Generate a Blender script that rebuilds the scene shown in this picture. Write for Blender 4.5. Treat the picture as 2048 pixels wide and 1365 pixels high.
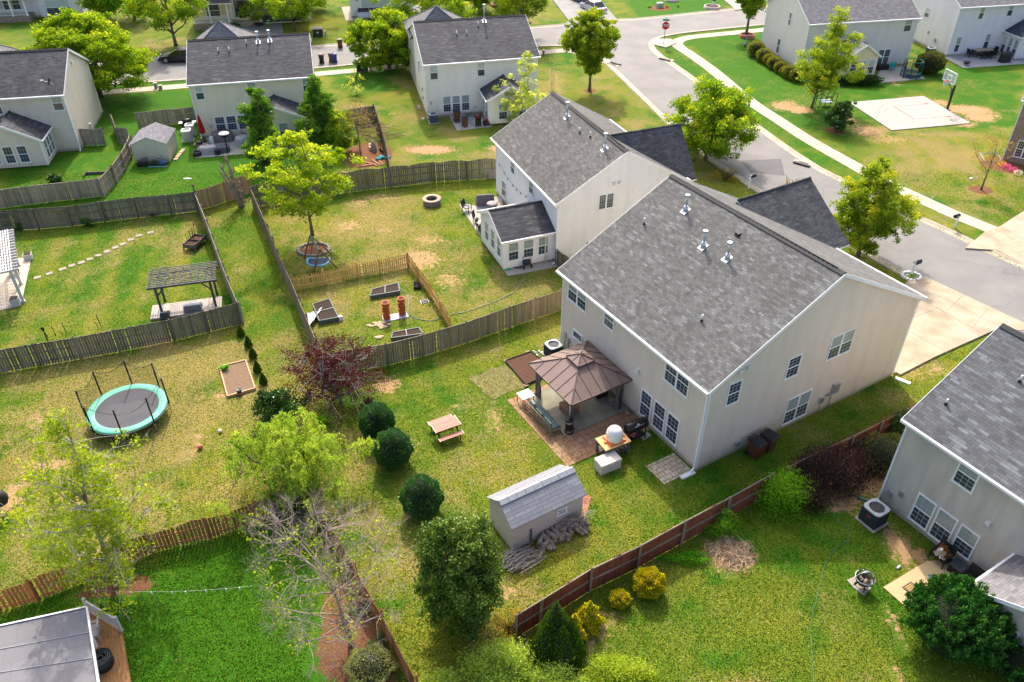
import bpy, bmesh, math, random
import numpy as np
from mathutils import Vector, Matrix
from mathutils.geometry import tessellate_polygon
R=math.radians
for o in list(bpy.data.objects): bpy.data.objects.remove(o)
SC=bpy.context.scene; COL=SC.collection
# ---------------- camera, sky, sun, exposure ----------------
CAMH=30.5; FPX=1613.2; PITCH=R(36.58)
cd=bpy.data.cameras.new('camera'); cam=bpy.data.objects.new('camera',cd); COL.objects.link(cam)
cam.location=(0,0,CAMH); cam.rotation_euler=(math.pi/2-PITCH,0,0)
cd.sensor_width=36; cd.lens=36*FPX/2048; cd.clip_start=.5; cd.clip_end=1200; SC.camera=cam
SUN_EL=R(45); SUN_AZ=R(-6.5)      # azimuth clockwise from +Y (the sun stands beyond the houses)
w=bpy.data.worlds.new('World'); SC.world=w; w.use_nodes=True
sky=w.node_tree.nodes.new('ShaderNodeTexSky'); sky.sky_type='NISHITA'; sky.sun_disc=False
sky.sun_elevation=SUN_EL; sky.sun_rotation=SUN_AZ; sky.air_density=.85; sky.dust_density=5; sky.ozone_density=.4
bgn=w.node_tree.nodes['Background']; w.node_tree.links.new(sky.outputs[0],bgn.inputs[0]); bgn.inputs[1].default_value=.15
sl=bpy.data.lights.new('sun','SUN'); sl.energy=2.0; sl.angle=R(1.0); sl.color=(1,.93,.82)
so=bpy.data.objects.new('sun',sl); COL.objects.link(so); so.location=(0,60,60)
so.rotation_euler=Vector((-math.sin(SUN_AZ)*math.cos(SUN_EL),-math.cos(SUN_AZ)*math.cos(SUN_EL),-math.sin(SUN_EL))).to_track_quat('-Z','Y').to_euler()
SC.view_settings.view_transform='Standard'; SC.view_settings.look='None'; SC.view_settings.gamma=1
SC.view_settings.use_curve_mapping=False; SC.view_settings.exposure=1.34
SC.render.engine='CYCLES'; SC.cycles.max_bounces=5; SC.cycles.diffuse_bounces=3; SC.cycles.transparent_max_bounces=8
# ---------------- survey: where a sight line meets height z ----------------
def P(px,py,z=0.0):
    x=(px-1024)/FPX; y=(py-682.5)/FPX; s,c=math.sin(PITCH),math.cos(PITCH)
    d=(x, c-y*s, -s-y*c); t=(z-CAMH)/d[2]
    return Vector((d[0]*t,d[1]*t,z))
def HT(b,t):
    p=P(*b); x=(t[0]-1024)/FPX; y=(t[1]-682.5)/FPX; s,c=math.sin(PITCH),math.cos(PITCH)
    d=(x,c-y*s,-s-y*c); k=(p.x*p.x+p.y*p.y)/(p.x*d[0]+p.y*d[1]); return CAMH+d[2]*k
def MPX(p): return (p[1]*math.cos(PITCH)+(CAMH-p[2])*math.sin(PITCH))/FPX   # metres per pixel there
# ---------------- objects ----------------
def tag(o,label=None,cat=None,group=None,kind=None):
    if label: o['label']=label
    if cat: o['category']=cat
    if group: o['group']=group
    if kind: o['kind']=kind
    return o
def link(name,me,parent=None,mats=()):
    o=bpy.data.objects.new(name,me); COL.objects.link(o)
    for m in mats: me.materials.append(m)
    if parent: o.parent=parent
    return o
def thing(name,label,cat,loc=(0,0,0),rz=0,group=None):
    o=bpy.data.objects.new(name,None); COL.objects.link(o); o.location=loc; o.rotation_euler=(0,0,rz); o.empty_display_size=.2
    return tag(o,label,cat,group)
def dup(root,loc,rz=None,label=None,scale=None):
    m={root:root.copy()}; r=m[root]; COL.objects.link(r)
    r.location=loc
    if rz is not None: r.rotation_euler=(0,0,rz)
    if scale: r.scale=(scale,)*3
    if label: r['label']=label
    def rec(a,b):
        for ch in [q for q in ALLCH(a)]:
            c=ch.copy(); COL.objects.link(c); c.parent=b; rec(ch,c)
    rec(root,r); return r
def ALLCH(a): return [o for o in COL.objects if o.parent==a]
class MB:
    def __init__(s): s.v=[];s.f=[];s.m=[];s.u={};s.sm=set()
    def add(s,vs,fs,mi=0,uv=None,smooth=False):
        b=len(s.v); s.v+=[tuple(p) for p in vs]
        for i,f in enumerate(fs):
            if smooth: s.sm.add(len(s.f))
            if uv: s.u[len(s.f)]=uv[i]
            s.f.append([b+k for k in f]); s.m.append(mi)
        return s
    def box(s,a,b,mi=0,top=None):
        x0,y0,z0=a;x1,y1,z1=b
        if top: tx,ty=top
        else: tx=ty=0
        v=[(x0,y0,z0),(x1,y0,z0),(x1,y1,z0),(x0,y1,z0),(x0+tx,y0+ty,z1),(x1-tx,y0+ty,z1),(x1-tx,y1-ty,z1),(x0+tx,y1-ty,z1)]
        return s.add(v,[(0,3,2,1),(4,5,6,7),(0,1,5,4),(1,2,6,5),(2,3,7,6),(3,0,4,7)],mi)
    def bar(s,p,q,w,h=None,mi=0,up=(0,0,1)):
        p=Vector(p);q=Vector(q);d=q-p
        if d.length<1e-6: return s
        d.normalize();u=Vector(up)
        if abs(d.dot(u))>.98:u=Vector((0,1,0)) if abs(d.y)<.9 else Vector((1,0,0))
        a=d.cross(u).normalized();b=a.cross(d);h=h or w
        v=[]
        for c in (p,q):
            for i,j in ((-1,-1),(1,-1),(1,1),(-1,1)): v.append(c+a*(i*w/2)+b*(j*h/2))
        return s.add(v,[(0,3,2,1),(4,5,6,7),(0,1,5,4),(1,2,6,5),(2,3,7,6),(3,0,4,7)],mi)
    def tube(s,pts,r,n=6,mi=0,cap=True):
        pts=[Vector(p) for p in pts]; k=len(pts)
        rs=r if isinstance(r,(list,tuple)) else [r]*k
        vs=[];pa=None
        for i,p in enumerate(pts):
            d=(pts[min(i+1,k-1)]-pts[max(i-1,0)])
            if d.length<1e-7:d=Vector((0,0,1))
            d.normalize()
            if pa is None: a=d.orthogonal().normalized()
            else:
                a=pa-d*pa.dot(d)
                a=a.normalized() if a.length>1e-5 else d.orthogonal().normalized()
            pa=a;b=d.cross(a)
            for j in range(n):
                t=2*math.pi*j/n; vs.append(p+(a*math.cos(t)+b*math.sin(t))*rs[i])
        fs=[]
        for i in range(k-1):
            for j in range(n): fs.append((i*n+j,i*n+(j+1)%n,(i+1)*n+(j+1)%n,(i+1)*n+j))
        s.add(vs,fs,mi,smooth=n>4)
        if cap:
            b=len(s.v)-len(vs)
            for base,rev in ((b,1),(b+(k-1)*n,0)):
                l=[base+j for j in range(n)]; s.f.append(l[::-1] if rev else l); s.m.append(mi)
        return s
    def cyl(s,p,h,r,r2=None,n=16,mi=0): return s.tube([p,(p[0],p[1],p[2]+h)],[r,r if r2 is None else r2],n,mi)
    def lathe(s,prof,c=(0,0,0),n=18,mi=0,sx=1,sy=1):
        vs=[];fs=[]
        for r,z in prof:
            for j in range(n):
                t=2*math.pi*j/n; vs.append((c[0]+r*math.cos(t)*sx,c[1]+r*math.sin(t)*sy,c[2]+z))
        for i in range(len(prof)-1):
            for j in range(n): fs.append((i*n+j,i*n+(j+1)%n,(i+1)*n+(j+1)%n,(i+1)*n+j))
        return s.add(vs,fs,mi,smooth=True)
    def ell(s,c,r,n=10,m=7,mi=0):
        r=(r,r,r) if not isinstance(r,(tuple,list)) else r
        return s.lathe([(math.sin(math.pi*i/m)*r[0]+1e-4,-math.cos(math.pi*i/m)*r[2]) for i in range(m+1)],c,n,mi,1,r[1]/r[0])
    def prism(s,poly,z0,z1,mi=0,mt=None):
        n=len(poly); a=sum(poly[i][0]*poly[(i+1)%n][1]-poly[(i+1)%n][0]*poly[i][1] for i in range(n))
        if a<0: poly=poly[::-1]
        v=[(p[0],p[1],z0) for p in poly]+[(p[0],p[1],z1) for p in poly]
        tr=tessellate_polygon([[Vector((p[0],p[1],0)) for p in poly]])
        for t in tr:
            a,b,c=[Vector((poly[i][0],poly[i][1],0)) for i in t]
            t=tuple(t) if (b-a).cross(c-a).z>0 else tuple(t)[::-1]
            s.add([v[n+i] for i in t],[(0,1,2)],mt if mt is not None else mi)
            if z0 is not None and z1-z0>.02: s.add([v[i] for i in t],[(2,1,0)],mi)
        s.add(v,[(i,(i+1)%n,n+(i+1)%n,n+i) for i in range(n)],mi); return s
    def quad(s,a,b,c,d,mi=0):
        a,b,c,d=map(Vector,(a,b,c,d)); u=(b-a).normalized(); nrm=(b-a).cross(d-a).normalized(); v=nrm.cross(u)
        return s.add([a,b,c,d],[(0,1,2,3)],mi,uv=[[((p-a).dot(u),(p-a).dot(v)) for p in (a,b,c,d)]])
    def slab(s,a,b,c,d,t,mi=0,me=1):
        """roof slab: top face abcd (a-b along the eave), edges in material me"""
        s.quad(a,b,c,d,mi); P_=[Vector(p) for p in (a,b,c,d)]; Q=[p-Vector((0,0,t)) for p in P_]
        s.add(P_+Q,[(7,6,5,4),(0,4,5,1),(1,5,6,2),(2,6,7,3),(3,7,4,0)],me); return s
    def build(s,name,mats,parent=None):
        me=bpy.data.meshes.new(name); me.from_pydata(s.v,[],s.f)
        if not isinstance(mats,(list,tuple)): mats=[mats]
        for m in mats: me.materials.append(m)
        if s.u:
            ul=me.uv_layers.new(name='UVMap')
            for fi,uv in s.u.items():
                p=me.polygons[fi]
                for k,l in enumerate(p.loop_indices): ul.data[l].uv=uv[k]
        me.polygons.foreach_set('material_index',s.m)
        if s.sm: me.polygons.foreach_set('use_smooth',[i in s.sm for i in range(len(s.f))])
        me.update(); o=bpy.data.objects.new(name,me); COL.objects.link(o)
        if parent: o.parent=parent
        return o
# ---------------- materials ----------------
MC={}
def nt(name):
    m=bpy.data.materials.new(name); m.use_nodes=True; t=m.node_tree; return m,t,t.nodes['Principled BSDF']
def N(t,k,**kw):
    n=t.nodes.new('ShaderNode'+k)
    for a,b in kw.items():
        if a[0]=='_': n.inputs[a[1:].replace('_',' ')].default_value=b
        elif a[0]=='i' and a[1:].isdigit(): n.inputs[int(a[1:])].default_value=b
        else: setattr(n,a,b)
    return n
def mixc(t,f,a,b,mode='MIX'):
    n=t.nodes.new('ShaderNodeMix'); n.data_type='RGBA'; n.blend_type=mode
    for s,v in ((n.inputs[0],f),(n.inputs[6],a),(n.inputs[7],b)):
        if hasattr(v,'links'): t.links.new(v,s)
        elif isinstance(v,(int,float)): s.default_value=v
        else: s.default_value=(*v[:3],1)
    return n.outputs[2]
def mth(t,op,a,b=None,c=None):
    n=t.nodes.new('ShaderNodeMath'); n.operation=op
    for i,v in enumerate((a,b,c)):
        if v is None: continue
        if hasattr(v,'links'): t.links.new(v,n.inputs[i])
        else: n.inputs[i].default_value=v
    return n.outputs[0]
def ramp(t,f,a,b):
    n=t.nodes.new('ShaderNodeMapRange'); n.inputs[1].default_value=a; n.inputs[2].default_value=b; t.links.new(f,n.inputs[0]); return n.outputs[0]
def noise(t,sc,det=4,vec=None,rough=.55,dist=0):
    n=N(t,'TexNoise'); n.inputs['Scale'].default_value=sc; n.inputs['Detail'].default_value=det; n.inputs['Roughness'].default_value=rough; n.inputs['Distortion'].default_value=dist
    if vec is None:
        c=t.nodes.get('OC') or N(t,'TexCoord'); c.name='OC'; vec=c.outputs['Object']
    t.links.new(vec,n.inputs['Vector']); return n.outputs[0]
def bump(t,b,h,s,d=.02):
    n=N(t,'Bump'); n.inputs['Strength'].default_value=s; n.inputs['Distance'].default_value=d; t.links.new(h,n.inputs['Height']); t.links.new(n.outputs[0],b.inputs['Normal'])
def mat(name,c,rough=.7,var=.18,sc=6,metal=0,bmp=.0,spec=.35,c2=None,island=0):
    if name in MC: return MC[name]
    m,t,b=nt(name); c2=c2 or tuple(x*(1-var) for x in c)
    n=noise(t,sc,5); col=mixc(t,ramp(t,n,.35,.65),c,c2)
    if island:
        g=N(t,'NewGeometry'); k=ramp(t,g.outputs['Random Per Island'],0,1)
        col=mixc(t,1.0,col,mixc(t,k,(1-island,)*3,(1+island*.5,1+island*.45,1+island*.4)),'MULTIPLY')
    t.links.new(col,b.inputs['Base Color']); b.inputs['Roughness'].default_value=rough; b.inputs['Metallic'].default_value=metal
    b.inputs['Specular IOR Level'].default_value=spec
    if bmp: bump(t,b,noise(t,sc*6,4),bmp)
    MC[name]=m; return m
def siding(name,c,lap=.16,dirt=.12):
    m,t,b=nt(name); tc=N(t,'TexCoord'); sx=N(t,'SeparateXYZ'); t.links.new(tc.outputs['Object'],sx.inputs[0])
    f=mth(t,'FRACT',mth(t,'DIVIDE',sx.outputs[2],lap))
    edge=ramp(t,f,.0,.2)
    st=N(t,'Mapping'); st.inputs['Scale'].default_value=(1.3,1.3,.25); t.links.new(tc.outputs['Object'],st.inputs[0])
    n=noise(t,1.2,5,st.outputs[0]); col=mixc(t,ramp(t,n,.4,.8),c,tuple(x*(1-dirt) for x in c))
    n2=noise(t,14,3,st.outputs[0]); col=mixc(t,ramp(t,n2,.3,.7),col,mixc(t,1.0,col,(.95,.95,.95),'MULTIPLY'))
    col=mixc(t,edge,mixc(t,1.0,col,(.70,.70,.72),'MULTIPLY'),col)  # shade under each lap painted into the colour as a darker line
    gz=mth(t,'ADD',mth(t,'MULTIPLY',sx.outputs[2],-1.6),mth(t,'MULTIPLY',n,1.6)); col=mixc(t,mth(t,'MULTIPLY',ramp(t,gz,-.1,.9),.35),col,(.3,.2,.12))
    t.links.new(col,b.inputs['Base Color']); b.inputs['Roughness'].default_value=.62; b.inputs['Specular IOR Level'].default_value=.25
    bump(t,b,f,.6,.012); return m
def shingle(name,c1,c2,c3,w=.32,h=.145,dark=.5,streak=.3):
    m,t,b=nt(name); uv=N(t,'UVMap'); br=N(t,'TexBrick'); br.offset=.37; br.squash=1
    t.links.new(uv.outputs[0],br.inputs['Vector'])
    br.inputs['Color1'].default_value=(0,0,0,1); br.inputs['Color2'].default_value=(1,1,1,1); br.inputs['Mortar'].default_value=(.5,.5,.5,1)
    br.inputs['Scale'].default_value=1; br.inputs['Brick Width'].default_value=w; br.inputs['Row Height'].default_value=h; br.inputs['Mortar Size'].default_value=.009; br.inputs['Mortar Smooth'].default_value=.3; br.inputs['Bias'].default_value=0
    br2=N(t,'TexBrick'); br2.offset=.5
    mp=N(t,'Mapping'); mp.inputs['Location'].default_value=(.71,0,0); t.links.new(uv.outputs[0],mp.inputs[0]); t.links.new(mp.outputs[0],br2.inputs['Vector'])
    for k,v in (('Color1',(0,0,0,1)),('Color2',(1,1,1,1)),('Mortar',(.5,.5,.5,1)),('Scale',1),('Brick Width',w*1.25),('Row Height',h),('Mortar Size',0)): br2.inputs[k].default_value=v
    col=mixc(t,br.outputs[0],c1,c2); s=N(t,'SeparateColor'); t.links.new(br2.outputs[0],s.inputs[0])
    col=mixc(t,mth(t,'MULTIPLY',ramp(t,s.outputs[0],.8,1.0),.75),col,c3)
    g=noise(t,40,2,uv.outputs[0]); col=mixc(t,ramp(t,g,.3,.7),mixc(t,1.0,col,(.82,.82,.82),'MULTIPLY'),col)
    st=N(t,'Mapping'); st.inputs['Scale'].default_value=(.9,.16,1); t.links.new(uv.outputs[0],st.inputs[0])
    sn=noise(t,1.0,5,st.outputs[0]); col=mixc(t,ramp(t,sn,.48,.72),col,mixc(t,1.0,col,(1-streak,)*3,'MULTIPLY'))
    col=mixc(t,br.outputs['Fac'],col,mixc(t,1.0,col,(dark,)*3,'MULTIPLY'))
    t.links.new(col,b.inputs['Base Color']); b.inputs['Roughness'].default_value=.9; b.inputs['Specular IOR Level'].default_value=.25
    bump(t,b,mth(t,'SUBTRACT',ramp(t,g,0,1),mth(t,'MULTIPLY',br.outputs['Fac'],2.)),.35,.01); return m
def pavers(name,c1,c2,w=.3,h=.3,mort=(.1,.09,.07),off=0,ms=.012):
    m,t,b=nt(name); tc=N(t,'TexCoord'); br=N(t,'TexBrick'); br.offset=off; t.links.new(tc.outputs['Object'],br.inputs['Vector'])
    for k,v in (('Color1',(*c1,1)),('Color2',(*c2,1)),('Mortar',(*mort,1)),('Scale',1),('Brick Width',w),('Row Height',h),('Mortar Size',ms),('Mortar Smooth',.2)): br.inputs[k].default_value=v
    n=noise(t,5,5); col=mixc(t,ramp(t,n,.35,.75),br.outputs[0],mixc(t,1.0,br.outputs[0],(.66,.64,.6),'MULTIPLY'))
    t.links.new(col,b.inputs['Base Color']); b.inputs['Roughness'].default_value=.85; return m
def glass(name,c,blind=None):
    m,t,b=nt(name); tc=N(t,'TexCoord'); n=noise(t,.9,2); col=mixc(t,ramp(t,n,.3,.7),c,tuple(x*.5 for x in c))
    if blind:
        sx=N(t,'SeparateXYZ'); t.links.new(tc.outputs['Object'],sx.inputs[0]); f=mth(t,'FRACT',mth(t,'DIVIDE',sx.outputs[2],.055))
        col=mixc(t,ramp(t,f,.0,.35),tuple(x*.6 for x in blind),blind)
    t.links.new(col,b.inputs['Base Color']); b.inputs['Roughness'].default_value=.06; b.inputs['Specular IOR Level'].default_value=.7; b.inputs['Coat Weight'].default_value=.4; b.inputs['Coat Roughness'].default_value=.03
    return m
def leafmat(name,ca,cb,cc=None,trans=.35,gloss=.12):
    k_=1.4 if trans>.25 else 1.25
    ca,cb,cc=[tuple(min(.9,x*k_) for x in q) if q else None for q in (ca,cb,cc)]
    if trans>.25: trans+=.1
    gloss*=.45
    """ca dark, cb light leaf colour, cc the odd accent leaf; per-leaf tone attribute"""
    if name in MC: return MC[name]
    m=bpy.data.materials.new(name); m.use_nodes=True; t=m.node_tree; t.nodes.clear()
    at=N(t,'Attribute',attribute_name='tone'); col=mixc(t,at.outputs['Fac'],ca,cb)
    if cc: col=mixc(t,ramp(t,at.outputs['Fac'],.82,.95),col,cc)
    n=noise(t,.8,3); col=mixc(t,ramp(t,n,.35,.7),col,mixc(t,1.0,col,(.78,.82,.75),'MULTIPLY'))
    d=N(t,'BsdfDiffuse'); tr=N(t,'BsdfTranslucent'); gl=N(t,'BsdfGlossy'); gl.inputs['Roughness'].default_value=.35
    t.links.new(col,d.inputs[0]); t.links.new(mixc(t,1.0,col,(1.35,1.25,.6),'MULTIPLY'),tr.inputs[0]); gl.inputs[0].default_value=(.5,.6,.5,1)
    m1=N(t,'MixShader'); m1.inputs[0].default_value=trans; t.links.new(d.outputs[0],m1.inputs[1]); t.links.new(tr.outputs[0],m1.inputs[2])
    m2=N(t,'MixShader'); lw=N(t,'LayerWeight'); lw.inputs[0].default_value=.25
    t.links.new(mth(t,'MULTIPLY',lw.outputs[0],gloss),m2.inputs[0]); t.links.new(m1.outputs[0],m2.inputs[1]); t.links.new(gl.outputs[0],m2.inputs[2])
    o=N(t,'OutputMaterial'); t.links.new(m2.outputs[0],o.inputs[0]); MC[name]=m; return m
WHITE=mat('white_trim',(.8,.8,.8),.5,.07); MUNT=mat('muntin_grey_white',(.42,.44,.44),.5,.1); WHITE2=mat('white_paint_worn',(.72,.71,.68),.6,.2)
BLACK=mat('black_metal',(.012,.012,.013),.4,.3); BLACKF=mat('black_plastic',(.02,.02,.022),.55,.3)
GREYM=mat('galvanised_metal',(.5,.52,.55),.35,.15,metal=.7); CONC=mat('concrete',(.40,.36,.30),.88,.2,1.2,bmp=.15,c2=(.33,.29,.235))
CONCW=mat('pale_concrete',(.37,.35,.31),.88,.16,.9,bmp=.1,c2=(.335,.315,.275)); FOUND=mat('foundation',(.42,.37,.3),.9,.2,3)
RED=mat('red_paint',(.55,.02,.02),.5,.1); GLD=glass('window_glass',(.05,.075,.10)); GLB=glass('blind_glass',(.1,.15,.15),(.30,.36,.35)); GLW=glass('pale_blind_glass',(.1,.1,.1),(.5,.55,.56))  # window_glass: blue reflection tint put into its base colour
SOIL=mat('dark_soil',(.05,.03,.02),.95,.5,14,bmp=.6); SOILB=mat('brown_soil',(.11,.05,.027),.95,.45,10,bmp=.7)
GREYW=mat('weathered_grey_wood',(.16,.14,.115),.85,.35,5,island=.35); BROWNP=mat('bin_brown_plastic',(.14,.055,.03),.5,.2)
# ---------------- foliage ----------------
def leaves(name,c,size,seed,m,parent,dirs=None,spread=1.0,aspect=1.6,tone=None,core=None,corem=None):
    rng=np.random.default_rng(seed); c=np.asarray(c,float); n=len(c)
    if dirs is None: d=rng.normal(size=(n,3))
    else: d=np.asarray(dirs,float)+rng.normal(size=(n,3))*spread
    d/=np.linalg.norm(d,axis=1)[:,None]+1e-9
    q=rng.normal(size=(n,3)); q[:,2]*=.6; s=np.cross(d,q); s/=np.linalg.norm(s,axis=1)[:,None]+1e-9
    L=(size*(.6+.8*rng.random(n)))[:,None]; W=L/aspect
    nr=np.cross(d,s)
    v=np.empty((n,4,3)); v[:,0]=c-d*L*.5; v[:,1]=c+s*W*.5+nr*L*.08; v[:,2]=c+d*L*.5; v[:,3]=c-s*W*.5+nr*L*.08
    v=v.reshape(-1,3); nv=len(v); fl=np.arange(nv); ls=np.arange(0,nv,4); tn=rng.random(n) if tone is None else np.clip(np.asarray(tone)+rng.normal(size=n)*.16,0,1)
    cv=np.zeros((0,3)); cf=[]
    if core:
        cv=np.array(core[0]); cf=core[1]
    me=bpy.data.meshes.new(name); me.vertices.add(nv+len(cv)); me.vertices.foreach_set('co',np.concatenate([v,cv]).ravel())
    fl2=[i+nv for f in cf for i in f]; me.loops.add(nv+len(fl2)); me.loops.foreach_set('vertex_index',np.concatenate([fl,np.array(fl2,int)]))
    st=list(ls); k=nv
    for f in cf: st.append(k); k+=len(f)
    me.polygons.add(len(st)); me.polygons.foreach_set('loop_start',st)
    me.polygons.foreach_set('loop_total',[4]*n+[len(f) for f in cf])
    me.polygons.foreach_set('material_index',[0]*n+[1]*len(cf))
    a=me.attributes.new('tone','FLOAT','FACE'); a.data.foreach_set('value',np.concatenate([tn,np.zeros(len(cf))]))
    me.materials.append(m)
    if cf: me.materials.append(corem or m)
    me.update(calc_edges=True); o=bpy.data.objects.new(name,me); COL.objects.link(o)
    if parent: o.parent=parent
    return o
def ellcore(c,r,n=12,m=8):
    b=MB(); b.ell(c,r,n,m); return (b.v,b.f)
def prof(kind,f):
    if kind=='round': return max(0,1-(2*f-1)**2)**.5
    if kind=='vase': return min(1,(f*1.5+.1)**.9)*(max(0,1-max(0,(f-.55)/.45)**2)**.5)
    if kind=='egg': return max(0,math.sin(math.pi*min(1,f**.7)))**.7
    if kind=='cone': return (1-f)**.9*min(1,f*8+.3)
    if kind=='column': return min(1,f*5+.2)*(1-f**3)**.7*(1-.35*f)
    if kind=='spread': return max(0,1-f*f)**.5*min(1,f*4+.35)
    return 1
BARK=mat('bark_grey_brown',(.17,.14,.11),.9,.4,8,bmp=.5); BARKL=mat('bark_pale_grey',(.36,.33,.29),.85,.3,8,bmp=.4); BARKD=mat('bark_dark',(.09,.07,.055),.9,.4,8,bmp=.5)
def tree(label,base,top,wpx,kind,lm,n=60,nl=160,ls=.2,cr=.55,tr=.14,cb=.25,seed=1,bark=None,name='tree',cat='tree',group=None,nlimb=8,lean=(0,0),hollow=.35,flat=.75,sub=2,twigs=0,lobes=.18,multi=1,dirs=None,sparse=1,tonez=.35,xy=None,H=None,Rr=None,part='crown'):
    n=int(n*1.4) if ls>=.17 else n; nl=int(nl*(1.7 if ls>=.19 else 1.3)); ls=ls*(.74 if ls>=.19 else 1); rnd=random.Random(seed); p=P(*base) if xy is None else Vector((xy[0],xy[1],0)); H=H or HT(base,top); Rr=Rr or wpx/2*MPX((p.x,p.y,H*.6))
    t=thing(name,label,cat,p,0,group); zb=H*cb; bark=bark or BARK
    ph=[rnd.uniform(0,6.28) for _ in range(4)]; cen=[]
    ax=lambda z:(lean[0]*z/H,lean[1]*z/H)
    tries=0
    while len(cen)<n and tries<n*60:
        tries+=1; f=rnd.random(); r0=prof(kind,f)
        if rnd.random()>r0*r0+.08: continue
        a=rnd.uniform(0,6.283); z=zb+(H-zb)*f
        rr=Rr*r0*(1+lobes*math.sin(3*a+ph[0]+f*3)+lobes*.7*math.sin(5*a+ph[1]-f*5))
        r=rr*(hollow+(1-hollow)*rnd.random()**.6)-cr*.4
        if r<0:r=rr*.3*rnd.random()
        q=Vector((r*math.cos(a)+ax(z)[0],r*math.sin(a)+ax(z)[1],z-cr*.3))
        if any((q-w_).length<cr*.55 for w_ in cen) and rnd.random()<.8: continue
        cen.append(q)
    # wood
    b=MB(); trunks=[]
    for k in range(multi):
        an=6.283*k/multi+rnd.random(); sp=0 if multi==1 else Rr*.28; zt=zb+(H-zb)*(.72 if kind in('cone','column') else .5)
        pts=[]
        for i in range(7):
            u=i/6; z=zt*u; off=sp*u**1.3
            pts.append(Vector((ax(z)[0]+off*math.cos(an)+rnd.uniform(-1,1)*.05*H*.1*u,ax(z)[1]+off*math.sin(an)+rnd.uniform(-1,1)*.05*H*.1*u,z)))
        pts[0].z=-.1; b.tube(pts,[tr*(1.25 if i==0 else 1-.75*i/6)/(multi**.4) for i in range(7)],8); trunks.append(pts)
    ends=[cen[i] for i in sorted(rnd.sample(range(len(cen)),min(nlimb,len(cen))))]
    limbs=[]
    for e in ends:
        tk=min(trunks,key=lambda q:(q[-1]-e).length); z0=max(zb*.55 if cb>.08 else .15,min(zt*.95,e.z-(Vector((e.x-ax(e.z)[0],e.y-ax(e.z)[1]))).length*1.0))
        u=min(.999,z0/zt)*6; i=int(u); o=tk[i].lerp(tk[min(6,i+1)],u-i); m_=o.lerp(e,.5)+Vector((rnd.uniform(-.1,.1)*Rr,rnd.uniform(-.1,.1)*Rr,-.08*(e-o).length+.1))
        l=[o,o.lerp(m_,.55)+Vector((0,0,.05)),m_,m_.lerp(e,.6),e]; r0=tr*(.5 if twigs<2 else .36)
        b.tube(l,[r0,r0*.8,r0*.6,r0*.4,r0*.18],6); limbs.append(l)
    for c in cen:
        if not limbs: break
        l=min(limbs,key=lambda l:min((l[2]-c).length,(l[3]-c).length,(l[1]-c).length*1.2)); o=min(l[1:4],key=lambda q:(q-c).length)
        m_=o.lerp(c,.5)+Vector((rnd.uniform(-.12,.12),rnd.uniform(-.12,.12),rnd.uniform(-.05,.15)))*(c-o).length
        q_=.2 if twigs<2 else .13; b.tube([o,m_,c],[tr*q_,tr*q_*.7,tr*q_*.35],4,cap=False)
        for k in range(twigs):
            d=(c-Vector((ax(c.z)[0],ax(c.z)[1],c.z*.55))).normalized()+Vector([rnd.gauss(0,.6) for _ in range(3)]); d.normalize()
            ln=cr*rnd.uniform(.8,1.9); e=c+d*ln; m2=c.lerp(e,.5)+Vector([rnd.gauss(0,.08) for _ in range(3)])*ln
            b.tube([c,m2,e],[tr*.05,tr*.038,tr*.018],3,cap=False)
            for kk in range(2):
                d2=(d+Vector([rnd.gauss(0,.6) for _ in range(3)])).normalized(); b.tube([m2,m2+d2*ln*.55],[tr*.035,tr*.014],3,cap=False)
    b.build('trunk',bark,t)
    rng=np.random.default_rng(seed+7)
    if nl and dirs=='droop':
        cs=[];tn=[];dd=[]
        for c in cen:
            tc=rnd.uniform(.25,.8)
            for s_ in range(11):
                a=rnd.uniform(0,6.28); ou=rnd.uniform(.2,.7)*cr*1.6; dr_=rnd.uniform(.5,1.5)*(.5+c.z/H*.6); k=int(nl/11)
                u=rng.random(k); hx=ou*np.minimum(1,u*2.2); pz=.25*np.sin(np.minimum(1,u*2.2)*2.4)*cr-dr_*np.clip(u-.3,0,1)**1.2*1.5
                q=np.stack([c.x+hx*math.cos(a),c.y+hx*math.sin(a),np.maximum(.15,c.z+pz)],1)+rng.normal(size=(k,3))*.035; cs.append(q); tn.append(np.full(k,tc)+.25*(.5-u)); dd.append(np.tile([math.cos(a)*.3,math.sin(a)*.3,-1.2],(k,1)))
        leaves(part,np.concatenate(cs),ls,seed,lm,t,dirs=np.concatenate(dd),spread=.45,tone=np.concatenate(tn),aspect=3)
    elif nl:
        cs=[];tn=[]
        for c in cen:
            if rnd.random()>sparse: continue
            k=int(nl*rnd.uniform(.6,1.3)); g=rng.normal(size=(k,3)); g/=np.linalg.norm(g,axis=1)[:,None]; g*=(rng.random(k)**.45)[:,None]*cr*rnd.uniform(.75,1.25)
            g[:,2]*=flat
            # sub-clumps give a ragged edge
            if sub: 
                j=rng.normal(size=(sub*4,3))*cr*.45; j[:,2]*=flat; g=g*.6+j[rng.integers(0,len(j),k)]
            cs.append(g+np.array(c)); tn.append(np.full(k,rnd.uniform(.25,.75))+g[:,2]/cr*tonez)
        cs=np.concatenate(cs); tn=np.concatenate(tn)
        dd=None
        if dirs=='up': dd=np.tile([0,0,1.6],(len(cs),1))
        if dirs=='droop': dd=np.tile([0,0,-1.6],(len(cs),1))
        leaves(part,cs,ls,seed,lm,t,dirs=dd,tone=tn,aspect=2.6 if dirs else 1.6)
    return t
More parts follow.
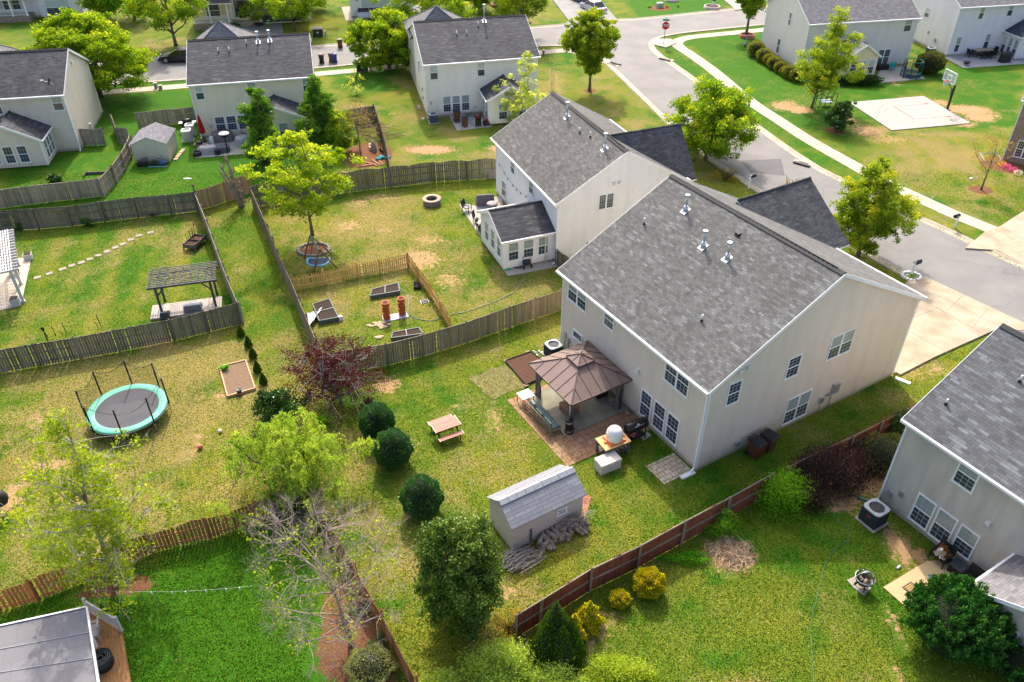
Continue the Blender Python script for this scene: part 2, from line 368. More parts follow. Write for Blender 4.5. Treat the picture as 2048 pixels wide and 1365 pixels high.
def shrub(label,base,size,lm,n=2500,ls=.08,seed=1,name='shrub',cat='shrub',group=None,shape='ball',rag=.12,core=True,corem=None,dirs=None,stem=True,bark=None,z0=0,xy=None,asp=1.6,stems=7,squash=1):
    """size=(rx,ry,height)"""
    p=P(*base) if xy is None else Vector((*xy,0)); rng=np.random.default_rng(seed); rx,ry,h=size; t=thing(name,label,cat,p,0,group)
    g=rng.normal(size=(n,3)); g/=np.linalg.norm(g,axis=1)[:,None]
    if shape=='ball':
        u=g; rad=1+rng.normal(size=n)*rag*.35+rag*np.sin(u[:,0]*7+seed)*np.cos(u[:,1]*6+u[:,2]*5)
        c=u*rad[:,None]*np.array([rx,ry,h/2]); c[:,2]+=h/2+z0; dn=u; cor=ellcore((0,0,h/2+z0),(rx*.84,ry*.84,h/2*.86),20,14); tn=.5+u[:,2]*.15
    elif shape=='cone':
        f=1-np.sqrt(rng.random(n)); a=rng.random(n)*6.283; r=(1-f**1.35)*np.minimum(1,f*5+.45)*(1+rng.normal(size=n)*rag*.5+rag*np.sin(a*5+f*9))
        c=np.stack([rx*r*np.cos(a),ry*r*np.sin(a),f*h+.04],1); dn=np.stack([np.cos(a)*.6,np.sin(a)*.6,np.full(n,1.)],1); tn=.5+rng.normal(size=n)*.1
        pr=[((1-x**1.35)*min(1,x*5+.45)*.85,x*h*.96) for x in [i/9 for i in range(10)]]; b=MB(); b.lathe([(max(.002,q[0]*rx),q[1]) for q in pr],(0,0,0),12,0,1,ry/rx); cor=(b.v,b.f)
    elif shape=='plume':
        k=max(30,int(n/200)); u=rng.normal(size=(k,3)); u[:,2]=np.abs(u[:,2])*.9-.15; u/=np.linalg.norm(u,axis=1)[:,None]; cc=u*np.array([rx*.8,ry*.8,h*.46])+np.array([0,0,h*.46]); ax_=u*.75+np.array([0,0,.75])+rng.normal(size=(k,3))*.15; ax_/=np.linalg.norm(ax_,axis=1)[:,None]
        i_=rng.integers(0,k,n); f=rng.random(n)**.8; L_=h*.26; c=cc[i_]+ax_[i_]*(f*L_)[:,None]+rng.normal(size=(n,3))*(.13*h*.5*(1-f*.85))[:,None]; dn=ax_[i_]*1.3; tn=.15+.55*f+.15*rng.random(k)[i_]; cor=ellcore((0,0,h*.45),(rx*.8,ry*.8,h*.42),18,12)
    else: # loose: clumpy fill
        k=max(6,int(n/160)); cc=rng.normal(size=(k,3)); cc/=np.linalg.norm(cc,axis=1)[:,None]; cc*=(rng.random(k)**.4)[:,None]; cc[:,2]=np.abs(cc[:,2])
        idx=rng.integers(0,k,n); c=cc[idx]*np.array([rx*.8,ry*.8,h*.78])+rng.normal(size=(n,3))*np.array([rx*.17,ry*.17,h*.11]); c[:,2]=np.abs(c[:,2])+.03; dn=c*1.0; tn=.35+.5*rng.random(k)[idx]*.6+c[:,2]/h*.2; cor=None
        if core: cor=None
    c=c*np.array([1,1,squash])
    if stem:
        b=MB(); rnd=random.Random(seed)
        for i in range(stems if shape=='loose' else 3):
            a=rnd.uniform(0,6.28); r=rnd.uniform(.2,.75) if shape=='loose' else .1
            b.tube([(0.03*math.cos(a),0.03*math.sin(a),-.05),(rx*r*.5*math.cos(a),ry*r*.5*math.sin(a),h*.4),(rx*r*math.cos(a),ry*r*math.sin(a),h*.8)],[.03,.02,.008],4,cap=False)
        b.build('stem',bark or BARKD,t)
    dd=dn*1.2
    if dirs=='up': dd=dn*.5+np.array([0,0,1.2])
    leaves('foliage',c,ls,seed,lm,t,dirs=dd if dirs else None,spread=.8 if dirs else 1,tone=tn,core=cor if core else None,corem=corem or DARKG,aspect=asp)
    return t
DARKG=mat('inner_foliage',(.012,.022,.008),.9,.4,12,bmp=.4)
LM=dict(
 spring=leafmat('spring_maple_leaf',(.12,.22,.012),(.36,.46,.03),(.45,.45,.04),.42),
 street=leafmat('street_tree_leaf',(.06,.15,.008),(.27,.38,.02),(.38,.40,.03),.38),
 mid=leafmat('young_elm_leaf',(.07,.14,.01),(.29,.38,.025),(.40,.38,.03),.38),
 column=leafmat('columnar_pear_leaf',(.025,.085,.012),(.13,.27,.025),(.22,.35,.05),.3),
 bud=leafmat('yellow_green_bud_leaf',(.13,.20,.01),(.34,.42,.03),(.44,.42,.05),.38),
 pale=leafmat('pale_birch_leaf',(.2,.28,.05),(.45,.5,.12),(.6,.6,.25),.4),
 willow=leafmat('willow_leaf',(.12,.22,.03),(.33,.44,.07),(.42,.48,.1),.4),
 holly=leafmat('glossy_holly_leaf',(.012,.045,.009),(.06,.14,.025),(.16,.2,.05),.1,.6),
 box=leafmat('clipped_holly_leaf',(.02,.07,.014),(.075,.21,.045),(.4,.5,.33),.1,.5),
 mag=leafmat('evergreen_cherry_leaf',(.03,.07,.012),(.16,.25,.035),(.25,.28,.06),.15,.5),
 purple=leafmat('redbud_purple_leaf',(.035,.005,.010),(.12,.014,.028),(.19,.05,.05),.25),
 plum=leafmat('dark_purple_shrub_leaf',(.035,.022,.02),(.11,.055,.048),(.28,.19,.12),.15),
 gold=leafmat('golden_shrub_leaf',(.22,.21,.008),(.58,.48,.015),(.12,.2,.02),.2),
 cedar=leafmat('arborvitae_leaf',(.02,.06,.006),(.10,.18,.014),(.14,.2,.02),.12),
 juniper=leafmat('juniper_leaf',(.008,.045,.010),(.05,.17,.028),(.11,.26,.04),.2),
 bright=leafmat('bright_shrub_leaf',(.05,.16,.01),(.2,.4,.02),(.3,.42,.03),.35),
 olive=leafmat('olive_shrub_leaf',(.06,.07,.02),(.17,.19,.05),(.25,.2,.1),.2),
 ygshr=leafmat('yellow_green_shrub_leaf',(.13,.22,.015),(.34,.42,.04),(.42,.42,.06),.35),
 ygshr2=leafmat('pale_green_frond_leaf',(.2,.3,.04),(.42,.52,.1),(.5,.55,.15),.4),
 boxy=leafmat('yellowish_boxwood_leaf',(.11,.14,.02),(.38,.36,.05),(.36,.3,.04),.2),
 varie=leafmat('variegated_leaf',(.14,.17,.05),(.4,.4,.16),(.55,.5,.3),.3),
 iris=leafmat('iris_leaf',(.06,.12,.05),(.18,.26,.12),None,.2),
 fresh=leafmat('fresh_green_leaf',(.06,.2,.01),(.18,.42,.02),(.3,.45,.04),.38),
 amber=leafmat('amber_bud_leaf',(.2,.13,.02),(.38,.28,.04),(.4,.34,.05),.3))
# ---------------- ground sheet ----------------
def axis(a,b,step,far):
    d=np.arange(a,b+step/2,step); k=np.array([3,8,18,40,90,200,500.])
    k=k[k<far]; return np.concatenate([(a-k)[::-1],d,b+k])
def inpoly(X,Y,poly):
    r=np.zeros(X.shape,bool); n=len(poly)
    for i in range(n):
        x0,y0=poly[i][:2];x1,y1=poly[(i+1)%n][:2]
        if y0==y1: continue
        c=((y0>Y)!=(y1>Y))&(X<(x1-x0)*(Y-y0)/(y1-y0)+x0); r^=c
    return r
def W2(px): return [P(*p) for p in px]
xs=axis(-80,84,.42,900); ys=axis(12,140,.42,900); X,Y=np.meshgrid(xs,ys); X=X+0*Y
def blank(): return np.zeros(X.shape)
def blob(M,px,py,rx,ry,v=1.0,rot=0):
    c=P(px,py); k=MPX(c); a=math.atan2(CAMH,c.y); rxm=rx*k; rym=ry*k/math.sin(a)
    dx=X-c.x;dy=Y-c.y; cs,sn=math.cos(R(rot)),math.sin(R(rot)); u=(dx*cs+dy*sn)/rxm; v_=(-dx*sn+dy*cs)/rym
    np.maximum(M,v*np.clip(1.35-np.sqrt(u*u+v_*v_)*.85,0,1),out=M)
def poly(M,px,v=1.0):
    M[inpoly(X,Y,W2(px))]=v
def soft(M,k=2):
    for _ in range(k):
        M=(M+np.roll(M,1,0)+np.roll(M,-1,0)+np.roll(M,1,1)+np.roll(M,-1,1))/5
    return M
def fnoise(scale,seed,oct=4):
    r=np.random.default_rng(seed); out=blank(); amp=1;tot=0
    for o in range(oct):
        s=scale/2**o; gx=((X+100)/s); gy=((Y+20)/s); ok=(np.abs(X)<95)&(Y<150)&(Y>0); T=r.random((int(300/s)+4,int(300/s)+4)); ix=np.clip(gx.astype(int),0,T.shape[1]-2); iy=np.clip(gy.astype(int),0,T.shape[0]-2); fx=np.clip(gx-ix,0,1);fy=np.clip(gy-iy,0,1); fx=fx*fx*(3-2*fx);fy=fy*fy*(3-2*fy)
        v=(T[iy,ix]*(1-fx)+T[iy,ix+1]*fx)*(1-fy)+(T[iy+1,ix]*(1-fx)+T[iy+1,ix+1]*fx)*fy; out+=amp*np.where(ok,v,.5);tot+=amp;amp*=.6
    return out/tot-.5
lush=blank()+.33; dry=blank()+.25; clay=blank(); mulch=blank()
for pp,v in [([(0,1235),(570,1030),(650,1100),(730,1400),(0,1400)],1.0),([(150,195),(380,178),(640,160),(700,300),(640,385),(520,400),(400,400),(210,420),(0,425),(0,330),(160,300)],.95),
  ([(0,470),(395,425),(480,650),(0,700)],.55),([(1360,78),(1530,60),(1560,120),(1760,190),(1720,320),(1500,200)],.85),([(1230,-10),(1450,-10),(1450,24),(1280,36)],1.0),
  ([(1315,85),(1330,90),(1700,329),(1640,345),(1330,125)],.75),([(1700,160),(2048,100),(2048,250),(1940,260),(1850,190),(1700,205)],.75),
  ([(0,175),(830,110),(830,135),(0,200)],.9),([(1180,1190),(1520,1000),(1750,1050),(1850,1250),(1900,1400),(1050,1400)],.62),([(400,430),(510,420),(600,640),(480,650)],.5),
  ([(1335,60),(1540,40),(1540,58),(1360,68)],.9),([(640,130),(760,120),(800,180),(700,200)],.85),([(900,390),(1000,400),(1120,540),(1120,600),(950,640),(850,560)],.5),
  ([(1400,950),(1800,760),(1820,800),(1520,960),(1380,1050),(1340,1000)],.55),([(1850,395),(2048,385),(2048,420),(1995,452)],.6)]: poly(lush,pp,v)
for pp,v in [([(640,740),(1120,640),(1130,720),(1390,1000),(1000,1240),(740,1100)],.34),([(730,180),(1100,120),(1215,130),(1480,380),(1000,330),(790,335)],.42),([(540,420),(1000,370),(1120,560),(1110,620),(900,640),(600,700)],.6),
  ([(0,750),(600,660),(700,1000),(400,1100),(0,1180)],.72),([(1750,255),(2048,250),(2048,420),(1980,450),(1800,380)],.45),([(0,420),(400,430),(480,650),(0,700)],.3),([(1180,1190),(1520,1000),(1900,1400),(1050,1400)],.4)]: poly(dry,pp,v)
yd=inpoly(X,Y,W2([(0,470),(395,425),(480,650),(0,700)])); yd2=inpoly(X,Y,W2([(640,740),(1120,640),(1130,720),(1390,1000),(1000,1240),(740,1100)]))
st_=.26*np.sin((X*.97+Y*.22)*2.7)*yd+.18*np.sin((X*.86+Y*.51)*3.0)*yd2
lp=np.clip((soft(lush,5)-.5)*2,0,1)
lush=soft(lush,5)+st_+np.clip(fnoise(1.3,9,2)*4.5-.55,0,.6)+(fnoise(7,1)*1.1+fnoise(1.8,2,2)*.8)*(1-.55*lp)+.12*lp; dry=soft(dry,5)+(fnoise(5,3)*1.1+fnoise(1.5,4,2)*.9)*(1-.5*lp)-.35*lp; clay+=np.clip(fnoise(3.0,5)*2.9-.34,0,.5)*np.clip((dry-.2)*3,0,1)
for a in [(860,300,50,9,.85),(1010,297,40,8,.8),(790,227,20,4,.5),(775,770,30,18,.75),(800,828,16,10,.5),(920,805,14,8,.6),(760,1000,20,30,.35),(100,930,60,14,.75),(60,745,40,6,.5),(330,690,70,6,.65),(20,1000,30,40,.7),(450,790,30,12,.55),
  (270,690,60,6,.5),(400,870,20,14,.6),(385,905,22,14,.6),(560,800,14,18,.6),(500,780,20,12,.7),(1980,230,28,9,.55),(1960,240,40,8,.5),(1460,1110,52,34,.9),(1795,1090,22,40,.9),(1840,1110,22,20,.8),(1720,950,60,40,.9),(1680,1000,50,30,.7),(1200,1240,60,30,.5),
  (1190,1280,30,24,.6),(1020,1180,40,30,.45),(940,1180,30,40,.4),(345,1315,8,10,.9),(690,480,6,3,.9),(612,380,6,3,.9),(720,405,30,12,.5),(770,460,20,10,.5),(840,520,55,24,.62),(900,560,40,20,.5),(700,450,30,14,.55),(860,480,40,14,.5),(760,395,40,10,.5),(690,345,20,6,.5),(1450,690,10,8,.3),(1790,1250,14,50,.75),(1800,1350,8,30,.8),(1700,1120,24,16,.45),(1715,1180,30,12,.5),
  (1570,213,34,10,.7),(1600,220,25,8,.85),(1580,205,18,6,.6),(1735,262,40,14,.62),(1780,280,50,9,.5),(1840,268,12,4,.6),(1935,220,45,9,.95),(1960,236,30,7,.9),(1930,250,24,5,.8),(1880,205,20,7,.7),(1700,240,20,12,.55),(1790,168,14,5,.6),(1610,195,60,20,.25),(1600,125,20,6,.5),(1860,395,30,6,.4),(820,640,24,7,.5),(760,660,14,5,.7),(490,400,26,8,.5),(440,440,20,8,.4),
  (1160,990,14,24,.7),(1110,1080,30,10,.3),(1300,360,90,30,.3),(1650,735,20,9,.3),(1810,740,60,30,.45),(640,380,30,10,.4),(1030,400,30,5,.6),(920,790,20,30,.2),(705,820,40,50,.3),(810,900,60,60,.3),(1290,1000,20,9,.2),(430,960,20,50,.25),(1880,1160,60,30,.5)]: blob(clay,*a)
for a in [(250,1170,70,22,1),(190,1185,50,14,1),(700,1290,70,70,1.05),(690,1210,50,60,1),(740,1350,60,60,1),(1580,110,60,14,1),(1530,100,25,8,1),(1560,108,30,8,1),(735,310,55,28,.95),(520,300,60,20,.6),(1179,182,16,5,1),(1715,510,20,8,.6),(1670,262,22,8,1),(1962,380,26,9,1.1),(2010,330,50,18,1),(1320,17,22,5,1.1),(625,500,42,18,.8),(600,520,40,20,.4),(575,1010,60,20,.9),(1640,935,80,40,.6),(1623,215,14,5,.6),(0,340,12,20,.5),(203,193,12,4,.8),(1600,940,60,40,.5),(560,850,60,30,.3)]: blob(mulch,*a)
nx,ny=len(xs),len(ys); me=bpy.data.meshes.new('ground'); vz=np.zeros(X.size)
me.vertices.add(X.size); me.vertices.foreach_set('co',np.stack([X.ravel(),Y.ravel(),vz],1).ravel())
i=np.arange(nx*(ny-1)).reshape(ny-1,nx)[:,:-1].ravel(); q=np.stack([i,i+1,i+nx+1,i+nx],1)
me.loops.add(q.size); me.loops.foreach_set('vertex_index',q.ravel()); me.polygons.add(len(q)); me.polygons.foreach_set('loop_start',np.arange(0,q.size,4)); me.polygons.foreach_set('loop_total',np.full(len(q),4))
for nm,A in (('lush',lush),('dry',dry),('clay',soft(clay,1)),('mulch',soft(mulch,1))):
    a=me.attributes.new(nm,'FLOAT','POINT'); a.data.foreach_set('value',A.ravel())
me.update(calc_edges=True)
m,t,b=nt('lawn'); at=lambda n:N(t,'Attribute',attribute_name=n).outputs['Fac']
nA=noise(t,.12,4); nB=noise(t,.7,6,rough=.65); nC=noise(t,3.2,5,rough=.7,dist=.4); nD=noise(t,14,3,rough=.7); nE=noise(t,38,2)
lf=mth(t,'ADD',mth(t,'ADD',at('lush'),mth(t,'MULTIPLY',mth(t,'SUBTRACT',nB,.5),1.5)),mth(t,'MULTIPLY',mth(t,'SUBTRACT',nC,.5),.9))
g=mixc(t,ramp(t,lf,0,1),(.19,.205,.026),(.045,.145,.008))
g=mixc(t,ramp(t,nA,.4,.7),g,mixc(t,1.0,g,(1.18,1.05,.9),'MULTIPLY'))
df=ramp(t,mth(t,'ADD',at('dry'),mth(t,'ADD',mth(t,'MULTIPLY',mth(t,'SUBTRACT',nC,.5),1.6),mth(t,'MULTIPLY',mth(t,'SUBTRACT',nB,.5),1.3))),.36,.78)
g=mixc(t,mth(t,'MULTIPLY',df,.75),g,(.31,.225,.095))
g=mixc(t,1.0,g,mixc(t,ramp(t,mth(t,'ADD',mth(t,'MULTIPLY',nD,.7),mth(t,'MULTIPLY',nE,.3)),.36,.64),(.30,.36,.33),(1.5,1.45,1.35)),'MULTIPLY')
cf=ramp(t,mth(t,'ADD',at('clay'),mth(t,'ADD',mth(t,'MULTIPLY',mth(t,'SUBTRACT',nC,.5),1.7),mth(t,'MULTIPLY',mth(t,'SUBTRACT',nD,.5),.6))),.36,.6)
g=mixc(t,cf,g,mixc(t,ramp(t,nD,.3,.7),(.40,.215,.10),(.47,.31,.17)))
mf=ramp(t,mth(t,'ADD',at('mulch'),mth(t,'MULTIPLY',mth(t,'SUBTRACT',nC,.5),.7)),.5,.62)
g=mixc(t,mf,g,mixc(t,ramp(t,nE,.35,.65),(.10,.045,.025),(.27,.13,.065)))
t.links.new(g,b.inputs['Base Color']); b.inputs['Roughness'].default_value=.95; b.inputs['Specular IOR Level'].default_value=.1
bump(t,b,mth(t,'ADD',nD,mth(t,'MULTIPLY',nC,.8)),.9,.09)
gr=link('ground',me,None,[m]); tag(gr,kind='structure')
# ---------------- roads ----------------
def cr_(pts,k=6):
    """smooth curve through points"""
    o=[];n=len(pts)
    for i in range(n-1):
        a,b,c,d=pts[max(i-1,0)],pts[i],pts[i+1],pts[min(i+2,n-1)]
        for j in range(k):
            t=j/k; o.append(tuple(.5*((2*b[q])+(-a[q]+c[q])*t+(2*a[q]-5*b[q]+4*c[q]-d[q])*t*t+(-a[q]+3*b[q]-3*c[q]+d[q])*t**3) for q in (0,1)))
    o.append(tuple(pts[-1][:2])); return o
def cpx(l,k=5): return cr_([tuple(P(*p)[:2]) for p in l],k)
edgeL=cpx([(-700,246),(-300,211),(0,185),(188,170),(371,157.5),(629.5,135),(728,126),(812,120),(1000,99),(1074,91.5),(1128,91),(1165,96),(1200,113),(1228,134),(1294.6,198),(1345,246),(1410,305),(1482,353),(1530,385),(1620,437),(1709,488),(1840,560),(2048,656),(2400,790),(2900,960)],4)
edgeR=cpx([(-700,184),(-300,160),(0,143),(200,129),(371,115),(624,96),(716,88),(900,72),(1071,57),(1129,52),(1231,43),(1292,39),(1416,26),(1452,22),(1600,8),(1800,-14),(2100,-45)],4)
edgeI=cpx([(2100,-2),(1800,24),(1600,42),(1500,51),(1440,57),(1381,63),(1338,69),(1310,76),(1298,86),(1300,98),(1315,113),(1340,130),(1375,155),(1420,188),(1465,222),(1520,264),(1560,293),(1604,323),(1650,350),(1720,382),(1797,423),(1900,470),(2048,540),(2500,735),(2900,890)],4)
ASPH,t,b=nt('asphalt'); n1=noise(t,.35,5); n2=noise(t,30,3); n3=noise(t,2.2,5)
c=mixc(t,ramp(t,n1,.35,.65),(.165,.157,.152),(.21,.20,.19)); c=mixc(t,ramp(t,n2,.3,.7),mixc(t,1.0,c,(.82,.82,.82),'MULTIPLY'),c)
vo=N(t,'TexVoronoi'); vo.feature='DISTANCE_TO_EDGE'; vo.inputs['Scale'].default_value=.13; oc=N(t,'TexCoord'); dn=N(t,'TexNoise'); dn.inputs['Scale'].default_value=.6
t.links.new(oc.outputs['Object'],dn.inputs['Vector']); vm=N(t,'VectorMath'); vm.operation='MULTIPLY_ADD'; t.links.new(dn.outputs['Color'],vm.inputs[0]); vm.inputs[1].default_value=(2.5,2.5,0); t.links.new(oc.outputs['Object'],vm.inputs[2]); t.links.new(vm.outputs[0],vo.inputs['Vector'])
c=mixc(t,ramp(t,vo.outputs['Distance'],.0,.006),mixc(t,1.0,c,(.78,.78,.78),'MULTIPLY'),c); c=mixc(t,ramp(t,n3,.66,.74),c,mixc(t,1.0,c,(.72,.7,.7),'MULTIPLY'))
t.links.new(c,b.inputs['Base Color']); b.inputs['Roughness'].default_value=.85; bump(t,b,n2,.25)
rd=MB(); rd.prism(edgeL+edgeI[::-1]+edgeR[::-1],-.02,.006); tag(rd.build('road',ASPH),kind='structure')
def ribbon(line,prof_,mi=0,mb=None):
    b=mb or MB(); n=len(line); nr=[]
    for i in range(n):
        a=Vector(line[max(i-1,0)]);c=Vector(line[min(i+1,n-1)]); d=(c-a).normalized(); nr.append(Vector((-d.y,d.x)))
    vs=[(line[i][0]+nr[i].x*o,line[i][1]+nr[i].y*o,z) for i in range(n) for o,z in prof_]; k=len(prof_)
    fs=[(i*k+j,(i+1)*k+j,(i+1)*k+j+1,i*k+j+1) for i in range(n-1) for j in range(k-1)]
    return b.add(vs,fs,mi)
cp=[(-.02,.004),(0,.016),(.42,.012),(.56,.09),(.66,.11),(.72,.0)]
GUT=mat('kerb_concrete',(.46,.40,.31),.88,.2,1.1,bmp=.1,c2=(.35,.29,.215))
def kjoints(line,sg,kb):
    acc=0
    for i in range(len(line)-1):
        a=Vector(line[i]);c=Vector(line[i+1]);d=c-a;L=d.length
        if L<1e-6: continue
        d/=L;nn=Vector((-d.y,d.x))*sg; s=(-acc)%3.0
        while s<L: q=a+d*s; kb.bar((q.x,q.y,.018),(q.x+nn.x*.43,q.y+nn.y*.43,.015),.03,.006,1); kb.bar((q.x+nn.x*.55,q.y+nn.y*.55,.092),(q.x+nn.x*.66,q.y+nn.y*.66,.112),.03,.006,1); s+=3.0
        acc+=L
KJ=mat('kerb_joint',(.16,.13,.1),.9,.2)
kb=MB(); ribbon(edgeL,[(-o,z) for o,z in cp][::-1],0,kb); kjoints(edgeL,-1,kb); tag(kb.build('kerb',[GUT,KJ]),kind='structure')
kb=MB(); ribbon(edgeR,cp,0,kb); kjoints(edgeR,1,kb); tag(kb.build('kerb',[GUT,KJ]),kind='structure')
kb=MB(); ribbon(edgeI,cp,0,kb); kjoints(edgeI,1,kb); tag(kb.build('kerb',[GUT,KJ]),kind='structure')
SWM=mat('sidewalk_concrete',(.44,.39,.31),.88,.16,.8,bmp=.1,c2=(.37,.32,.245)); JOINT=mat('joint_dark',(.2,.16,.12),.9,.2)
def walk(line,w=1.5,step=1.6,name='pavement'):
    n=len(line); b=MB(); ribbon(line,[(-w/2,-.02),(-w/2,.028),(w/2,.028),(w/2,-.02)][::-1],0,b)
    acc=0
    for i in range(n-1):
        a=Vector(line[i]);c=Vector(line[i+1]);d=c-a;L=d.length
        if L<1e-6: continue
        d/=L;nn=Vector((-d.y,d.x)); s=(-acc)%step
        while s<L:
            q=a+d*s; b.bar((q.x-nn.x*(w/2-.01),q.y-nn.y*(w/2-.01),.028),(q.x+nn.x*(w/2-.01),q.y+nn.y*(w/2-.01),.028),.025,.006,1); s+=step
        acc+=L
    return tag(b.build(name,[SWM,JOINT]),kind='structure')
walk(cpx([(2600,42),(2100,10),(1800,34),(1600,52),(1520,61),(1450,68),(1400,73),(1372,77),(1355,84),(1358,94),(1382,110),(1425,141),(1500,203),(1560,243),(1620,282),(1698,326),(1755,358),(1813,386),(1900,426),(1985,461),(2100,512),(2600,735)]))
walk(cpx([(-700,284),(-300,240),(0,205),(193,187),(376,172),(629,149),(815,132),(960,117),(1078,106),(1123,102),(1150,104),(1185,113),(1212,126)]))
def slab2(px,m,z=.03,name='driveway',kind='structure',joints=(),w=None):
    p=[tuple(P(*q)[:2]) for q in px] if w is None else w; b=MB(); b.prism(p,-.02,z)
    for j in joints: b.bar(P(*j[0],z),P(*j[1],z),.03,.006,1)
    o=b.build(name,[m,JOINT]); return tag(o,kind=kind)
DRV=mat('driveway_concrete',(.43,.355,.26),.88,.22,.7,bmp=.1,c2=(.31,.245,.165))
slab2([(1822,556),(1850,556),(1900,580),(2048,649),(2070,658),(2040,664),(1990,662),(1872,715),(1800,752),(1700,700)],DRV,.118,joints=[((1815,640),(1880,615)),((1862,585),(1990,648)),((1805,655),(1905,712)),((1880,618),(1900,640)),((1846,600),(1960,665)),((1975,618),(1945,656)),((1925,592),(1895,622))])
slab2([(1930,499),(1968,467),(2000,455),(2060,416),(2120,450),(2140,572),(2048,530),(1990,503)],DRV,.122,joints=[((1968,467),(2060,510)),((2000,455),(2080,495)),((2040,432),(2100,470))])
GRD=mat('grey_driveway_concrete',(.25,.245,.24),.88,.2,.6,c2=(.2,.195,.19))
slab2([(1060,-45),(1101,-5),(1137,43),(1128,52),(1236,43),(1205,8),(1170,-45)],GRD,.122)
slab2([(1440,-30),(1446,0),(1461,12),(1470,22),(1520,16),(1500,-30)],CONC,.122)
slab2([(478,48),(563,44),(572,92),(500,102)],GRD,.122); slab2([(745,18),(845,12),(870,74),(800,82)],GRD,.122)
slab2([(683,15),(709,12),(714,36),(735,36),(735,41),(692,42)],CONC,.03,'pavement')
slab2([(1308,79),(1342,80),(1352,88),(1332,97),(1304,90)],CONC,.112,'pavement')
slab2([(1200,112),(1214,116),(1222,126),(1212,130)],CONC,.112,'pavement')
PATCH=mat('asphalt_patch',(.115,.11,.115),.85,.15,2)
slab2([(1482,322),(1562,318),(1570,352),(1500,345)],PATCH,.012,'road_patch')
# drains
GR=mat('storm_grate_metal',(.05,.05,.05),.6,.3,metal=.4)
def drain(px,label,rz,group='storm drains'):
    p=P(*px); t=thing('storm_drain',label,'drain',(p.x,p.y,.02),rz,group); b=MB(); b.box((-.9,-.3,0),(.9,.3,.02))
    b.build('frame',GUT,t); b=MB()
    for i in range(9): b.box((-.45+i*.1,-.22,.02),(-.4+i*.1,.22,.035))
    b.build('grate',GR,t); b=MB(); b.box((-.75,-.62,.0),(.75,-.3,.13)); b.build('inlet',GR,t); return t
drain((1226,130),'metal storm drain grate in the kerb by the zelkova lawn, left of the side street',R(-47)+math.pi)
drain((1334,119),'storm drain inlet in the kerb just past the stop sign',R(-43))
drain((1607,327),'storm drain inlet in the right kerb between the two halves of the side street trees',R(-40))
# ---------------- basketball court ----------------
ct=thing('basketball_court','pale concrete half basketball court slab with grey arc and red free throw line','court',(35.5,83.2,0),R(11.5))
b=MB(); b.prism([(0,0),(8.8,.1),(8.8,-7.7),(0,-7.8)],-.02,.08); b.build('slab',CONCW,ct)
LG=mat('court_line_grey',(.2,.2,.22),.7,.1); LR=mat('court_line_red',(.5,.06,.04),.7,.1)
b=MB(); cx,cy=7.9,-3.9; L=[]
for i in range(25):
    a=math.pi*(.5+i/24); L.append((cx-.2+6.3*math.cos(a),cy+3.6*math.sin(a)))
ribbon(L,[(-.035,.084),(.035,.084)],0,b); L=[]
for i in range(17):
    a=math.pi*(.5+i/16); L.append((3.9+1.8*math.cos(a),cy+1.75*math.sin(a)))
ribbon(L,[(-.03,.084),(.03,.084)],0,b)
for s in (-1,1):
    b.bar((3.9,cy+1.75*s,.084),(8.6,cy+1.75*s,.084),.045,.005)
    for q in (5.2,6.1,6.9): b.bar((q,cy+1.75*s,.087),(q,cy+2.0*s,.087),.06,.005)
b.build('court_markings',LG,ct)
b=MB(); b.bar((3.9,cy-1.7,.088),(3.9,cy+1.7,.088),.07,.006)
for s in (-1,1): b.bar((7.4,cy+1.85*s,.092),(7.9,cy+1.85*s,.092),.16,.006)
b.build('red_line',LR,ct)
# ---------------- houses ----------------
HG={}
RF1=shingle('roof_shingle_grey_blue',(.10,.097,.095),(.16,.16,.158),(.23,.245,.24),.26,.14,.55,.2)
RF4=shingle('roof_shingle_warm_grey',(.095,.09,.086),(.155,.15,.145),(.21,.215,.21),.26,.14,.5,.2)
RFD=shingle('roof_shingle_dark',(.05,.05,.056),(.09,.092,.1),(.135,.135,.145),.4,.15,.45,.35)
RFB=shingle('roof_shingle_blue_grey',(.09,.093,.10),(.15,.158,.167),(.22,.25,.265),.36,.15,.5,.25)
RFX=shingle('front_gable_shingle_charcoal',(.062,.062,.066),(.115,.115,.12),(.15,.15,.155),.3,.15,.35,.3)
RFG=shingle('roof_shingle_light_grey',(.14,.135,.14),(.25,.24,.25),(.17,.17,.19),.33,.15,.6,.1)
SDB=siding('siding_beige',(.70,.62,.52)); SDW=siding('siding_white',(.84,.83,.84)); SDC=siding('siding_cream',(.80,.73,.54)); SDI=siding('siding_ivory',(.82,.79,.71)); SDT=siding('siding_tan',(.70,.62,.51),.16)
SDG=siding('siding_greige',(.57,.52,.46),dirt=.3); SDY=siding('siding_pale_grey',(.72,.69,.63)); SDV=siding('siding_lavender_white',(.76,.74,.78)); SDYE=siding('siding_yellow',(.82,.70,.42))
VENTM=mat('roof_vent_metal',(.55,.6,.64),.3,.15,metal=.55)
def wmap(face,c):
    """(a,b,n) on a wall -> local xyz.  face '-x' lies at x=c looking toward -x, and so on"""
    return {'-y':lambda a,b,n:(a,c-n,b),'+y':lambda a,b,n:(a,c+n,b),'-x':lambda a,b,n:(c-n,a,b),'+x':lambda a,b,n:(c+n,a,b)}[face]
def mbox(b,mp,a0,a1,z0,z1,n0,n1,mi=0):
    p=mp(a0,z0,n0);q=mp(a1,z1,n1); b.box([min(x,y) for x,y in zip(p,q)],[max(x,y) for x,y in zip(p,q)],mi)
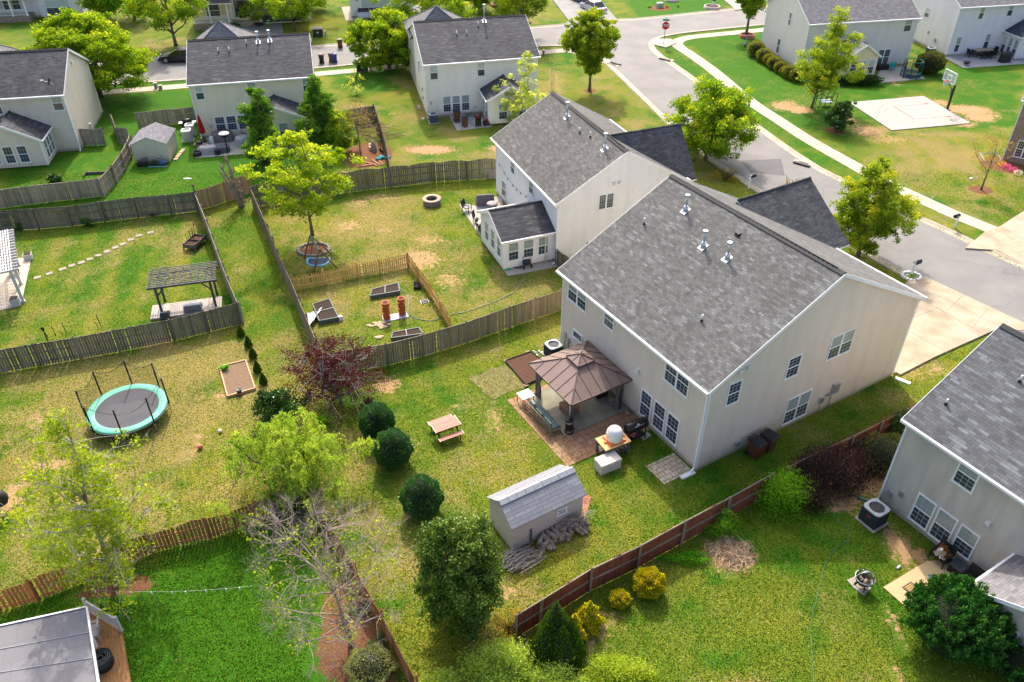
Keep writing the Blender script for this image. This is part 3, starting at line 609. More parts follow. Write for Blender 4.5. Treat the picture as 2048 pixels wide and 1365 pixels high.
def window(root,face,c,a0,a1,z0,z1,sash=1,cols=3,rows=2,blind='half',name='window',mid=True,low=True):
    if a1<a0:a0,a1=a1,a0
    mp=wmap(face,c); b=MB(); F=.07
    mbox(b,mp,a0,a0+F,z0,z1,.002,.045);mbox(b,mp,a1-F,a1,z0,z1,.002,.045);mbox(b,mp,a0+F,a1-F,z1-F,z1,.002,.045);mbox(b,mp,a0+F-.1,a1-F+.1,z0-.02,z0+F,.002,.06)
    w_=(a1-a0)/sash; zm=(z0+z1)/2
    for s in range(sash):
        l=a0+s*w_; r=l+w_
        if s: mbox(b,mp,l-.06,l+.06,z0+F,z1-F,.002,.042)
        if mid: mbox(b,mp,l+F,r-F,zm-.03,zm+.03,.002,.036)
        for k in range(1,cols):
            x=l+F+(w_-2*F)*k/cols; mbox(b,mp,x-.008,x+.008,(z0+F if low else zm),z1-F,.004,.026,1)
        zs=[(zm,z1-F)]+([(z0+F,zm)] if low else [])
        for za,zb in zs:
            for k in range(1,rows): z=za+(zb-za)*k/rows; mbox(b,mp,l+F,r-F,z-.008,z+.008,.004,.025,1)
    wo=b.build(name,[WHITE,MUNT],root); g=MB()
    mbox(g,mp,a0+.02,a1-.02,z0+.02,zm,.002,.014,0); mbox(g,mp,a0+.02,a1-.02,zm,z1-.02,.002,.014,1)
    up=GLB if blind=='half' else (GLW if blind=='pale' else GLD)
    g.build('pane',[GLD,up],wo); return wo
def pane_rows(root,face,c,z0,z1,spans,**k):
    for a0,a1 in spans: window(root,face,c,a0,a1,z0,z1,**k)
def house(label,org,yaw,S,T,e,r,axis,wall,roof,z0=-.05,ohs=.18,oht=.32,name='house',ridge_t=None,group=None,gable_top=True,fnd=True,ds=()):
    """S length along the ridge, T across. axis 'y': ridge along local y (rear eave at x=0); 'x': ridge along x (rear eave at y=0)"""
    h=thing(name,label,'house',(org[0],org[1],0),R(yaw),group); rt=ridge_t or T/2
    m=(lambda s,t,z:(t,s,z)) if axis=='y' else (lambda s,t,z:(s,t,z))
    sl0,sl1=S if isinstance(S,tuple) else (0,S)
    b=MB(); zb=.22 if fnd else z0
    pen=[(0,zb),(T,zb),(T,e),(rt,r),(0,e)]; vs=[m(sl0,t,z) for t,z in pen]+[m(sl1,t,z) for t,z in pen]
    fs=[(0,1,2,3,4),(9,8,7,6,5),(0,4,9,5),(1,6,7,2)]
    if axis=='y': fs=[f[::-1] for f in fs]
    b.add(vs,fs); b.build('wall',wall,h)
    if fnd:
        b=MB(); p=m(sl0+.02,.02,z0);q=m(sl1-.02,T-.02,.22); b.box(p,q); b.build('foundation',FOUND,h)
    k=(r-e)/rt; k2=(r-e)/(T-rt); th=.12; a,c=sl0-ohs,sl1+ohs
    ez=e-oht*k+th; rz=r+th
    b=MB()
    A=[m(c,-oht,ez),m(a,-oht,ez),m(a,rt,rz),m(c,rt,rz)] ; B=[m(a,T+oht,e-oht*k2+th),m(c,T+oht,e-oht*k2+th),m(c,rt,rz),m(a,rt,rz)]
    if axis=='x': A=[A[1],A[0],A[3],A[2]]; B=[B[1],B[0],B[3],B[2]]
    b.slab(*A,th,0,1); b.slab(*B,th,0,1); rf=b.build('roof',[roof,WHITE],h)
    b=MB()
    n=int((c-a)/.3)
    for i in range(n):
        s=a+.05+(c-a-.1)*i/n; s2=a+.05+(c-a-.1)*(i+1)/n+.04
        b.bar(m(s,rt-.1,rz-.02),m(s2,rt-.1,rz+.0),.24,.035,0,up=m(0,-k,1) if axis=='x' else m(0,-k,1)); b.bar(m(s,rt+.1,rz-.02),m(s2,rt+.1,rz+.0),.24,.035,0,up=m(0,k2,1))
    b.tube([m(a+.5,rt,rz+.0),m(c-.5,rt,rz+.0)],.075,6,1); b.build('ridge_cap',[roof,BLACKR],rf)
    b=MB()
    for t0,kk,sg in ((-oht,k,-1),(T+oht,k2,1)):
        z=e-oht*kk; b=MB(); b.bar(m(a,t0+sg*.06,z+.06),m(c,t0+sg*.06,z+.06),.12,.13); b.build('gutter',WHITE,h)
    for s,sg in ((a,-1),(c,1)):
        s_=s+sg*.012; b=MB()
        b.bar(m(s_,-oht,ez-th+.03),m(s_,rt,r+.03),.024,.2,0,up=(0,0,1)); b.bar(m(s_,T+oht,e-oht*k2+.03),m(s_,rt,r+.03),.024,.2,0,up=(0,0,1)); b.build('rake_board',WHITE,h)
    for s in (sl0,sl1):
        for t0 in (0,T):
            b=MB()
            so_=-1 if s==sl0 else 1; to=-1 if t0==0 else 1
            p=m(s-so_*.07,t0-to*.07,zb);q=m(s+so_*.015,t0+to*.015,e-.02); b.box([min(x,y) for x,y in zip(p,q)],[max(x,y) for x,y in zip(p,q)]); b.build('corner_trim',WHITE,h)
    for s,t0,ds_,dt in ds:     # downspouts: position on the plan, outward direction
        b=MB(); b.tube([m(s,t0+dt*(oht+.05),e-.12),m(s+ds_*.06,t0+dt*.08,e-.5),m(s+ds_*.06,t0+dt*.08,.25),m(s+ds_*.06,t0+dt*.35,.05)],.055,4); b.build('downspout',WHITE,h)
    HG[h.name]=[rt,r,e,k,k2,th,T]
    return h
BLACKR=mat('ridge_vent_black',(.015,.015,.016),.7,.2)
def roofpt(h,axis,s,t):
    rt,r,e,k,k2,th,T=HG[h.name]; z=(e+k*t if t<rt else e+k2*(T-t))+th
    return (t,s,z) if axis=='y' else (s,t,z)
def flue(h,axis,s,t,H=.95,parent=True):
    p=roofpt(h,axis,s,t); b=MB(); rt,r,e,k=HG[h.name][:4]; b2=[]
    d=(lambda a,c:(p[0]+c,p[1]+a,p[2]+k*c)) if axis=='y' else (lambda a,c:(p[0]+a,p[1]+c,p[2]+k*c))
    b.slab(d(-.2,-.25),d(.2,-.25),d(.2,.2),d(-.2,.2),-.02,0,0)
    b.cyl((p[0],p[1],p[2]-.05),.35,.17,.1,12); b.cyl((p[0],p[1],p[2]+.2),H-.2,.068,None,12); b.cyl((p[0],p[1],p[2]+H-.06),.1,.15,.14,12)
    b.build('roof_vent',VENTM,h)
def pipe(h,axis,s,t,H=.35):
    p=roofpt(h,axis,s,t); b=MB(); b.cyl((p[0],p[1],p[2]-.05),.16,.09,.05,10,1); b.cyl((p[0],p[1],p[2]+.05),H,.045,None,8,0); b.build('vent_pipe',[WHITE2,BLACKF],h)
def wbox(h,face,c,a,z,w_,hh,d,mt,name):
    b=MB(); mbox(b,wmap(face,c),a-w_/2,a+w_/2,z-hh/2,z+hh/2,.002,d); return b.build(name,mt,h)
def sunroom(h,axis,x0,x1,y0,y1,e,r,face,wall,roof,wins,oh=.22):
    """gabled addition; face: side its gable looks to"""
    b=MB(); g=face in('-x','+x'); zb=.12
    if g:
        ym=(y0+y1)/2; k=(r-e)/(ym-y0)
        pen=[(y0,zb),(y1,zb),(y1,e),(ym,r),(y0,e)]; vs=[(x0,t,z) for t,z in pen]+[(x1,t,z) for t,z in pen]; fs=[(4,3,2,1,0),(5,6,7,8,9),(5,9,4,0),(2,7,6,1)]
        b.add(vs,fs); b.build('sunroom_wall',wall,h); b=MB(); a=x0-oh if face=='-x' else x0; c=x1 if face=='-x' else x1+oh
        b.slab((a,y0-oh,e-oh*k+.1),(c,y0-oh,e-oh*k+.1),(c,ym,r+.1),(a,ym,r+.1),.1,0,1); b.slab((c,y1+oh,e-oh*k+.1),(a,y1+oh,e-oh*k+.1),(a,ym,r+.1),(c,ym,r+.1),.1,0,1)
        b.tube([(a,ym,r+.11),(c,ym,r+.11)],.06,6,0)
        rf=b.build('sunroom_roof',[roof,WHITE],h); b=MB(); s_=(a-.012) if face=='-x' else c+.012
        b.bar((s_,y0-oh,e-oh*k+.03),(s_,ym,r+.03),.024,.2);b.bar((s_,y1+oh,e-oh*k+.03),(s_,ym,r+.03),.024,.2)
        for yy in (y0-oh-.05,y1+oh+.05): b.bar((a,yy,e-oh*k+.04),(c,yy,e-oh*k+.04),.1,.1)
        for yy in (y0,y1): b.box(((x0-.015 if face=='-x' else x1-.1),yy-.015,zb),((x0+.1 if face=='-x' else x1+.015),yy+.015,e))
        b.build('sunroom_trim',WHITE,rf)
    else:
        xm=(x0+x1)/2; k=(r-e)/(xm-x0)
        pen=[(x0,zb),(x1,zb),(x1,e),(xm,r),(x0,e)]; vs=[(t,y0,z) for t,z in pen]+[(t,y1,z) for t,z in pen]; fs=[(0,1,2,3,4),(9,8,7,6,5),(0,4,9,5),(1,6,7,2)]
        b.add(vs,fs); b.build('sunroom_wall',wall,h); b=MB(); a=y0-oh; c=y1
        b.slab((x0-oh,c,e-oh*k+.1),(x0-oh,a,e-oh*k+.1),(xm,a,r+.1),(xm,c,r+.1),.1,0,1); b.slab((x1+oh,a,e-oh*k+.1),(x1+oh,c,e-oh*k+.1),(xm,c,r+.1),(xm,a,r+.1),.1,0,1)
        b.tube([(xm,a,r+.11),(xm,c,r+.11)],.06,6,0)
        rf=b.build('sunroom_roof',[roof,WHITE],h); b=MB(); s_=a-.012
        b.bar((x0-oh,s_,e-oh*k+.03),(xm,s_,r+.03),.024,.2);b.bar((x1+oh,s_,e-oh*k+.03),(xm,s_,r+.03),.024,.2)
        for xx in (x0-oh-.05,x1+oh+.05): b.bar((xx,a,e-oh*k+.04),(xx,c,e-oh*k+.04),.1,.1)
        for xx in (x0,x1): b.box((xx-.015 if xx==x0 else xx-.1,y0-.015,zb),(xx+.1 if xx==x0 else xx+.015,y0+.1,e))
        b.build('sunroom_trim',WHITE,rf)
    for (f,c,a0,a1,z0,z1,kw) in wins: window(h,f,c,a0,a1,z0,z1,**kw)
def crossgable(h,x0,x1,yr,hw,zr,ze,wall,roof,axis='y',sgn=1,wz=.2,wx0=None,hw2=None):
    """front gable running along local x (axis 'y') or y (axis 'x')"""
    m=(lambda x,y,z:(x,y,z)) if axis=='y' else (lambda x,y,z:(y,x,z))
    hw2=hw2 or hw; b=MB(); k=(zr-ze)/hw; kb=(zr-ze)/hw2; oh=.3
    A=[m(x0,yr-hw-oh,ze-oh*k),m(x1,yr-hw-oh,ze-oh*k),m(x1,yr,zr),m(x0,yr,zr)]; B=[m(x1,yr+hw2+oh,ze-oh*kb),m(x0,yr+hw2+oh,ze-oh*kb),m(x0,yr,zr),m(x1,yr,zr)]
    if axis=='x': A=[A[1],A[0],A[3],A[2]];B=[B[1],B[0],B[3],B[2]]
    b.slab(*A,.11,0,1); b.slab(*B,.11,0,1); b.tube([m(x0,yr,zr+.01),m(x1,yr,zr+.01)],.07,6,0); b.build('front_gable_roof',[roof,WHITE],h)
    b=MB(); wx0=wx0 if wx0 is not None else x1-3; x1_=x1-.25
    pen=[(yr-hw,wz),(yr+hw2,wz),(yr+hw2,ze-.12),(yr,zr-.12),(yr-hw,ze-.12)]
    vs=[m(wx0,t,z) for t,z in pen]+[m(x1_,t,z) for t,z in pen]; fs=[(4,3,2,1,0),(5,6,7,8,9),(5,9,4,0),(2,7,6,1)]
    if axis=='x': fs=[f[::-1] for f in fs]
    b.add(vs,fs); b.build('front_wing',wall,h)
# --- main beige house
H1o=P(1391,943); 
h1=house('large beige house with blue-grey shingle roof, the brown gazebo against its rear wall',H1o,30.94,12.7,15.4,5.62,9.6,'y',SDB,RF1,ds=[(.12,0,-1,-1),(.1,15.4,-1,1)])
G='grid'
window(h1,'-x',0,10.24,12.12,3.94,5.38,2,3,2,'half'); window(h1,'-x',0,7.62,8.56,4.22,5.3,1,3,3,'dark'); window(h1,'-x',0,10.42,11.4,1.58,2.17,1,3,2,'dark',mid=False)
window(h1,'-x',0,1.4,3.25,3.94,5.35,2,3,3,'dark')
for a in ((3.87,4.79),(2.72,3.66),(1.62,2.56)): window(h1,'-x',0,*a,.42,2.24,1,3,3,'dark')
window(h1,'-y',0,1.2,2.1,3.9,5.35,1,3,3,'dark'); window(h1,'-y',0,5.3,6.27,3.9,5.3,1,3,3,'dark'); window(h1,'-y',0,8.4,10.25,3.9,5.48,2,3,3,'half'); window(h1,'-y',0,6.09,7.97,.33,2.2,2,3,3,'half')
for s,t_ in ((9.9,6.35),(7.0,5.2),(5.3,5.35)): flue(h1,'y',s,t_,.95)
for s,t_ in ((11.2,4.5),(3.3,2.1)): pipe(h1,'y',s,t_)
p=roofpt(h1,'y',6.05,6.7); b=MB(); b.box((p[0]-.16,p[1]-.16,p[2]-.02),(p[0]+.16,p[1]+.16,p[2]+.1),0,(.04,.04)); b.build('roof_vent',BLACKF,h1)
wbox(h1,'-x',0,5.26,3.13,.26,.26,.16,WHITE2,'dryer_vent'); 
for a in (1.72,2.3): wbox(h1,'-y',0,a,6.0,.2,.22,.15,WHITE2,'wall_vent')
wbox(h1,'-y',0,2.69,.69,.32,.3,.14,GREYM,'wall_vent'); wbox(h1,'-y',0,9.95,1.45,.42,.62,.2,GREYM,'meter_box'); wbox(h1,'-y',0,9.0,.95,.26,.4,.14,GREYM,'utility_box'); wbox(h1,'-y',0,9.45,1.15,.2,.16,.12,GREYM,'utility_box')
b=MB(); b.tube([(9.0,-.07,.75),(9.0,-.07,.0)],.025,6); b.tube([(9.8,-.07,1.2),(9.8,-.07,.0)],.03,6); b.tube([(9.1,-.06,1.0),(9.75,-.06,1.3)],.02,5); b.build('conduit',GREYM,h1)
wbox(h1,'-x',0,12.15,1.2,.2,.4,.1,GREYM,'utility_box'); wbox(h1,'-x',0,11.75,1.05,.16,.3,.1,GREYM,'utility_box')
b=MB(); b.tube([(-.06,12.15,1.0),(-.1,12.1,.5),(-.3,11.9,.3)],.02,5); b.tube([(-.06,11.75,.9),(-.06,11.75,.1)],.02,5); b.build('conduit',BLACKF,h1)
crossgable(h1,10.75,16.95,10.15,3.7,8.4,5.75,SDB,RFX,wx0=14,hw2=2.3)
# --- white-sided house behind it
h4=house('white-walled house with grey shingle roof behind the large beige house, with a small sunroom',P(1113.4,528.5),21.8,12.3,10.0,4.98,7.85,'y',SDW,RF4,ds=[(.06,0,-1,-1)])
for a0,a1,z0,z1,s in ((10.0,11.0,.5,1.95,1),(4.44,5.3,3.35,4.46,1),(8.16,9.0,3.4,4.5,1)): window(h4,'-x',0,a0,a1,z0,z1,s,3,2,'half')
window(h4,'-x',0,5.9,6.8,.5,1.95,1,3,2,'half')
window(h4,'-y',0,3.07,4.3,3.76,4.97,2,3,3,'dark',mid=False)
for a in (4.2,4.62): wbox(h4,'-y',0,a,5.66,.2,.2,.14,WHITE2,'wall_vent')
p4=roofpt(h4,'y',0,0)
flue(h4,'y',8.1,4.25,1.15); flue(h4,'y',1.7,4.2,1.15); pipe(h4,'y',5.3,4.0); pipe(h4,'y',4.0,4.2); 
sunroom(h4,'y',-3.95,0,.55,5.15,2.5,3.62,'-x',SDW,RFD,[('-x',-3.95,.95,1.75,.75,2.35,{}),('-x',-3.95,2.2,3.0,.75,2.35,{}),('-x',-3.95,3.45,4.25,.75,2.35,{}),('-y',.55,-3.6,-2.75,.7,2.2,{}),('-y',.55,-2.45,-1.6,.7,2.2,{}),('-y',.55,-1.3,-.45,.7,2.2,{})])
crossgable(h4,5.2,11.15,3.05,2.7,7.83,5.05,SDW,RFX,wx0=8)
# --- upper centre white house
h3=house('ivory two-storey house with dark shingle roof, at the top centre beside the street corner',P(855.5,236),13,11.4,12.2,5.4,7.65,'x',SDI,RFD,ds=[(.05,0,-1,-1)])
for a in ((.47,1.3),(5.2,6.0),(10.2,11.0)): window(h3,'-y',0,*a,3.78,5.2,1,1,1,'pale')
for a in ((1.6,2.45),(2.55,3.4),(3.5,4.35)): window(h3,'-y',0,*a,.42,2.08,1,3,3,'half')
window(h3,'-x',0,3.6,4.3,3.6,4.6,1,2,2,'dark');window(h3,'-x',0,4.6,5.3,2.9,4.2,1,2,2,'dark')
wbox(h3,'-y',0,.42,1.5,.2,.35,.1,GREYM,'utility_box'); wbox(h3,'-y',0,4.9,.75,.12,.12,.06,GREYM,'wall_vent'); 
for z in (1.2,2.1): wbox(h3,'-x',0,2.6,z,.3,.3,.12,GREYM,'utility_box')
flue(h3,'x',7.1,5.5,1.6); pipe(h3,'x',3.9,3.6,.4);pipe(h3,'x',4.9,3.6,.4);pipe(h3,'x',6.3,4.7,.45)
sunroom(h3,'x',5.6,10.0,-3.4,0,2.55,3.7,'-y',SDI,RFD,[('-y',-3.4,6.6,7.5,.5,2.1,{}),('-y',-3.4,8.6,9.5,.5,2.1,{}),('-x',5.6,-2.9,-2.1,.4,2.1,{'blind':'dark'}),('-x',5.6,-1.6,-.8,.4,2.1,{'blind':'dark'})])
def hip(h,ax_,ay,az,x0,x1,y0,y1,z,roof,wall=None):
    b=MB(); a=(ax_,ay,az); c=[(x0,y0,z),(x1,y0,z),(x1,y1,z),(x0,y1,z)]
    for i in range(4):
        p,q=Vector(c[i]),Vector(c[(i+1)%4]); b.add([p,q,a],[(0,1,2)],0,uv=[[(0,0),((q-p).length,0),((q-p).length/2,(Vector(a)-(p+q)/2).length)]])
    b.add(c,[(3,2,1,0)],1)
    for p in c: b.tube([p,a],.07,5,0,False)
    b.build('front_hip_roof',[roof,WHITE],h)
    if wall: b=MB(); b.box((x0+.35,y0+.1,.2),(x1-.35,y1-.35,z-.02)); b.build('front_wing',wall,h)
RFH=shingle('hip_shingle_grey',(.13,.13,.135),(.20,.2,.21),(.24,.24,.25),.33,.15,.6,.1)
hip(h3,2.95,10.9,7.95,-.35,6.4,8.2,15.2,5.45,RFH,SDI)
# --- cream house
h2=house('cream two-storey house with dark shingle roof, behind the two columnar trees at the upper left',P(403.8,277),12.2,11.1,11.0,5.25,7.5,'x',SDC,RFD,ds=[(.05,0,-1,-1)])
for a in ((.35,1.15),(5.05,5.9),(10.1,10.85)): window(h2,'-y',0,*a,3.69,5.08,1,2,2,'pale' if a[0]<1 else 'half',low=False)
for a in ((1.5,2.45),(2.55,3.5),(3.6,4.5)): window(h2,'-y',0,*a,.55,2.0,1,3,3,'dark')
wbox(h2,'-y',0,1.1,1.1,.16,.25,.08,GREYM,'utility_box')
pipe(h2,'x',2.7,3.6,.4);pipe(h2,'x',3.7,3.6,.4);pipe(h2,'x',5.3,4.4,.45);flue(h2,'x',6.4,4.7,.95);flue(h2,'x',7.5,4.8,.95)
sunroom(h2,'x',4.9,9.8,-3.1,0,2.5,3.6,'-y',SDC,RFD,[('-y',-3.1,7.5,8.4,.5,2.1,{})])
hip(h2,2.4,10.9,7.85,-.9,5.9,8.0,14.5,5.2,RFH,SDC)
# --- tan house on the left
h0=house('tan house with grey shingle roof and gabled bay at the upper left edge',P(162.5,301),10.8,(-16,0),9.4,5.38,7.8,'x',SDT,RFD,ds=[(-.06,0,1,-1),(-.06,9.4,1,1)])
for a in ((-1.12,-.18),(-6.2,-5.3)): window(h0,'-y',0,*a,3.85,5.25,1,2,2,'half',low=False)
wbox(h0,'+x',0,4.9,6.6,.25,.25,.15,WHITE2,'wall_vent'); wbox(h0,'+x',0,4.4,.6,.4,.6,.2,WHITE2,'meter_box')
sunroom(h0,'x',-7.6,-2.0,-3.2,0,2.5,4.0,'-y',SDT,RFD,[('-y',-3.2,-6.6,-5.7,.5,2.1,{'blind':'dark'}),('-y',-3.2,-5.3,-4.45,.5,2.1,{'blind':'dark'}),('-y',-3.2,-4.15,-3.3,.5,2.1,{'blind':'dark'}),('+x',-2.0,-2.7,-2.0,.5,2.2,{'blind':'dark'}),('+x',-2.0,-1.9,-1.2,.5,2.2,{'blind':'dark'}),('+x',-2.0,-1.1,-.4,.5,2.2,{'blind':'dark'})])
hip(h0,-9.2,10.2,7.6,-12.5,-5.5,7.4,13.2,5.2,RFH,SDT)
d=thing('satellite_dish','small black satellite dish on the roof eave of the tan house','dish',h0.matrix_basis@Vector((-.75,.9,0)),R(10.8)); d.location=Matrix.LocRotScale(h0.location,h0.rotation_euler,None)@Vector((-.5,.35,5.75))
b=MB(); b.tube([(0,0,0),(-.1,-.05,.35),(-.3,-.1,.62)],.03,6); b.tube([(-.3,-.1,.6),(-.75,-.3,.8)],.02,5); b.box((-.95,-.36,.76),(-.7,-.24,.88)); b.build('mount_arm',GREYM,d)
b=MB(); b.lathe([(.001,0),(.2,.03),(.34,.1),(.34,.115),(.2,.045),(.001,.015)],(0,0,0),16,0,1,.85); o=b.build('dish_face',BLACK,d); o.location=(-.25,-.02,.62); o.rotation_euler=(R(25),R(-65),0)
# --- house bottom right
h8=house('greige house with grey shingle roof at the lower right, beside the dog patio',P(1755.6,1001),31.4,(-14,0),10.8,5.55,8.6,'y',SDG,RFB,ds=[(-.1,0,1,-1)])
for a0,a1,z0,z1 in ((-3.72,-2.72,3.9,5.36),(-2.64,-1.66,.36,2.15),(-3.73,-2.76,.32,2.15),(-4.82,-3.88,.5,2.14)): window(h8,'-x',0,a0,a1,z0,z1,1,3,3,'half')
wbox(h8,'-x',0,-4.83,3.12,.2,.2,.12,WHITE2,'wall_vent'); wbox(h8,'-x',0,-.45,.9,.22,.35,.12,GREYM,'utility_box'); wbox(h8,'-x',0,-.95,1.35,.18,.3,.1,GREYM,'utility_box')
pipe(h8,'y',-.7,1.2,.25); pipe(h8,'y',-2.2,3.6,.3)
sunroom(h8,'y',-3.1,0,-11.4,-6.5,2.55,3.85,'-x',SDG,RFG,[('-x',-3.1,-8.6,-7.7,.5,2.1,{})])
# --- upper right houses
h6=house('pale house with light grey roof, yellow-gabled bay and a row of round bushes',P(1810,131),11,(-13.4,0),10.3,5.45,8.1,'x',SDY,RFG,ds=[(-.06,0,1,-1)],)
window(h6,'-y',0,-1.57,-.6,3.88,5.37,1,2,2,'half',low=False); window(h6,'-y',0,-3.95,-2.38,.25,2.05,2,3,3,'dark')
window(h6,'-x',-13.4,4.07,4.72,4.0,5.5,1,2,3,'dark'); window(h6,'-x',-13.4,5.55,6.25,.4,2.15,1,2,3,'dark')
pipe(h6,'x',-6.0,3.1,.4)
sunroom(h6,'x',-9.7,-6.1,-3.3,0,2.5,3.75,'-y',SDYE,RFG,[('-y',-3.3,-7.15,-6.35,.5,2.1,{'blind':'pale'}),('-y',-3.3,-8.2,-7.4,.5,2.1,{'blind':'pale'}),('-y',-3.3,-9.3,-8.5,.5,2.1,{'blind':'dark'})])
h7=house('white house with purple-grey shingle roof in the top right corner, dining set on its patio',P(1891,113.7),12,15,10.4,5.75,8.3,'x',SDV,RFG,ds=[])
for a0,a1,z0,z1 in ((2.7,3.4,4.16,5.68),(6.5,7.28,4.3,5.75),(.8,1.5,.44,2.3),(4.7,5.45,.58,2.42)): window(h7,'-y',0,a0,a1,z0,z1,1,2,2,'half',low=False)
window(h7,'-x',0,5.0,5.9,3.1,4.3,1,2,2,'pale'); wbox(h7,'-x',0,2.6,1.2,.3,.4,.15,GREYM,'meter_box'); wbox(h7,'-x',0,4.2,1.7,.2,.3,.1,GREYM,'utility_box'); wbox(h7,'-y',0,5.0,3.9,.15,.15,.1,WHITE2,'wall_vent')
sunroom(h7,'x',7.2,12.5,-2.9,0,2.65,4.1,'-y',SDV,shingle('roof_shingle_blue',(.03,.045,.06),(.06,.085,.11),(.09,.12,.15),.4,.15,.5,.2),[('-y',-2.9,8.2,9.0,.4,2.1,{}),('-x',7.2,-.85,-.15,.15,2.2,{'blind':'pale','cols':1,'rows':1,'name':'door'}),('-x',7.2,-1.75,-1.1,.15,2.2,{}),('-x',7.2,-2.7,-2.0,.15,2.2,{})])
# --- brick house sliver on the right edge
BRK=pavers('brown_brick',(.20,.12,.085),(.30,.20,.15),.22,.075,(.34,.3,.26),.5,.008)
def brickobj(name,c1,c2):
    m,t,b=nt(name); tc=N(t,'TexCoord'); s=N(t,'SeparateXYZ'); t.links.new(tc.outputs['Object'],s.inputs[0]); cb_=N(t,'CombineXYZ'); t.links.new(mth(t,'ADD',s.outputs[0],s.outputs[1]),cb_.inputs[0]); t.links.new(s.outputs[2],cb_.inputs[1])
    br=N(t,'TexBrick'); t.links.new(cb_.outputs[0],br.inputs['Vector'])
    for k,v in (('Color1',(*c1,1)),('Color2',(*c2,1)),('Mortar',(.36,.32,.28,1)),('Scale',1),('Brick Width',.23),('Row Height',.08),('Mortar Size',.01)): br.inputs[k].default_value=v
    t.links.new(br.outputs[0],b.inputs['Base Color']); b.inputs['Roughness'].default_value=.9; return m
BRW=brickobj('brick_wall',(.17,.1,.07),(.30,.2,.145)); BRS=brickobj('shed_block_wall',(.38,.35,.31),(.43,.40,.36))
h9=house('brown brick house at the right edge with flowers along its foot',P(2003,320),-38,9,9,5.6,7.6,'x',BRW,RFG,fnd=False)
window(h9,'-y',0,.75,2.0,.55,2.1,2,3,3,'dark'); window(h9,'-y',0,.75,2.0,3.4,4.9,2,3,3,'dark')
# --- top row of houses across the street (only their feet are in frame)
b0=P(95,52); h10=house('grey-white house with a dark blue porch roof and white railing, top left corner',(b0.x-13,b0.y+2.5,0),10,(-2,16),9,5.4,7.8,'x',SDV,RFD)
def porch(h,x0,x1,y0,y1,z0,zr,roofm,posts,rail=True,lip=.25):
    b=MB(); b.box((x0,y0,0),(x1,y1,z0)); b.build('porch_base',BRW,h)
    b=MB(); b.slab((x0-lip,y0-lip,zr),(x1+lip,y0-lip,zr),(x1+lip,y1,zr+.9),(x0-lip,y1,zr+.9),.12,0,1); b.build('porch_roof',[roofm,WHITE],h)
    for x in posts:
        b=MB(); b.box((x-.09,y0+.05,z0),(x+.09,y0+.23,zr-.1)); b.box((x-.13,y0+.01,z0),(x+.13,y0+.27,z0+.2)); b.build('porch_post',WHITE,h)
    if rail:
        b=MB(); b.box((x0+.05,y0+.1,z0+.82),(x1-.05,y0+.18,z0+.88)); b.box((x0+.05,y0+.1,z0+.08),(x1-.05,y0+.18,z0+.13)); n=int((x1-x0)/.14)
        for i in range(n): x=x0+.1+i*.14; b.box((x-.02,y0+.12,z0+.1),(x+.02,y0+.16,z0+.84))
        b.build('railing',WHITE,h)
RFP=shingle('porch_shingle_navy',(.02,.035,.055),(.035,.06,.09),(.05,.08,.11),.3,.14,.7,.1)
porch(h10,-1,9.6,-2.2,0,.75,3.0,RFP,(.2,2.6,5.2,7.6,9.4))
window(h10,'-y',0,6.0,8.2,1.0,2.7,2,2,2,'dark'); window(h10,'-y',0,1.5,3.7,1.0,2.7,2,2,2,'dark'); window(h10,'-y',0,3,5.4,4.2,5.2,2,2,2,'half'); window(h10,'-y',0,6.9,8.4,4.2,5.2,1,2,2,'half')
b=MB(); b.box((10.5,-.4,.1),(15.7,.6,5.3)); b.build('front_wing',SDV,h10); window(h10,'-y',-.4,11.8,14.2,3.6,5.0,2,2,2,'dark')
window(h10,'-y',-.4,11.4,14.6,.2,2.3,1,4,4,'pale',name='garage_door')
b0=P(384,62); h11=house('yellow house with white columns, dark front door with wreath and white garage door',(b0.x,b0.y+2.0,0),10,15,9,5.6,8,'x',SDYE,RFD)
porch(h11,0,5.0,-2.0,0,.8,3.3,RFD,(.2,2.3,4.6)); window(h11,'-y',0,1.6,3.4,1.0,2.9,1,2,2,'dark'); window(h11,'-y',0,5.2,7.2,.9,3.3,1,4,2,'dark',mid=False,name='door_surround')
b=MB(); b.box((5.75,-.12,.85),(6.7,-.05,3.0)); dd=b.build('front_door',mat('dark_green_door',(.01,.018,.014),.3),h11)
b=MB(); b.tube([(6.22+.2*math.cos(a*.5236),-.16,2.3+.2*math.sin(a*.5236)) for a in range(13)],.05,6,cap=False); b.build('wreath',mat('wreath_twigs',(.35,.22,.1),.9,.4,20),dd)
b=MB(); b.box((4.9,-.9,.0),(7.4,0,.55));b.box((5.1,-1.3,0),(7.2,-.9,.28)); b.build('steps',FOUND,h11)
for x in (4.85,7.45):
    b=MB(); b.box((x-.14,-.5,.3),(x+.14,-.2,5.2)); b.build('column',WHITE,h11)
b=MB(); b.box((7.9,-.5,.1),(14.6,.5,5.2)); b.build('garage_wing',SDYE,h11); window(h11,'-y',-.5,8.6,13.6,.15,2.5,1,1,4,'pale',name='garage_door')
b=MB(); b.slab((7.8,-1.1,2.9),(14.7,-1.1,2.9),(14.7,-.5,3.3),(7.8,-.5,3.3),.1,0,1); b.build('garage_eyebrow',[RFD,WHITE],h11)
b0=P(703,36); h12=house('white house with a wide garage door behind the parked silver car, at the top',(b0.x,b0.y,0),8,8.5,9,5.6,8,'x',SDW,RFD)
window(h12,'-y',0,1.5,6.9,.15,2.4,1,1,4,'pale',name='garage_door'); wbox(h12,'-y',0,.95,2.3,.14,.3,.12,BLACK,'wall_lamp')
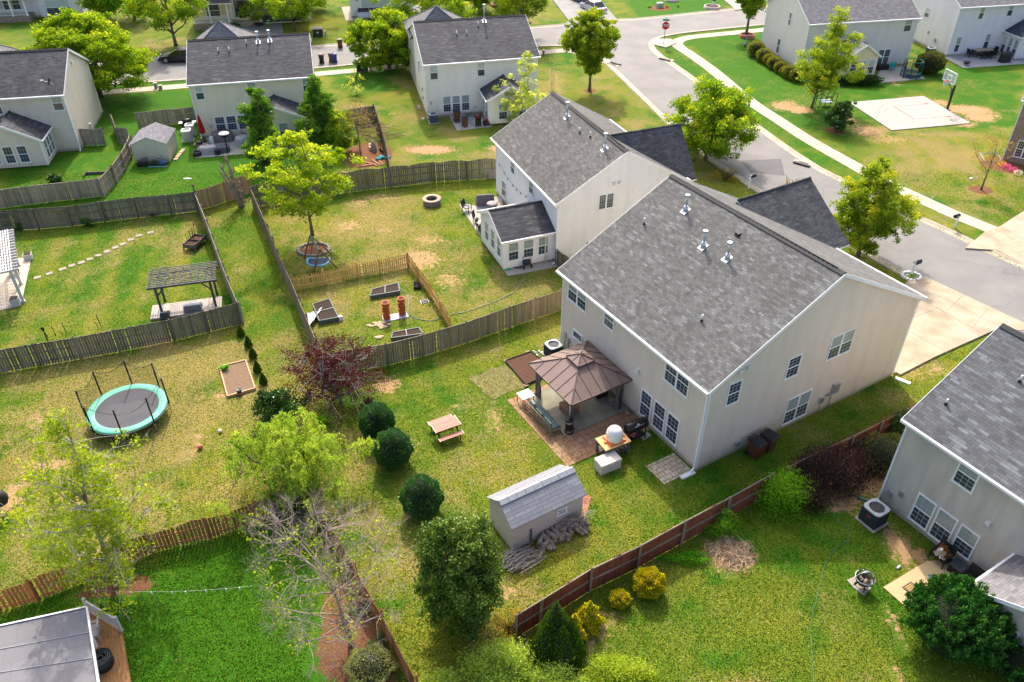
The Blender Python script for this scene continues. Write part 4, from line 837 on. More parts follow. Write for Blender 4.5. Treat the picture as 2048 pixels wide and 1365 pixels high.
# ---------------- fences ----------------
def boardmat(name,c,c2,isl=.4,rough=.85):
    m,t,b=nt(name); g=N(t,'NewGeometry'); r=g.outputs['Random Per Island']; tc=N(t,'TexCoord'); mp=N(t,'Mapping'); mp.inputs['Scale'].default_value=(6,6,.8); t.links.new(tc.outputs['Object'],mp.inputs[0])
    n=noise(t,2,6,mp.outputs[0]); n2=noise(t,.35,3); col=mixc(t,ramp(t,n,.3,.7),c,c2); col=mixc(t,1.0,col,mixc(t,r,(1-isl,)*3,(1+isl*.6,1+isl*.55,1+isl*.5)),'MULTIPLY')
    col=mixc(t,ramp(t,n2,.45,.7),col,mixc(t,1.0,col,(.75,.78,.72),'MULTIPLY'))
    t.links.new(col,b.inputs['Base Color']); b.inputs['Roughness'].default_value=rough; b.inputs['Specular IOR Level'].default_value=.2; bump(t,b,n,.3,.01); return m
FG=boardmat('fence_weathered_grey',(.21,.19,.15),(.13,.12,.09)); FGL=boardmat('fence_weathered_light',(.36,.31,.25),(.23,.19,.15),.35); FGR=boardmat('fence_brown_grey',(.29,.23,.165),(.19,.155,.11),.3)
FO=boardmat('fence_orange_brown',(.42,.20,.085),(.27,.125,.06),.4); FR=boardmat('fence_red_stain',(.27,.075,.04),(.19,.055,.032),.25); FT=boardmat('fence_tan',(.42,.29,.16),(.3,.2,.11),.3); FY=boardmat('picket_yellow_pine',(.72,.47,.16),(.58,.36,.12),.2)
FRT=boardmat('rail_weathered',(.30,.25,.19),(.2,.16,.12),.2)
def fence(label,pts,h,m,rail_side=1,posts=2.4,bw=.14,gap=.012,wave=.0,rm=None,skip=0,posth=.0,top=False,picket=False,scallop=0,group=None,name='wooden_fence',seed=3,jit=.02,rails=(.3,.98,1.55),zj=0,cat='fence',holes=()):
    """pts: (px,py) at the foot (or at height h when top)"""
    rnd=random.Random(seed); W=[P(px,py,h if top else 0) for px,py in pts]; o=W[0].copy(); o.z=0
    t=thing(name,label,cat,o,0,group); L=[(p-o) for p in W]; 
    for p in L: p.z=0
    bb=MB(); rr={z:MB() for z in rails if z<h}; acc=0; bay=posts
    def arc(s):
        u=(s%bay)/bay; return -scallop*math.sin(math.pi*u) if scallop>0 else scallop*0-scallop*math.sin(math.pi*u)
    pp=[]
    for i in range(len(L)-1):
        a,c=L[i],L[i+1]; d=c-a; ln=d.length; d/=ln; n=Vector((d.y,-d.x,0))*rail_side; s=0
        while s<ln-.02:
            hh=h+arc(acc+s)+wave*math.sin((acc+s)*.9+seed)+rnd.uniform(-jit,jit); p=a+d*s; q=a+d*min(s+bw,ln); w2=.0095
            if not any(x0<acc+s<x1 for x0,x1 in holes):
                z0=.03; tw=rnd.uniform(-.006,.006)
                A=[p-n*(w2+tw),q-n*(w2-tw),q+n*(w2+tw),p+n*(w2-tw)]
                if picket:
                    m_=(p+q)/2; vs=[Vector((v.x,v.y,z0)) for v in A]+[Vector((v.x,v.y,hh-.08)) for v in A]+[Vector(((m_-n*w2).x,(m_-n*w2).y,hh)),Vector(((m_+n*w2).x,(m_+n*w2).y,hh))]
                    bb.add(vs,[(0,3,2,1),(0,1,5,4),(1,2,6,5),(2,3,7,6),(3,0,4,7),(4,5,8),(7,9,6),(5,6,9,8),(7,4,8,9)])
                else:
                    k=.022
                    vs=[Vector((v.x,v.y,z0)) for v in A]+[Vector((v.x,v.y,hh-k)) for v in A]; e=d*k
                    vs+=[Vector((v.x+e.x*sg,v.y+e.y*sg,hh)) for v,sg in zip(A,(1,-1,-1,1))]
                    bb.add(vs,[(0,3,2,1),(0,1,5,4),(1,2,6,5),(2,3,7,6),(3,0,4,7),(4,5,9,8),(5,6,10,9),(6,7,11,10),(7,4,8,11),(8,9,10,11)])
            s+=bw+(gap if rnd.random()>.06 else gap*3)
        for z in rails:
            if z<h: 
                k=max(1,int(ln/1.2)); 
                for j in range(k):
                    u0,u1=ln*j/k,ln*(j+1)/k; z0_=z+wave*.6*math.sin((acc+u0)*.9+seed); z1_=z+wave*.6*math.sin((acc+u1)*.9+seed)
                    rr[z].bar(a+d*u0+n*.03+Vector((0,0,z0_)),a+d*u1+n*.03+Vector((0,0,z1_)),.04,.09)
        k=max(1,round(ln/posts))
        for j in range(k+(1 if i==len(L)-2 else 0)):
            q=a+d*(ln*j/k)+n*.1; pp.append(q)
        acc+=ln
    bb.build('boards',m,t); [r_.build('rail',rm or m,t) for r_ in rr.values()]
    for q in pp:
        b=MB(); hp=h+posth+rnd.uniform(-.03,.04); b.box((q.x-.05,q.y-.05,-.1),(q.x+.05,q.y+.05,hp)); b.box((q.x-.05,q.y-.05,hp),(q.x+.05,q.y+.05,hp+.04),0,(.03,.03)); b.build('post',rm or m,t)
    return t
fence('long grey board fence in the left foreground yard, between the trampoline and the grey pergola',[(-120,765),(0,747),(240,704),(350,682),(484,648)],1.62,FG,-1,wave=.03,jit=.03,gap=.02,seed=4)
fence('dark grey fence with rails and posts facing the camera, behind the stepping stone lawn',[(-120,477),(0,463),(79,459),(145,453),(211,444),(277,436),(343,429),(396,423)],1.75,FG,1,posts=3.0,wave=.03,rm=FG,seed=8)
fence('pale weathered board fence at the left edge, farther of the two parallel fences',[(-120,434),(0,418),(100,405),(206,393)],1.6,FGL,-1,wave=.03,seed=2)
fence('short weathered fence run slanting toward the cream shed from the parallel fences',[(207,396),(232,368),(250,343),(262,320),(268,304)],1.7,FGL,1,seed=12,scallop=.1)
fence('thin grey fence seen along its top beside the grey pergola and planter box',[(399,425),(420,478),(442,540),(462,595),(484,648)],1.68,FGL,-1,seed=5,wave=.02)
fence('light brown curved board fence beside the dead tree trunk',[(398,421),(430,412),(458,402),(480,394),(505,386)],1.75,FT,-1,seed=6,scallop=.08)
fence('grey fence seen along its top between the mown strip and the raised bed garden',[(508,414),(530,465),(560,540),(588,602),(617,672),(650,752)],1.7,FGR,-1,seed=7,wave=.02)
fence('dark grey fence along the back of the swing set yard',[(508,414),(560,408),(620,400),(685,387),(737,380),(800,373),(869,365),(935,361),(998,357)],1.78,FG,1,posts=2.6,scallop=-.13,seed=9,gap=.02)
fence('brown-grey board fence joining the main beige house to the purple tree',[(650,752),(777,731),(846,713),(936,686),(1020,655),(1122,621)],1.62,FGR,-1,seed=10,scallop=.07,gap=.018)
fence('orange-brown fence with rails toward the camera across the lower left yards',[(-60,1238),(0,1223),(77,1203),(190,1155),(308,1105),(420,1078),(520,1044),(600,1004)],1.5,FO,1,posts=3.2,scallop=.22,posth=.1,gap=.03,seed=11,rails=(.3,.95))
fence('orange-brown fence seen along its top at the bottom centre beside the mulch bed',[(600,1004),(650,1060),(712,1170),(765,1265),(833,1395)],1.5,FO,-1,posts=2.4,seed=13)
fence('red stained fence with grey rails between the shed yard and the yellow shrubs',[(1030,1277),(1080,1246),(1177,1184),(1272,1138),(1359,1089),(1446,1042),(1530,994)],1.68,FR,1,posts=2.75,rm=FRT,scallop=.1,posth=.08,seed=14,gap=.004,rails=(.85,1.6))
fence('short red fence run with grey rails behind the dark purple shrubs',[(1560,978),(1620,948),(1690,915),(1800,858),(1850,835)],1.6,FR,1,posts=2.75,rm=FRT,seed=15,gap=.004,rails=(.3,.95,1.5))
fence('yellow pine picket fence along the back of the raised bed garden',[(588,582),(650,571),(716,556),(760,548),(818,534)],1.15,FY,-1,posts=2.1,bw=.1,gap=.055,picket=True,seed=16,rails=(.3,.85),posth=.06)
fence('yellow pine picket fence seen along its top, right of the raised bed garden',[(818,534),(838,562),(862,594),(884,632),(903,664)],1.15,FY,1,posts=2.1,bw=.1,gap=.055,picket=True,seed=17,rails=(.3,.85),posth=.06)
fence('weathered grey gate panel beside the tan house corner',[(170,292),(190,292),(213,290)],1.7,FGL,1,seed=18,scallop=.05,cat='fence')
fence('weathered gate panel standing open left of the cream shed',[(232,262),(241,288),(263,290)],1.65,FGL,1,seed=19)
fence('light brown fence joining the cream house to the street lawn behind the cream shed',[(279,257),(310,254),(338,250),(366,248),(392,245)],1.6,FGL,1,seed=20,scallop=.1,posts=2.3)
fence('grey-brown fence seen along its top beside the bare tree and brush heap',[(752,242),(764,280),(774,315),(785,372)],1.7,FGR,1,seed=21)
fence('short fence top joining the bare tree bed to the columnar trees',[(640,262),(690,252),(752,242)],1.6,FGL,1,seed=22)
fence('short dark gate between the white-walled house and the beige house',[(1113,530),(1122,538),(1136,546)],1.3,FG,1,seed=23); fence('small dark fence section against the gable wall of the white-walled house',[(1154,505),(1164,510),(1175,516)],1.3,FG,1,seed=24)
# ---------------- trees ----------------
tree('big rounded bright green tree beside the tan house at the upper left',(203,194),(185,16),262,'spread',LM['street'],110,260,.3,1.0,.24,.2,3,nlimb=14,lean=(-.8,0),hollow=.2,flat=.6,lobes=.1,group='street trees')
tree('tall green tree left of the black sedan at the top',(352,92),(345,-70),150,'round',LM['street'],45,200,.3,.9,.22,.28,5,group='street trees',nlimb=8)
tree('yellow-green tree left of the top lawn, behind the yellow house driveway',(590,62),(585,-60),170,'round',LM['street'],45,190,.32,.95,.2,.3,6,group='street trees')
tree('full green tree on the corner lawn left of the ivory house',(779,138),(768,8),150,'egg',LM['street'],75,260,.28,.75,.2,.13,7,nlimb=10,group='street trees',hollow=.15)
tree('dark leafy tree behind the full green tree at the top',(850,88),(850,-60),180,'round',LM['street'],45,190,.32,.95,.2,.2,8,group='street trees')
tree('yellow-green tree behind the ridge of the ivory house',(1045,80),(1045,-80),120,'round',LM['mid'],40,200,.3,.9,.2,.22,9,group='street trees')
tree('vase-shaped yellow-green zelkova on the corner lawn beside the street',(1179,182),(1182,22),112,'vase',LM['mid'],62,270,.27,.68,.17,.27,10,nlimb=10,group='street trees')
tree('dark green tree above the round bushes at the top right of the street corner',(1492,72),(1500,-70),95,'vase',LM['street'],45,220,.28,.8,.2,.33,11,group='street trees')
tree('broad green tree between the white-walled house roof and the side street',(1412,318),(1390,160),200,'round',LM['street'],80,250,.26,.8,.18,.1,12,lean=(-.2,0),nlimb=12,group='street trees',hollow=.1)
tree('bright yellow-green tree beside the front gable of the main beige house',(1716,512),(1728,305),172,'egg',LM['mid'],62,290,.2,.62,.15,.13,13,nlimb=10,group='street trees',hollow=.1)
tree('tall airy green tree beside the basketball court',(1623,216),(1652,20),118,'egg',LM['mid'],58,190,.22,.7,.14,.17,14,nlimb=12,hollow=.05,lean=(.9,0),group=None,lobes=.25)
tree('spreading lime green spring tree behind the swing set',(625,470),(612,262),205,'round',LM['spring'],60,190,.17,.6,.13,.3,15,nlimb=14,hollow=.15,lobes=.3,flat=.6,twigs=1,sparse=.92)
tree('left of the two dark columnar trees against the cream house',(536,322),(520,162),88,'column',LM['column'],52,300,.19,.55,.13,.04,16,nlimb=8,hollow=.0,group='columnar trees')
tree('right of the two dark columnar trees against the cream house',(646,296),(638,150),92,'column',LM['column'],52,300,.19,.55,.13,.04,17,nlimb=8,hollow=.0,group='columnar trees')
tree('low leafy bush-like tree at the foot of the right columnar tree',(690,300),(682,220),66,'round',LM['street'],20,200,.19,.5,.07,.1,18,group=None)
tree('tall thin birch with pale new leaves beside the ivory house',(1055,262),(1050,72),78,'column',LM['pale'],46,60,.16,.42,.07,.15,19,nlimb=12,hollow=.1,lean=(0,0),bark=BARKL,twigs=1)
tree('shorter pale leafed birch against the ivory house bay',(1018,252),(1012,138),60,'egg',LM['pale'],26,70,.15,.4,.05,.1,20,nlimb=8,hollow=.1,bark=BARKL,twigs=1)
tree('thin leafless sapling with upright twigs left of the zelkova',(1103,222),(1108,80),34,'column',LM['pale'],16,6,.1,.35,.035,.1,21,nlimb=8,bark=BARKL,twigs=2,multi=3)
tree('bare tree with dense brown twigs above the brush heap',(722,315),(718,200),76,'spread',LM['amber'],36,10,.12,.45,.09,.55,22,nlimb=12,bark=mat('twig_tan',(.25,.19,.12),.9,.3),twigs=4,hollow=.2)
tree('thin budding sapling on the lawn left of the ivory house',(713,190),(708,138),48,'egg',LM['pale'],18,22,.16,.35,.05,.1,23,nlimb=8,twigs=2,bark=BARKL)
tree('sparse amber-budded tree in a mulch ring near the right edge',(1962,380),(1975,262),82,'vase',LM['amber'],34,14,.12,.4,.085,.3,24,nlimb=9,twigs=3,bark=BARK)
dt=thing('dead_tree','dead stripped tree trunk with broken jagged limbs by the brown curved fence','tree',P(484,414)); DW=mat('dead_wood',(.36,.27,.19),.9,.5,5,bmp=.6,c2=(.2,.15,.11)); rnd=random.Random(25)
for k,(tx,ty,h_) in enumerate(((-.55,.3,4.6),(-1.25,.1,3.4),(-1.0,-.2,4.0),(.15,.3,2.2),(-.2,-.3,2.6),(.35,-.1,1.6))):
    b=MB(); pts=[];rs=[]
    for i in range(9): u=i/8; pts.append((tx*u**1.2+rnd.uniform(-.05,.05),ty*u+rnd.uniform(-.05,.05),h_*u-.1)); rs.append(max(.03,(.24 if k<3 else .13)*(1-.8*u)*rnd.uniform(.7,1.25)))
    b.tube(pts,rs,7)
    for i in range(16 if k<3 else 8): u=rnd.uniform(.35,1); q=Vector(pts[int(u*8)]); a=rnd.uniform(0,6.28); l_=rnd.uniform(.2,.75); b.tube([q,q+Vector((.45*l_*math.cos(a),.45*l_*math.sin(a),l_*.5)),q+Vector((.5*l_*math.cos(a+.4),.5*l_*math.sin(a+.4),l_))],[.06,.04,.008],4)
    b.build('trunk' if k==0 else 'limb',DW,dt)
tree('large sparse yellow-green tree with grey branches in the lower left foreground',(232,1172),(120,800),320,'egg',LM['bud'],240,52,.13,.42,.13,.1,26,nlimb=34,hollow=.05,lean=(.8,0),bark=BARKL,twigs=3,lobes=.3,H=10.6,Rr=3.0,tonez=.2)
tree('nearly leafless grey tree spreading over the mulch bed at the bottom centre',(703,1290),(650,1000),300,'round',LM['bud'],190,18,.11,.45,.11,.13,27,nlimb=34,hollow=.1,lean=(-.7,.3),bark=mat('bare_branch_grey',(.34,.27,.23),.85,.25,8),twigs=7,H=7.9,Rr=3.2,sparse=.45,flat=.6)
tree('weeping willow-like tree with drooping light green fronds over the brown fence',(600,985),(600,815),270,'spread',LM['willow'],100,420,.12,.6,.14,.25,28,nlimb=18,hollow=.1,dirs='droop',flat=.9,H=4.8,Rr=3.7,lobes=.25,lean=(-.6,0),tonez=.4)
tree('wide purple-leafed redbud hanging over the brown-grey fence',(682,805),(660,655),205,'spread',LM['purple'],150,95,.085,.5,.12,.2,29,nlimb=26,hollow=.1,bark=BARKL,twigs=2,multi=3,H=4.3,Rr=3.3,lean=(-.5,0),lobes=.2)
tree('dark leafy evergreen cherry in the yard beside the shed',(925,1240),(905,1015),168,'round',LM['mag'],110,420,.12,.5,.12,.03,30,nlimb=8,hollow=.2,H=6.7,Rr=1.9,lobes=.1)
tree('dense dark evergreen tree behind the willow-like tree',(566,868),(560,780),118,'round',LM['holly'],34,300,.13,.5,.08,.05,31,nlimb=6,hollow=.1)
tree('small dark evergreen shrub-tree beside the basketball court in its mulch bed',(1672,262),(1668,190),52,'egg',LM['holly'],22,180,.17,.45,.06,.08,32,nlimb=8)
for bx,tx,wx,sd in ((270,-60,110,40),(215,-50,70,41),(950,-70,90,42),(620,-80,90,43),(1010,-90,80,44)):
    tree({270:'yellowish tree at the top left behind the big rounded tree',215:'olive tree at the top edge beside the grey-white house wing',950:'leafy green tree at the top above the ivory house ridge',620:'green tree at the top edge left of the white garage house',1010:'bright tree at the top edge left of the grey driveway'}[bx],(bx,40 if bx<300 else 20),(bx,tx),wx,'round',LM['street'] if bx!=270 else LM['bright'],26,170,.34,.95,.18,.15,sd,group='background trees')
GOLDC=mat('gold_inner',(.22,.17,.012),.9,.4,10,bmp=.4)
# ---------------- shrubs ----------------
for i,(b_,tp,w_,lb) in enumerate((((757,882),(757,804),70,'farthest of the three clipped dark green ball shrubs, nearest the purple redbud'),((789,938),(789,858),76,'middle of the three clipped dark green ball shrubs'),((846,1036),(845,940),84,'nearest of the three clipped dark green ball shrubs, beside the cherry tree'))):
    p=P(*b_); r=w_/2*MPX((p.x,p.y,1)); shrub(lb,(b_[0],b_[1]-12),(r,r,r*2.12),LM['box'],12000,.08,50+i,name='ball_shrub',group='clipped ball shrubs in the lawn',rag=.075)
shrub('small brown dead bush behind the farthest ball shrub',(733,812),(.6,.55,1.0),LM['plum'],900,.07,55,shape='loose')
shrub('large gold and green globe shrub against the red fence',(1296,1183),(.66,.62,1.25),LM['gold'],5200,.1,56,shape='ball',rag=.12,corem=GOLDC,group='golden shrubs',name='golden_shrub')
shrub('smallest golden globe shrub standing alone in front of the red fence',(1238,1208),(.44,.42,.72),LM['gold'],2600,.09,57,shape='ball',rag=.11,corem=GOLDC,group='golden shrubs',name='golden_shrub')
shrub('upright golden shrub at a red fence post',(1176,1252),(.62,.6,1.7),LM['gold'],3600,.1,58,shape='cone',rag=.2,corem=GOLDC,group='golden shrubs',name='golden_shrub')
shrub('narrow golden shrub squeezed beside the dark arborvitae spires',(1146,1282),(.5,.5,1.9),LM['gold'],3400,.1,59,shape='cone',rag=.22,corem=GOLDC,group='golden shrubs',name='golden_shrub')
for i,(bx,by,r,h_,lb) in enumerate(((1108,1306,.95,3.6,'tallest dark arborvitae spire beside the golden shrubs'),(1090,1322,.8,2.6,'left arborvitae spire of the trio by the red fence'),(1122,1330,.85,2.7,'front arborvitae spire of the trio by the red fence'),(1136,1316,.7,2.8,'right arborvitae spire of the trio by the red fence'))):
    shrub(lb,(bx,by),(r,r,h_),LM['cedar'],6500,.085,60+i,shape='cone',rag=.1,dirs='up',name='arborvitae',cat='conifer',group='arborvitae spires',asp=2.2)
for i,(bx,by,h_) in enumerate(((483,672,.75),(498,694,.85),(507,716,.8),(516,744,.85),(528,768,.8))):
    shrub(['first and farthest of the five little dark conifers','second of the five little dark conifers in a row','third and middle little dark conifer in the row','fourth little dark conifer, beside the timber sand bed','fifth and nearest little dark conifer, by the timber bed corner'][i],(bx,by),(.25,.25,h_*1.05),LM['cedar'],1500,.07,70+i,shape='cone',rag=.12,dirs='up',name='small_conifer',cat='conifer',group='little conifers in a row')
shrub('huge feathery juniper bush in front of the dog patio, lower right',(1890,1290),(1.85,1.75,2.9),LM['juniper'],42000,.11,80,shape='plume',dirs='up',name='juniper',cat='conifer',asp=2.4)
shrub('feathery juniper bush cut by the bottom right corner',(2025,1345),(1.2,1.2,1.9),LM['juniper'],16000,.11,81,shape='plume',dirs='up',name='juniper',cat='conifer',asp=2.4)
shrub('bright green arching shrub in front of the purple shrubs by the red fence',(1562,1010),(1.7,1.5,2.3),LM['bright'],12000,.085,82,shape='loose')
shrub('dark brown-purple spiky shrub, nearest to the green arching shrub',(1605,1000),(1.5,1.3,1.7),LM['plum'],7200,.085,83,shape='loose',dirs='up',group='purple loropetalum shrubs')
shrub('largest dark purple shrub in front of the short red fence run',(1650,968),(2.1,1.8,2.7),LM['plum'],17000,.085,84,shape='loose',dirs='up',group='purple loropetalum shrubs')
shrub('purple-brown shrub between the large purple shrub and the olive round shrub',(1706,940),(1.6,1.4,2.1),LM['plum'],10000,.085,85,shape='loose',dirs='up',group='purple loropetalum shrubs')
shrub('olive rounded shrub behind the corner of the greige house',(1762,930),(1.2,1.1,1.7),LM['olive'],4500,.08,86,shape='ball',rag=.2)
shrub('dark green shrub at the end of the short red fence beside the greige house',(1800,880),(1.1,1.0,2.4),LM['holly'],5000,.09,87,shape='loose')
shrub('leafy vine clump climbing the red fence',(1445,1062),(1.0,.8,1.5),LM['bright'],3000,.08,88,shape='loose')
shrub('low green weeds at the foot of the red fence right of the large golden shrub',(1375,1120),(1.5,.45,.5),LM['fresh'],2400,.07,89,shape='loose',stem=False,core=False)
shrub('large light green spreading shrub at the bottom centre',(1010,1350),(2.1,1.2,1.9),LM['ygshr2'],14000,.085,90,shape='loose',group='light green shrubs at the bottom')
shrub('amber-tipped yellow-green shrub at the bottom right of centre',(1235,1362),(1.8,1.0,1.5),LM['ygshr'],10000,.085,91,shape='loose',group='light green shrubs at the bottom')
shrub('yellow-green shrub at the bottom edge between the other two',(1110,1385),(1.5,1.0,1.6),LM['ygshr2'],8000,.085,92,shape='loose',group='light green shrubs at the bottom')
shrub('light green shrub at the bottom edge nearest the brown fence end',(880,1385),(1.3,.9,1.3),LM['ygshr2'],5500,.085,93,shape='loose',group='light green shrubs at the bottom')
shrub('brown twiggy bush by the left end of the red fence',(1020,1262),(1.1,.9,1.1),LM['amber'],1500,.07,94,shape='loose',stems=26,core=False)
shrub('cream variegated shrub in the mulch bed at the bottom',(742,1345),(.95,.85,1.0),LM['varie'],5200,.06,95,shape='ball',rag=.15)
for i,(bx,by) in enumerate(((742,1302),(762,1288),(722,1232),(700,1222),(735,1215))): shrub(['spiky iris clump nearest the variegated shrub','spiky iris clump against the brown fence end','spiky iris clump under the bare tree trunk','spiky iris clump left of the bare tree trunk','spiky iris clump right of the bare tree trunk'][i],(bx,by),(.34,.3,.42),LM['iris'],130,.42,100+i,shape='loose',dirs='up',stem=False,core=False,name='iris_plant',cat='plant',group='iris clumps in the mulch bed',asp=9)
for i,(bx,by,r) in enumerate(((1510,112,1.05),(1526,123,.9),(1537,130,.75),(1546,137,.8),(1559,145,.72),(1568,151,.6),(1578,156,.85),(1591,162,.8))):
    shrub(['biggest yellow-green round bush at the house corner, first of the row','second round bush of the row along the pale house','third round bush of the row along the pale house','fourth round bush of the row along the pale house, under the window','fifth, brownish round bush of the row along the pale house','sixth and smallest round bush of the row along the pale house','seventh round bush of the row along the pale house','last round bush of the row, beside the airy tree'][i],(bx,by),(r,r,r*1.65),LM['boxy'],1700,.13,110+i,rag=.07,name='round_bush',cat='bush',group='row of round bushes')
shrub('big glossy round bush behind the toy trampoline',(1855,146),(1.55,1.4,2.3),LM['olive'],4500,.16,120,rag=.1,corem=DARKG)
p_=P(1720,168); shrub('clipped dark hedge in front of the yellow-gabled bay',(1716,170),(2.6,.75,1.15),LM['holly'],5200,.12,121,rag=.06,name='hedge',cat='hedge')
shrub('small dark laurel shrub behind the pale parallel fence at the left',(106,362),(.85,.7,1.0),LM['holly'],900,.13,122,shape='loose')
for i,(bx,by) in enumerate(((40,462),(175,452),(305,430))): shrub(['dark weedy shrub by the fence behind the white pergola','dark leafy shrub against the fence beside the stepping stones lawn','low green weeds at the foot of the dark grey fence near the planter'][i],(bx,by),(.7,.4,.9-.25*i),LM['holly'],700,.1,123+i,shape='loose')
shrub('trimmed shrub beside the yellow house steps',(472,66),(.8,.7,1.2),LM['holly'],900,.18,126); shrub('red-tinged sapling shrub in front of the main house gable roof',(1576,400),(1.2,1.0,2.4),LM['amber'],900,.13,127,shape='loose',dirs='up',stems=14)
shrub('low brown twiggy shrub in the front yard between the two front gables',(1450,360),(2.1,1.4,1.3),LM['amber'],900,.1,128,shape='loose',stems=30); shrub('feathery shrub beside the ivory house corner',(1062,192),(1.0,.9,2.6),LM['bright'],1400,.14,129,shape='loose',stems=12)
for i,(bx,by) in enumerate(((2003,332),(2012,337),(2026,344),(2035,350))): shrub(['orange flower clump at the brick house corner','pink flower clump beside the orange one','pink flower clump under the brick house window','white flower clump nearest the right edge'][i],(bx,by),(.34,.3,.4),leafmat(['flower_orange','flower_pink','flower_pink','flower_white'][i],*[((.5,.2,.02),(.8,.35,.05)),((.5,.03,.25),(.85,.1,.5)),((.5,.03,.25),(.85,.1,.5)),((.5,.5,.5),(.85,.85,.85))][i]),220,.09,130+i,stem=False,core=False,name='flower_clump',cat='flowers',group='flowers along the brick house')
for i,(bx,by) in enumerate(((703,852+35),(1228,905+20))): shrub(['weedy tuft left of the farthest ball shrub','weedy tuft at the corner of the pizza oven cart'][i],(bx if i else 640,by if i else 845),(.5,.4,.35),LM['fresh'],350,.1,140+i,shape='loose',stem=False,core=False,name='weed_tuft',cat='weeds')
# ---------------- slabs, patios, beds ----------------
def put(name,label,cat,px,rz=0,z=0,group=None):
    p=P(px[0],px[1],z) if len(px)==2 else Vector(px); return thing(name,label,cat,p,R(rz),group)
def one(b,name,mats,label,cat,loc,rz=0,group=None):
    o=b.build(name,mats); o.location=loc; o.rotation_euler=(0,0,R(rz)); return tag(o,label,cat,group)
def px_slab(name,px,m,z,label,cat,group=None):
    w_=[P(*q) for q in px]; o=w_[0].copy(); b=MB(); b.prism([(q.x-o.x,q.y-o.y) for q in w_],-.02,z); ob=b.build(name,m); ob.location=o; return tag(ob,label,cat,group)
H1Y=30.94
def h1w(x,y,z=0): a=R(H1Y); return Vector((H1o.x+x*math.cos(a)-y*math.sin(a),H1o.y+x*math.sin(a)+y*math.cos(a),z))
def FR_(h,x,y,z=0): return Matrix.LocRotScale(h.location,h.rotation_euler,None)@Vector((x,y,z))
PAV=pavers('brick_pavers_tan',(.30,.15,.075),(.40,.24,.14),.4,.4,(.12,.08,.05),.0,.014); PAV2=pavers('paver_pad_stones',(.42,.34,.24),(.50,.43,.33),.42,.3,(.15,.13,.08),.5,.02); PAV3=pavers('red_brick_pavers',(.33,.12,.07),(.42,.2,.12),.3,.3,(.16,.1,.07),.5,.012)
def rect_h1(name,x0,x1,y0,y1,z,m,label,cat):
    b=MB(); b.box((x0,y0,-.02),(x1,y1,z)); return one(b,name,m,label,cat,h1w(0,0),H1Y)
rect_h1('paver_patio',-5.55,-.05,3.7,9.9,.03,PAV,'tan brick paver patio reaching out past the gazebo of the main house','patio')
b=MB(); b.box((-4.35,5.65,-.02),(-.05,9.6,.05)); b.bar((-2.2,5.65,.051),(-2.2,9.6,.051),.02,.004,1); b.bar((-4.35,7.6,.051),(-.05,7.6,.051),.02,.004,1)
one(b,'concrete_patio',[mat('gazebo_concrete',(.27,.265,.20),.85,.3,.9,c2=(.19,.175,.125)),JOINT],'stained concrete slab under the brown gazebo','patio',h1w(0,0),H1Y)
q=[P(1304,942-4),P(1344,917),P(1366,937),P(1330,957)]
b=MB(); b.box((-.95,-.75,-.02),(.95,.75,.035)); one(b,'paver_pad',PAV2,'small square pad of tan pavers in the shaded lawn near the house corner','paving',P(1338,938),31)
px_slab('patio',[(918,410),(955,413),(957,398),(1003,394),(1012,455),(1120,533),(1016,553),(966,482)],CONCW,.04,'pale concrete patio with wicker furniture beside the sunroom of the white-walled house','patio')
px_slab('patio',[(390,317),(396,292),(432,262),(560,262),(560,300),(500,308)],CONCW,.04,'pale concrete patio full of covered furniture behind the cream house','patio')
px_slab('patio',[(898,232),(978,228),(984,254),(914,262)],mat('stained_concrete',(.42,.41,.38),.88,.3,1.5),.04,'stained grey patio with bins and a red grill behind the ivory house','patio')
px_slab('patio',[(1744,167),(1762,140),(1812,131),(1850,158),(1800,163)],mat('patio_grey_tan',(.42,.37,.32),.88,.2,1),.04,'concrete patio under the toy trampoline','patio')
px_slab('patio',[(1890,117),(1895,113),(2048,96),(2070,128),(2040,129),(1927,137)],mat('patio_grey',(.34,.33,.33),.88,.2,1),.04,'grey concrete patio of the top right house','patio')
px_slab('patio',[(1766,1176),(1852,1124),(1880,1122),(2010,1200),(1960,1290),(1870,1250),(1806,1211)],mat('patio_tan',(.56,.41,.22),.85,.15,2,c2=(.50,.36,.19)),.05,'smooth tan patio slab beside the juniper, lower right','patio')
px_slab('pergola_patio',[(-60,640),(-60,520),(30,520),(64,514),(42,612),(0,622)],mat('patio_pale_tan',(.55,.47,.36),.85,.2,1),.06,'tan paved terrace under the white pergola at the left edge','patio')
px_slab('brick_path',[(1158,1000),(1166,985),(1184,996),(1168,1040),(1158,1036)],PAV3,.03,'red brick strip beside the right end of the shed','paving')
px_slab('paver_strip',[(767,646),(818,635),(812,624),(764,634)],mat('pale_paver_tiles',(.45,.45,.48),.8,.15,3),.05,'row of pale grey paver tiles under the terracotta planter towers','paving')
for i,(x,y) in enumerate(((75,556),(99,548),(125,539),(144,532),(163,526),(180,519),(196,512),(214,504),(231,496),(246,489),(262,480),(278,472),(301,466))):
    b=MB(); b.box((-.24,-.2,-.01),(.24,.2,.045),0,(.015,.015)); one(b,'stepping_stone',mat('stepping_stone_tan',(.34,.29,.23),.9,.2,8),['stepping stone nearest the white pergola','stepping stone second from the white pergola','stepping stone third from the white pergola','stepping stone fourth from the white pergola','stepping stone fifth from the white pergola','stepping stone sixth from the white pergola','stepping stone in the middle of the row of thirteen','stepping stone sixth from the planter end','stepping stone fifth from the planter end','stepping stone fourth from the planter end','stepping stone third from the planter end','stepping stone second from the planter end','last stepping stone, nearest the planter box'][i],'stepping stone',P(x,y),25+(i*37)%13,'stepping stones across the left lawn')
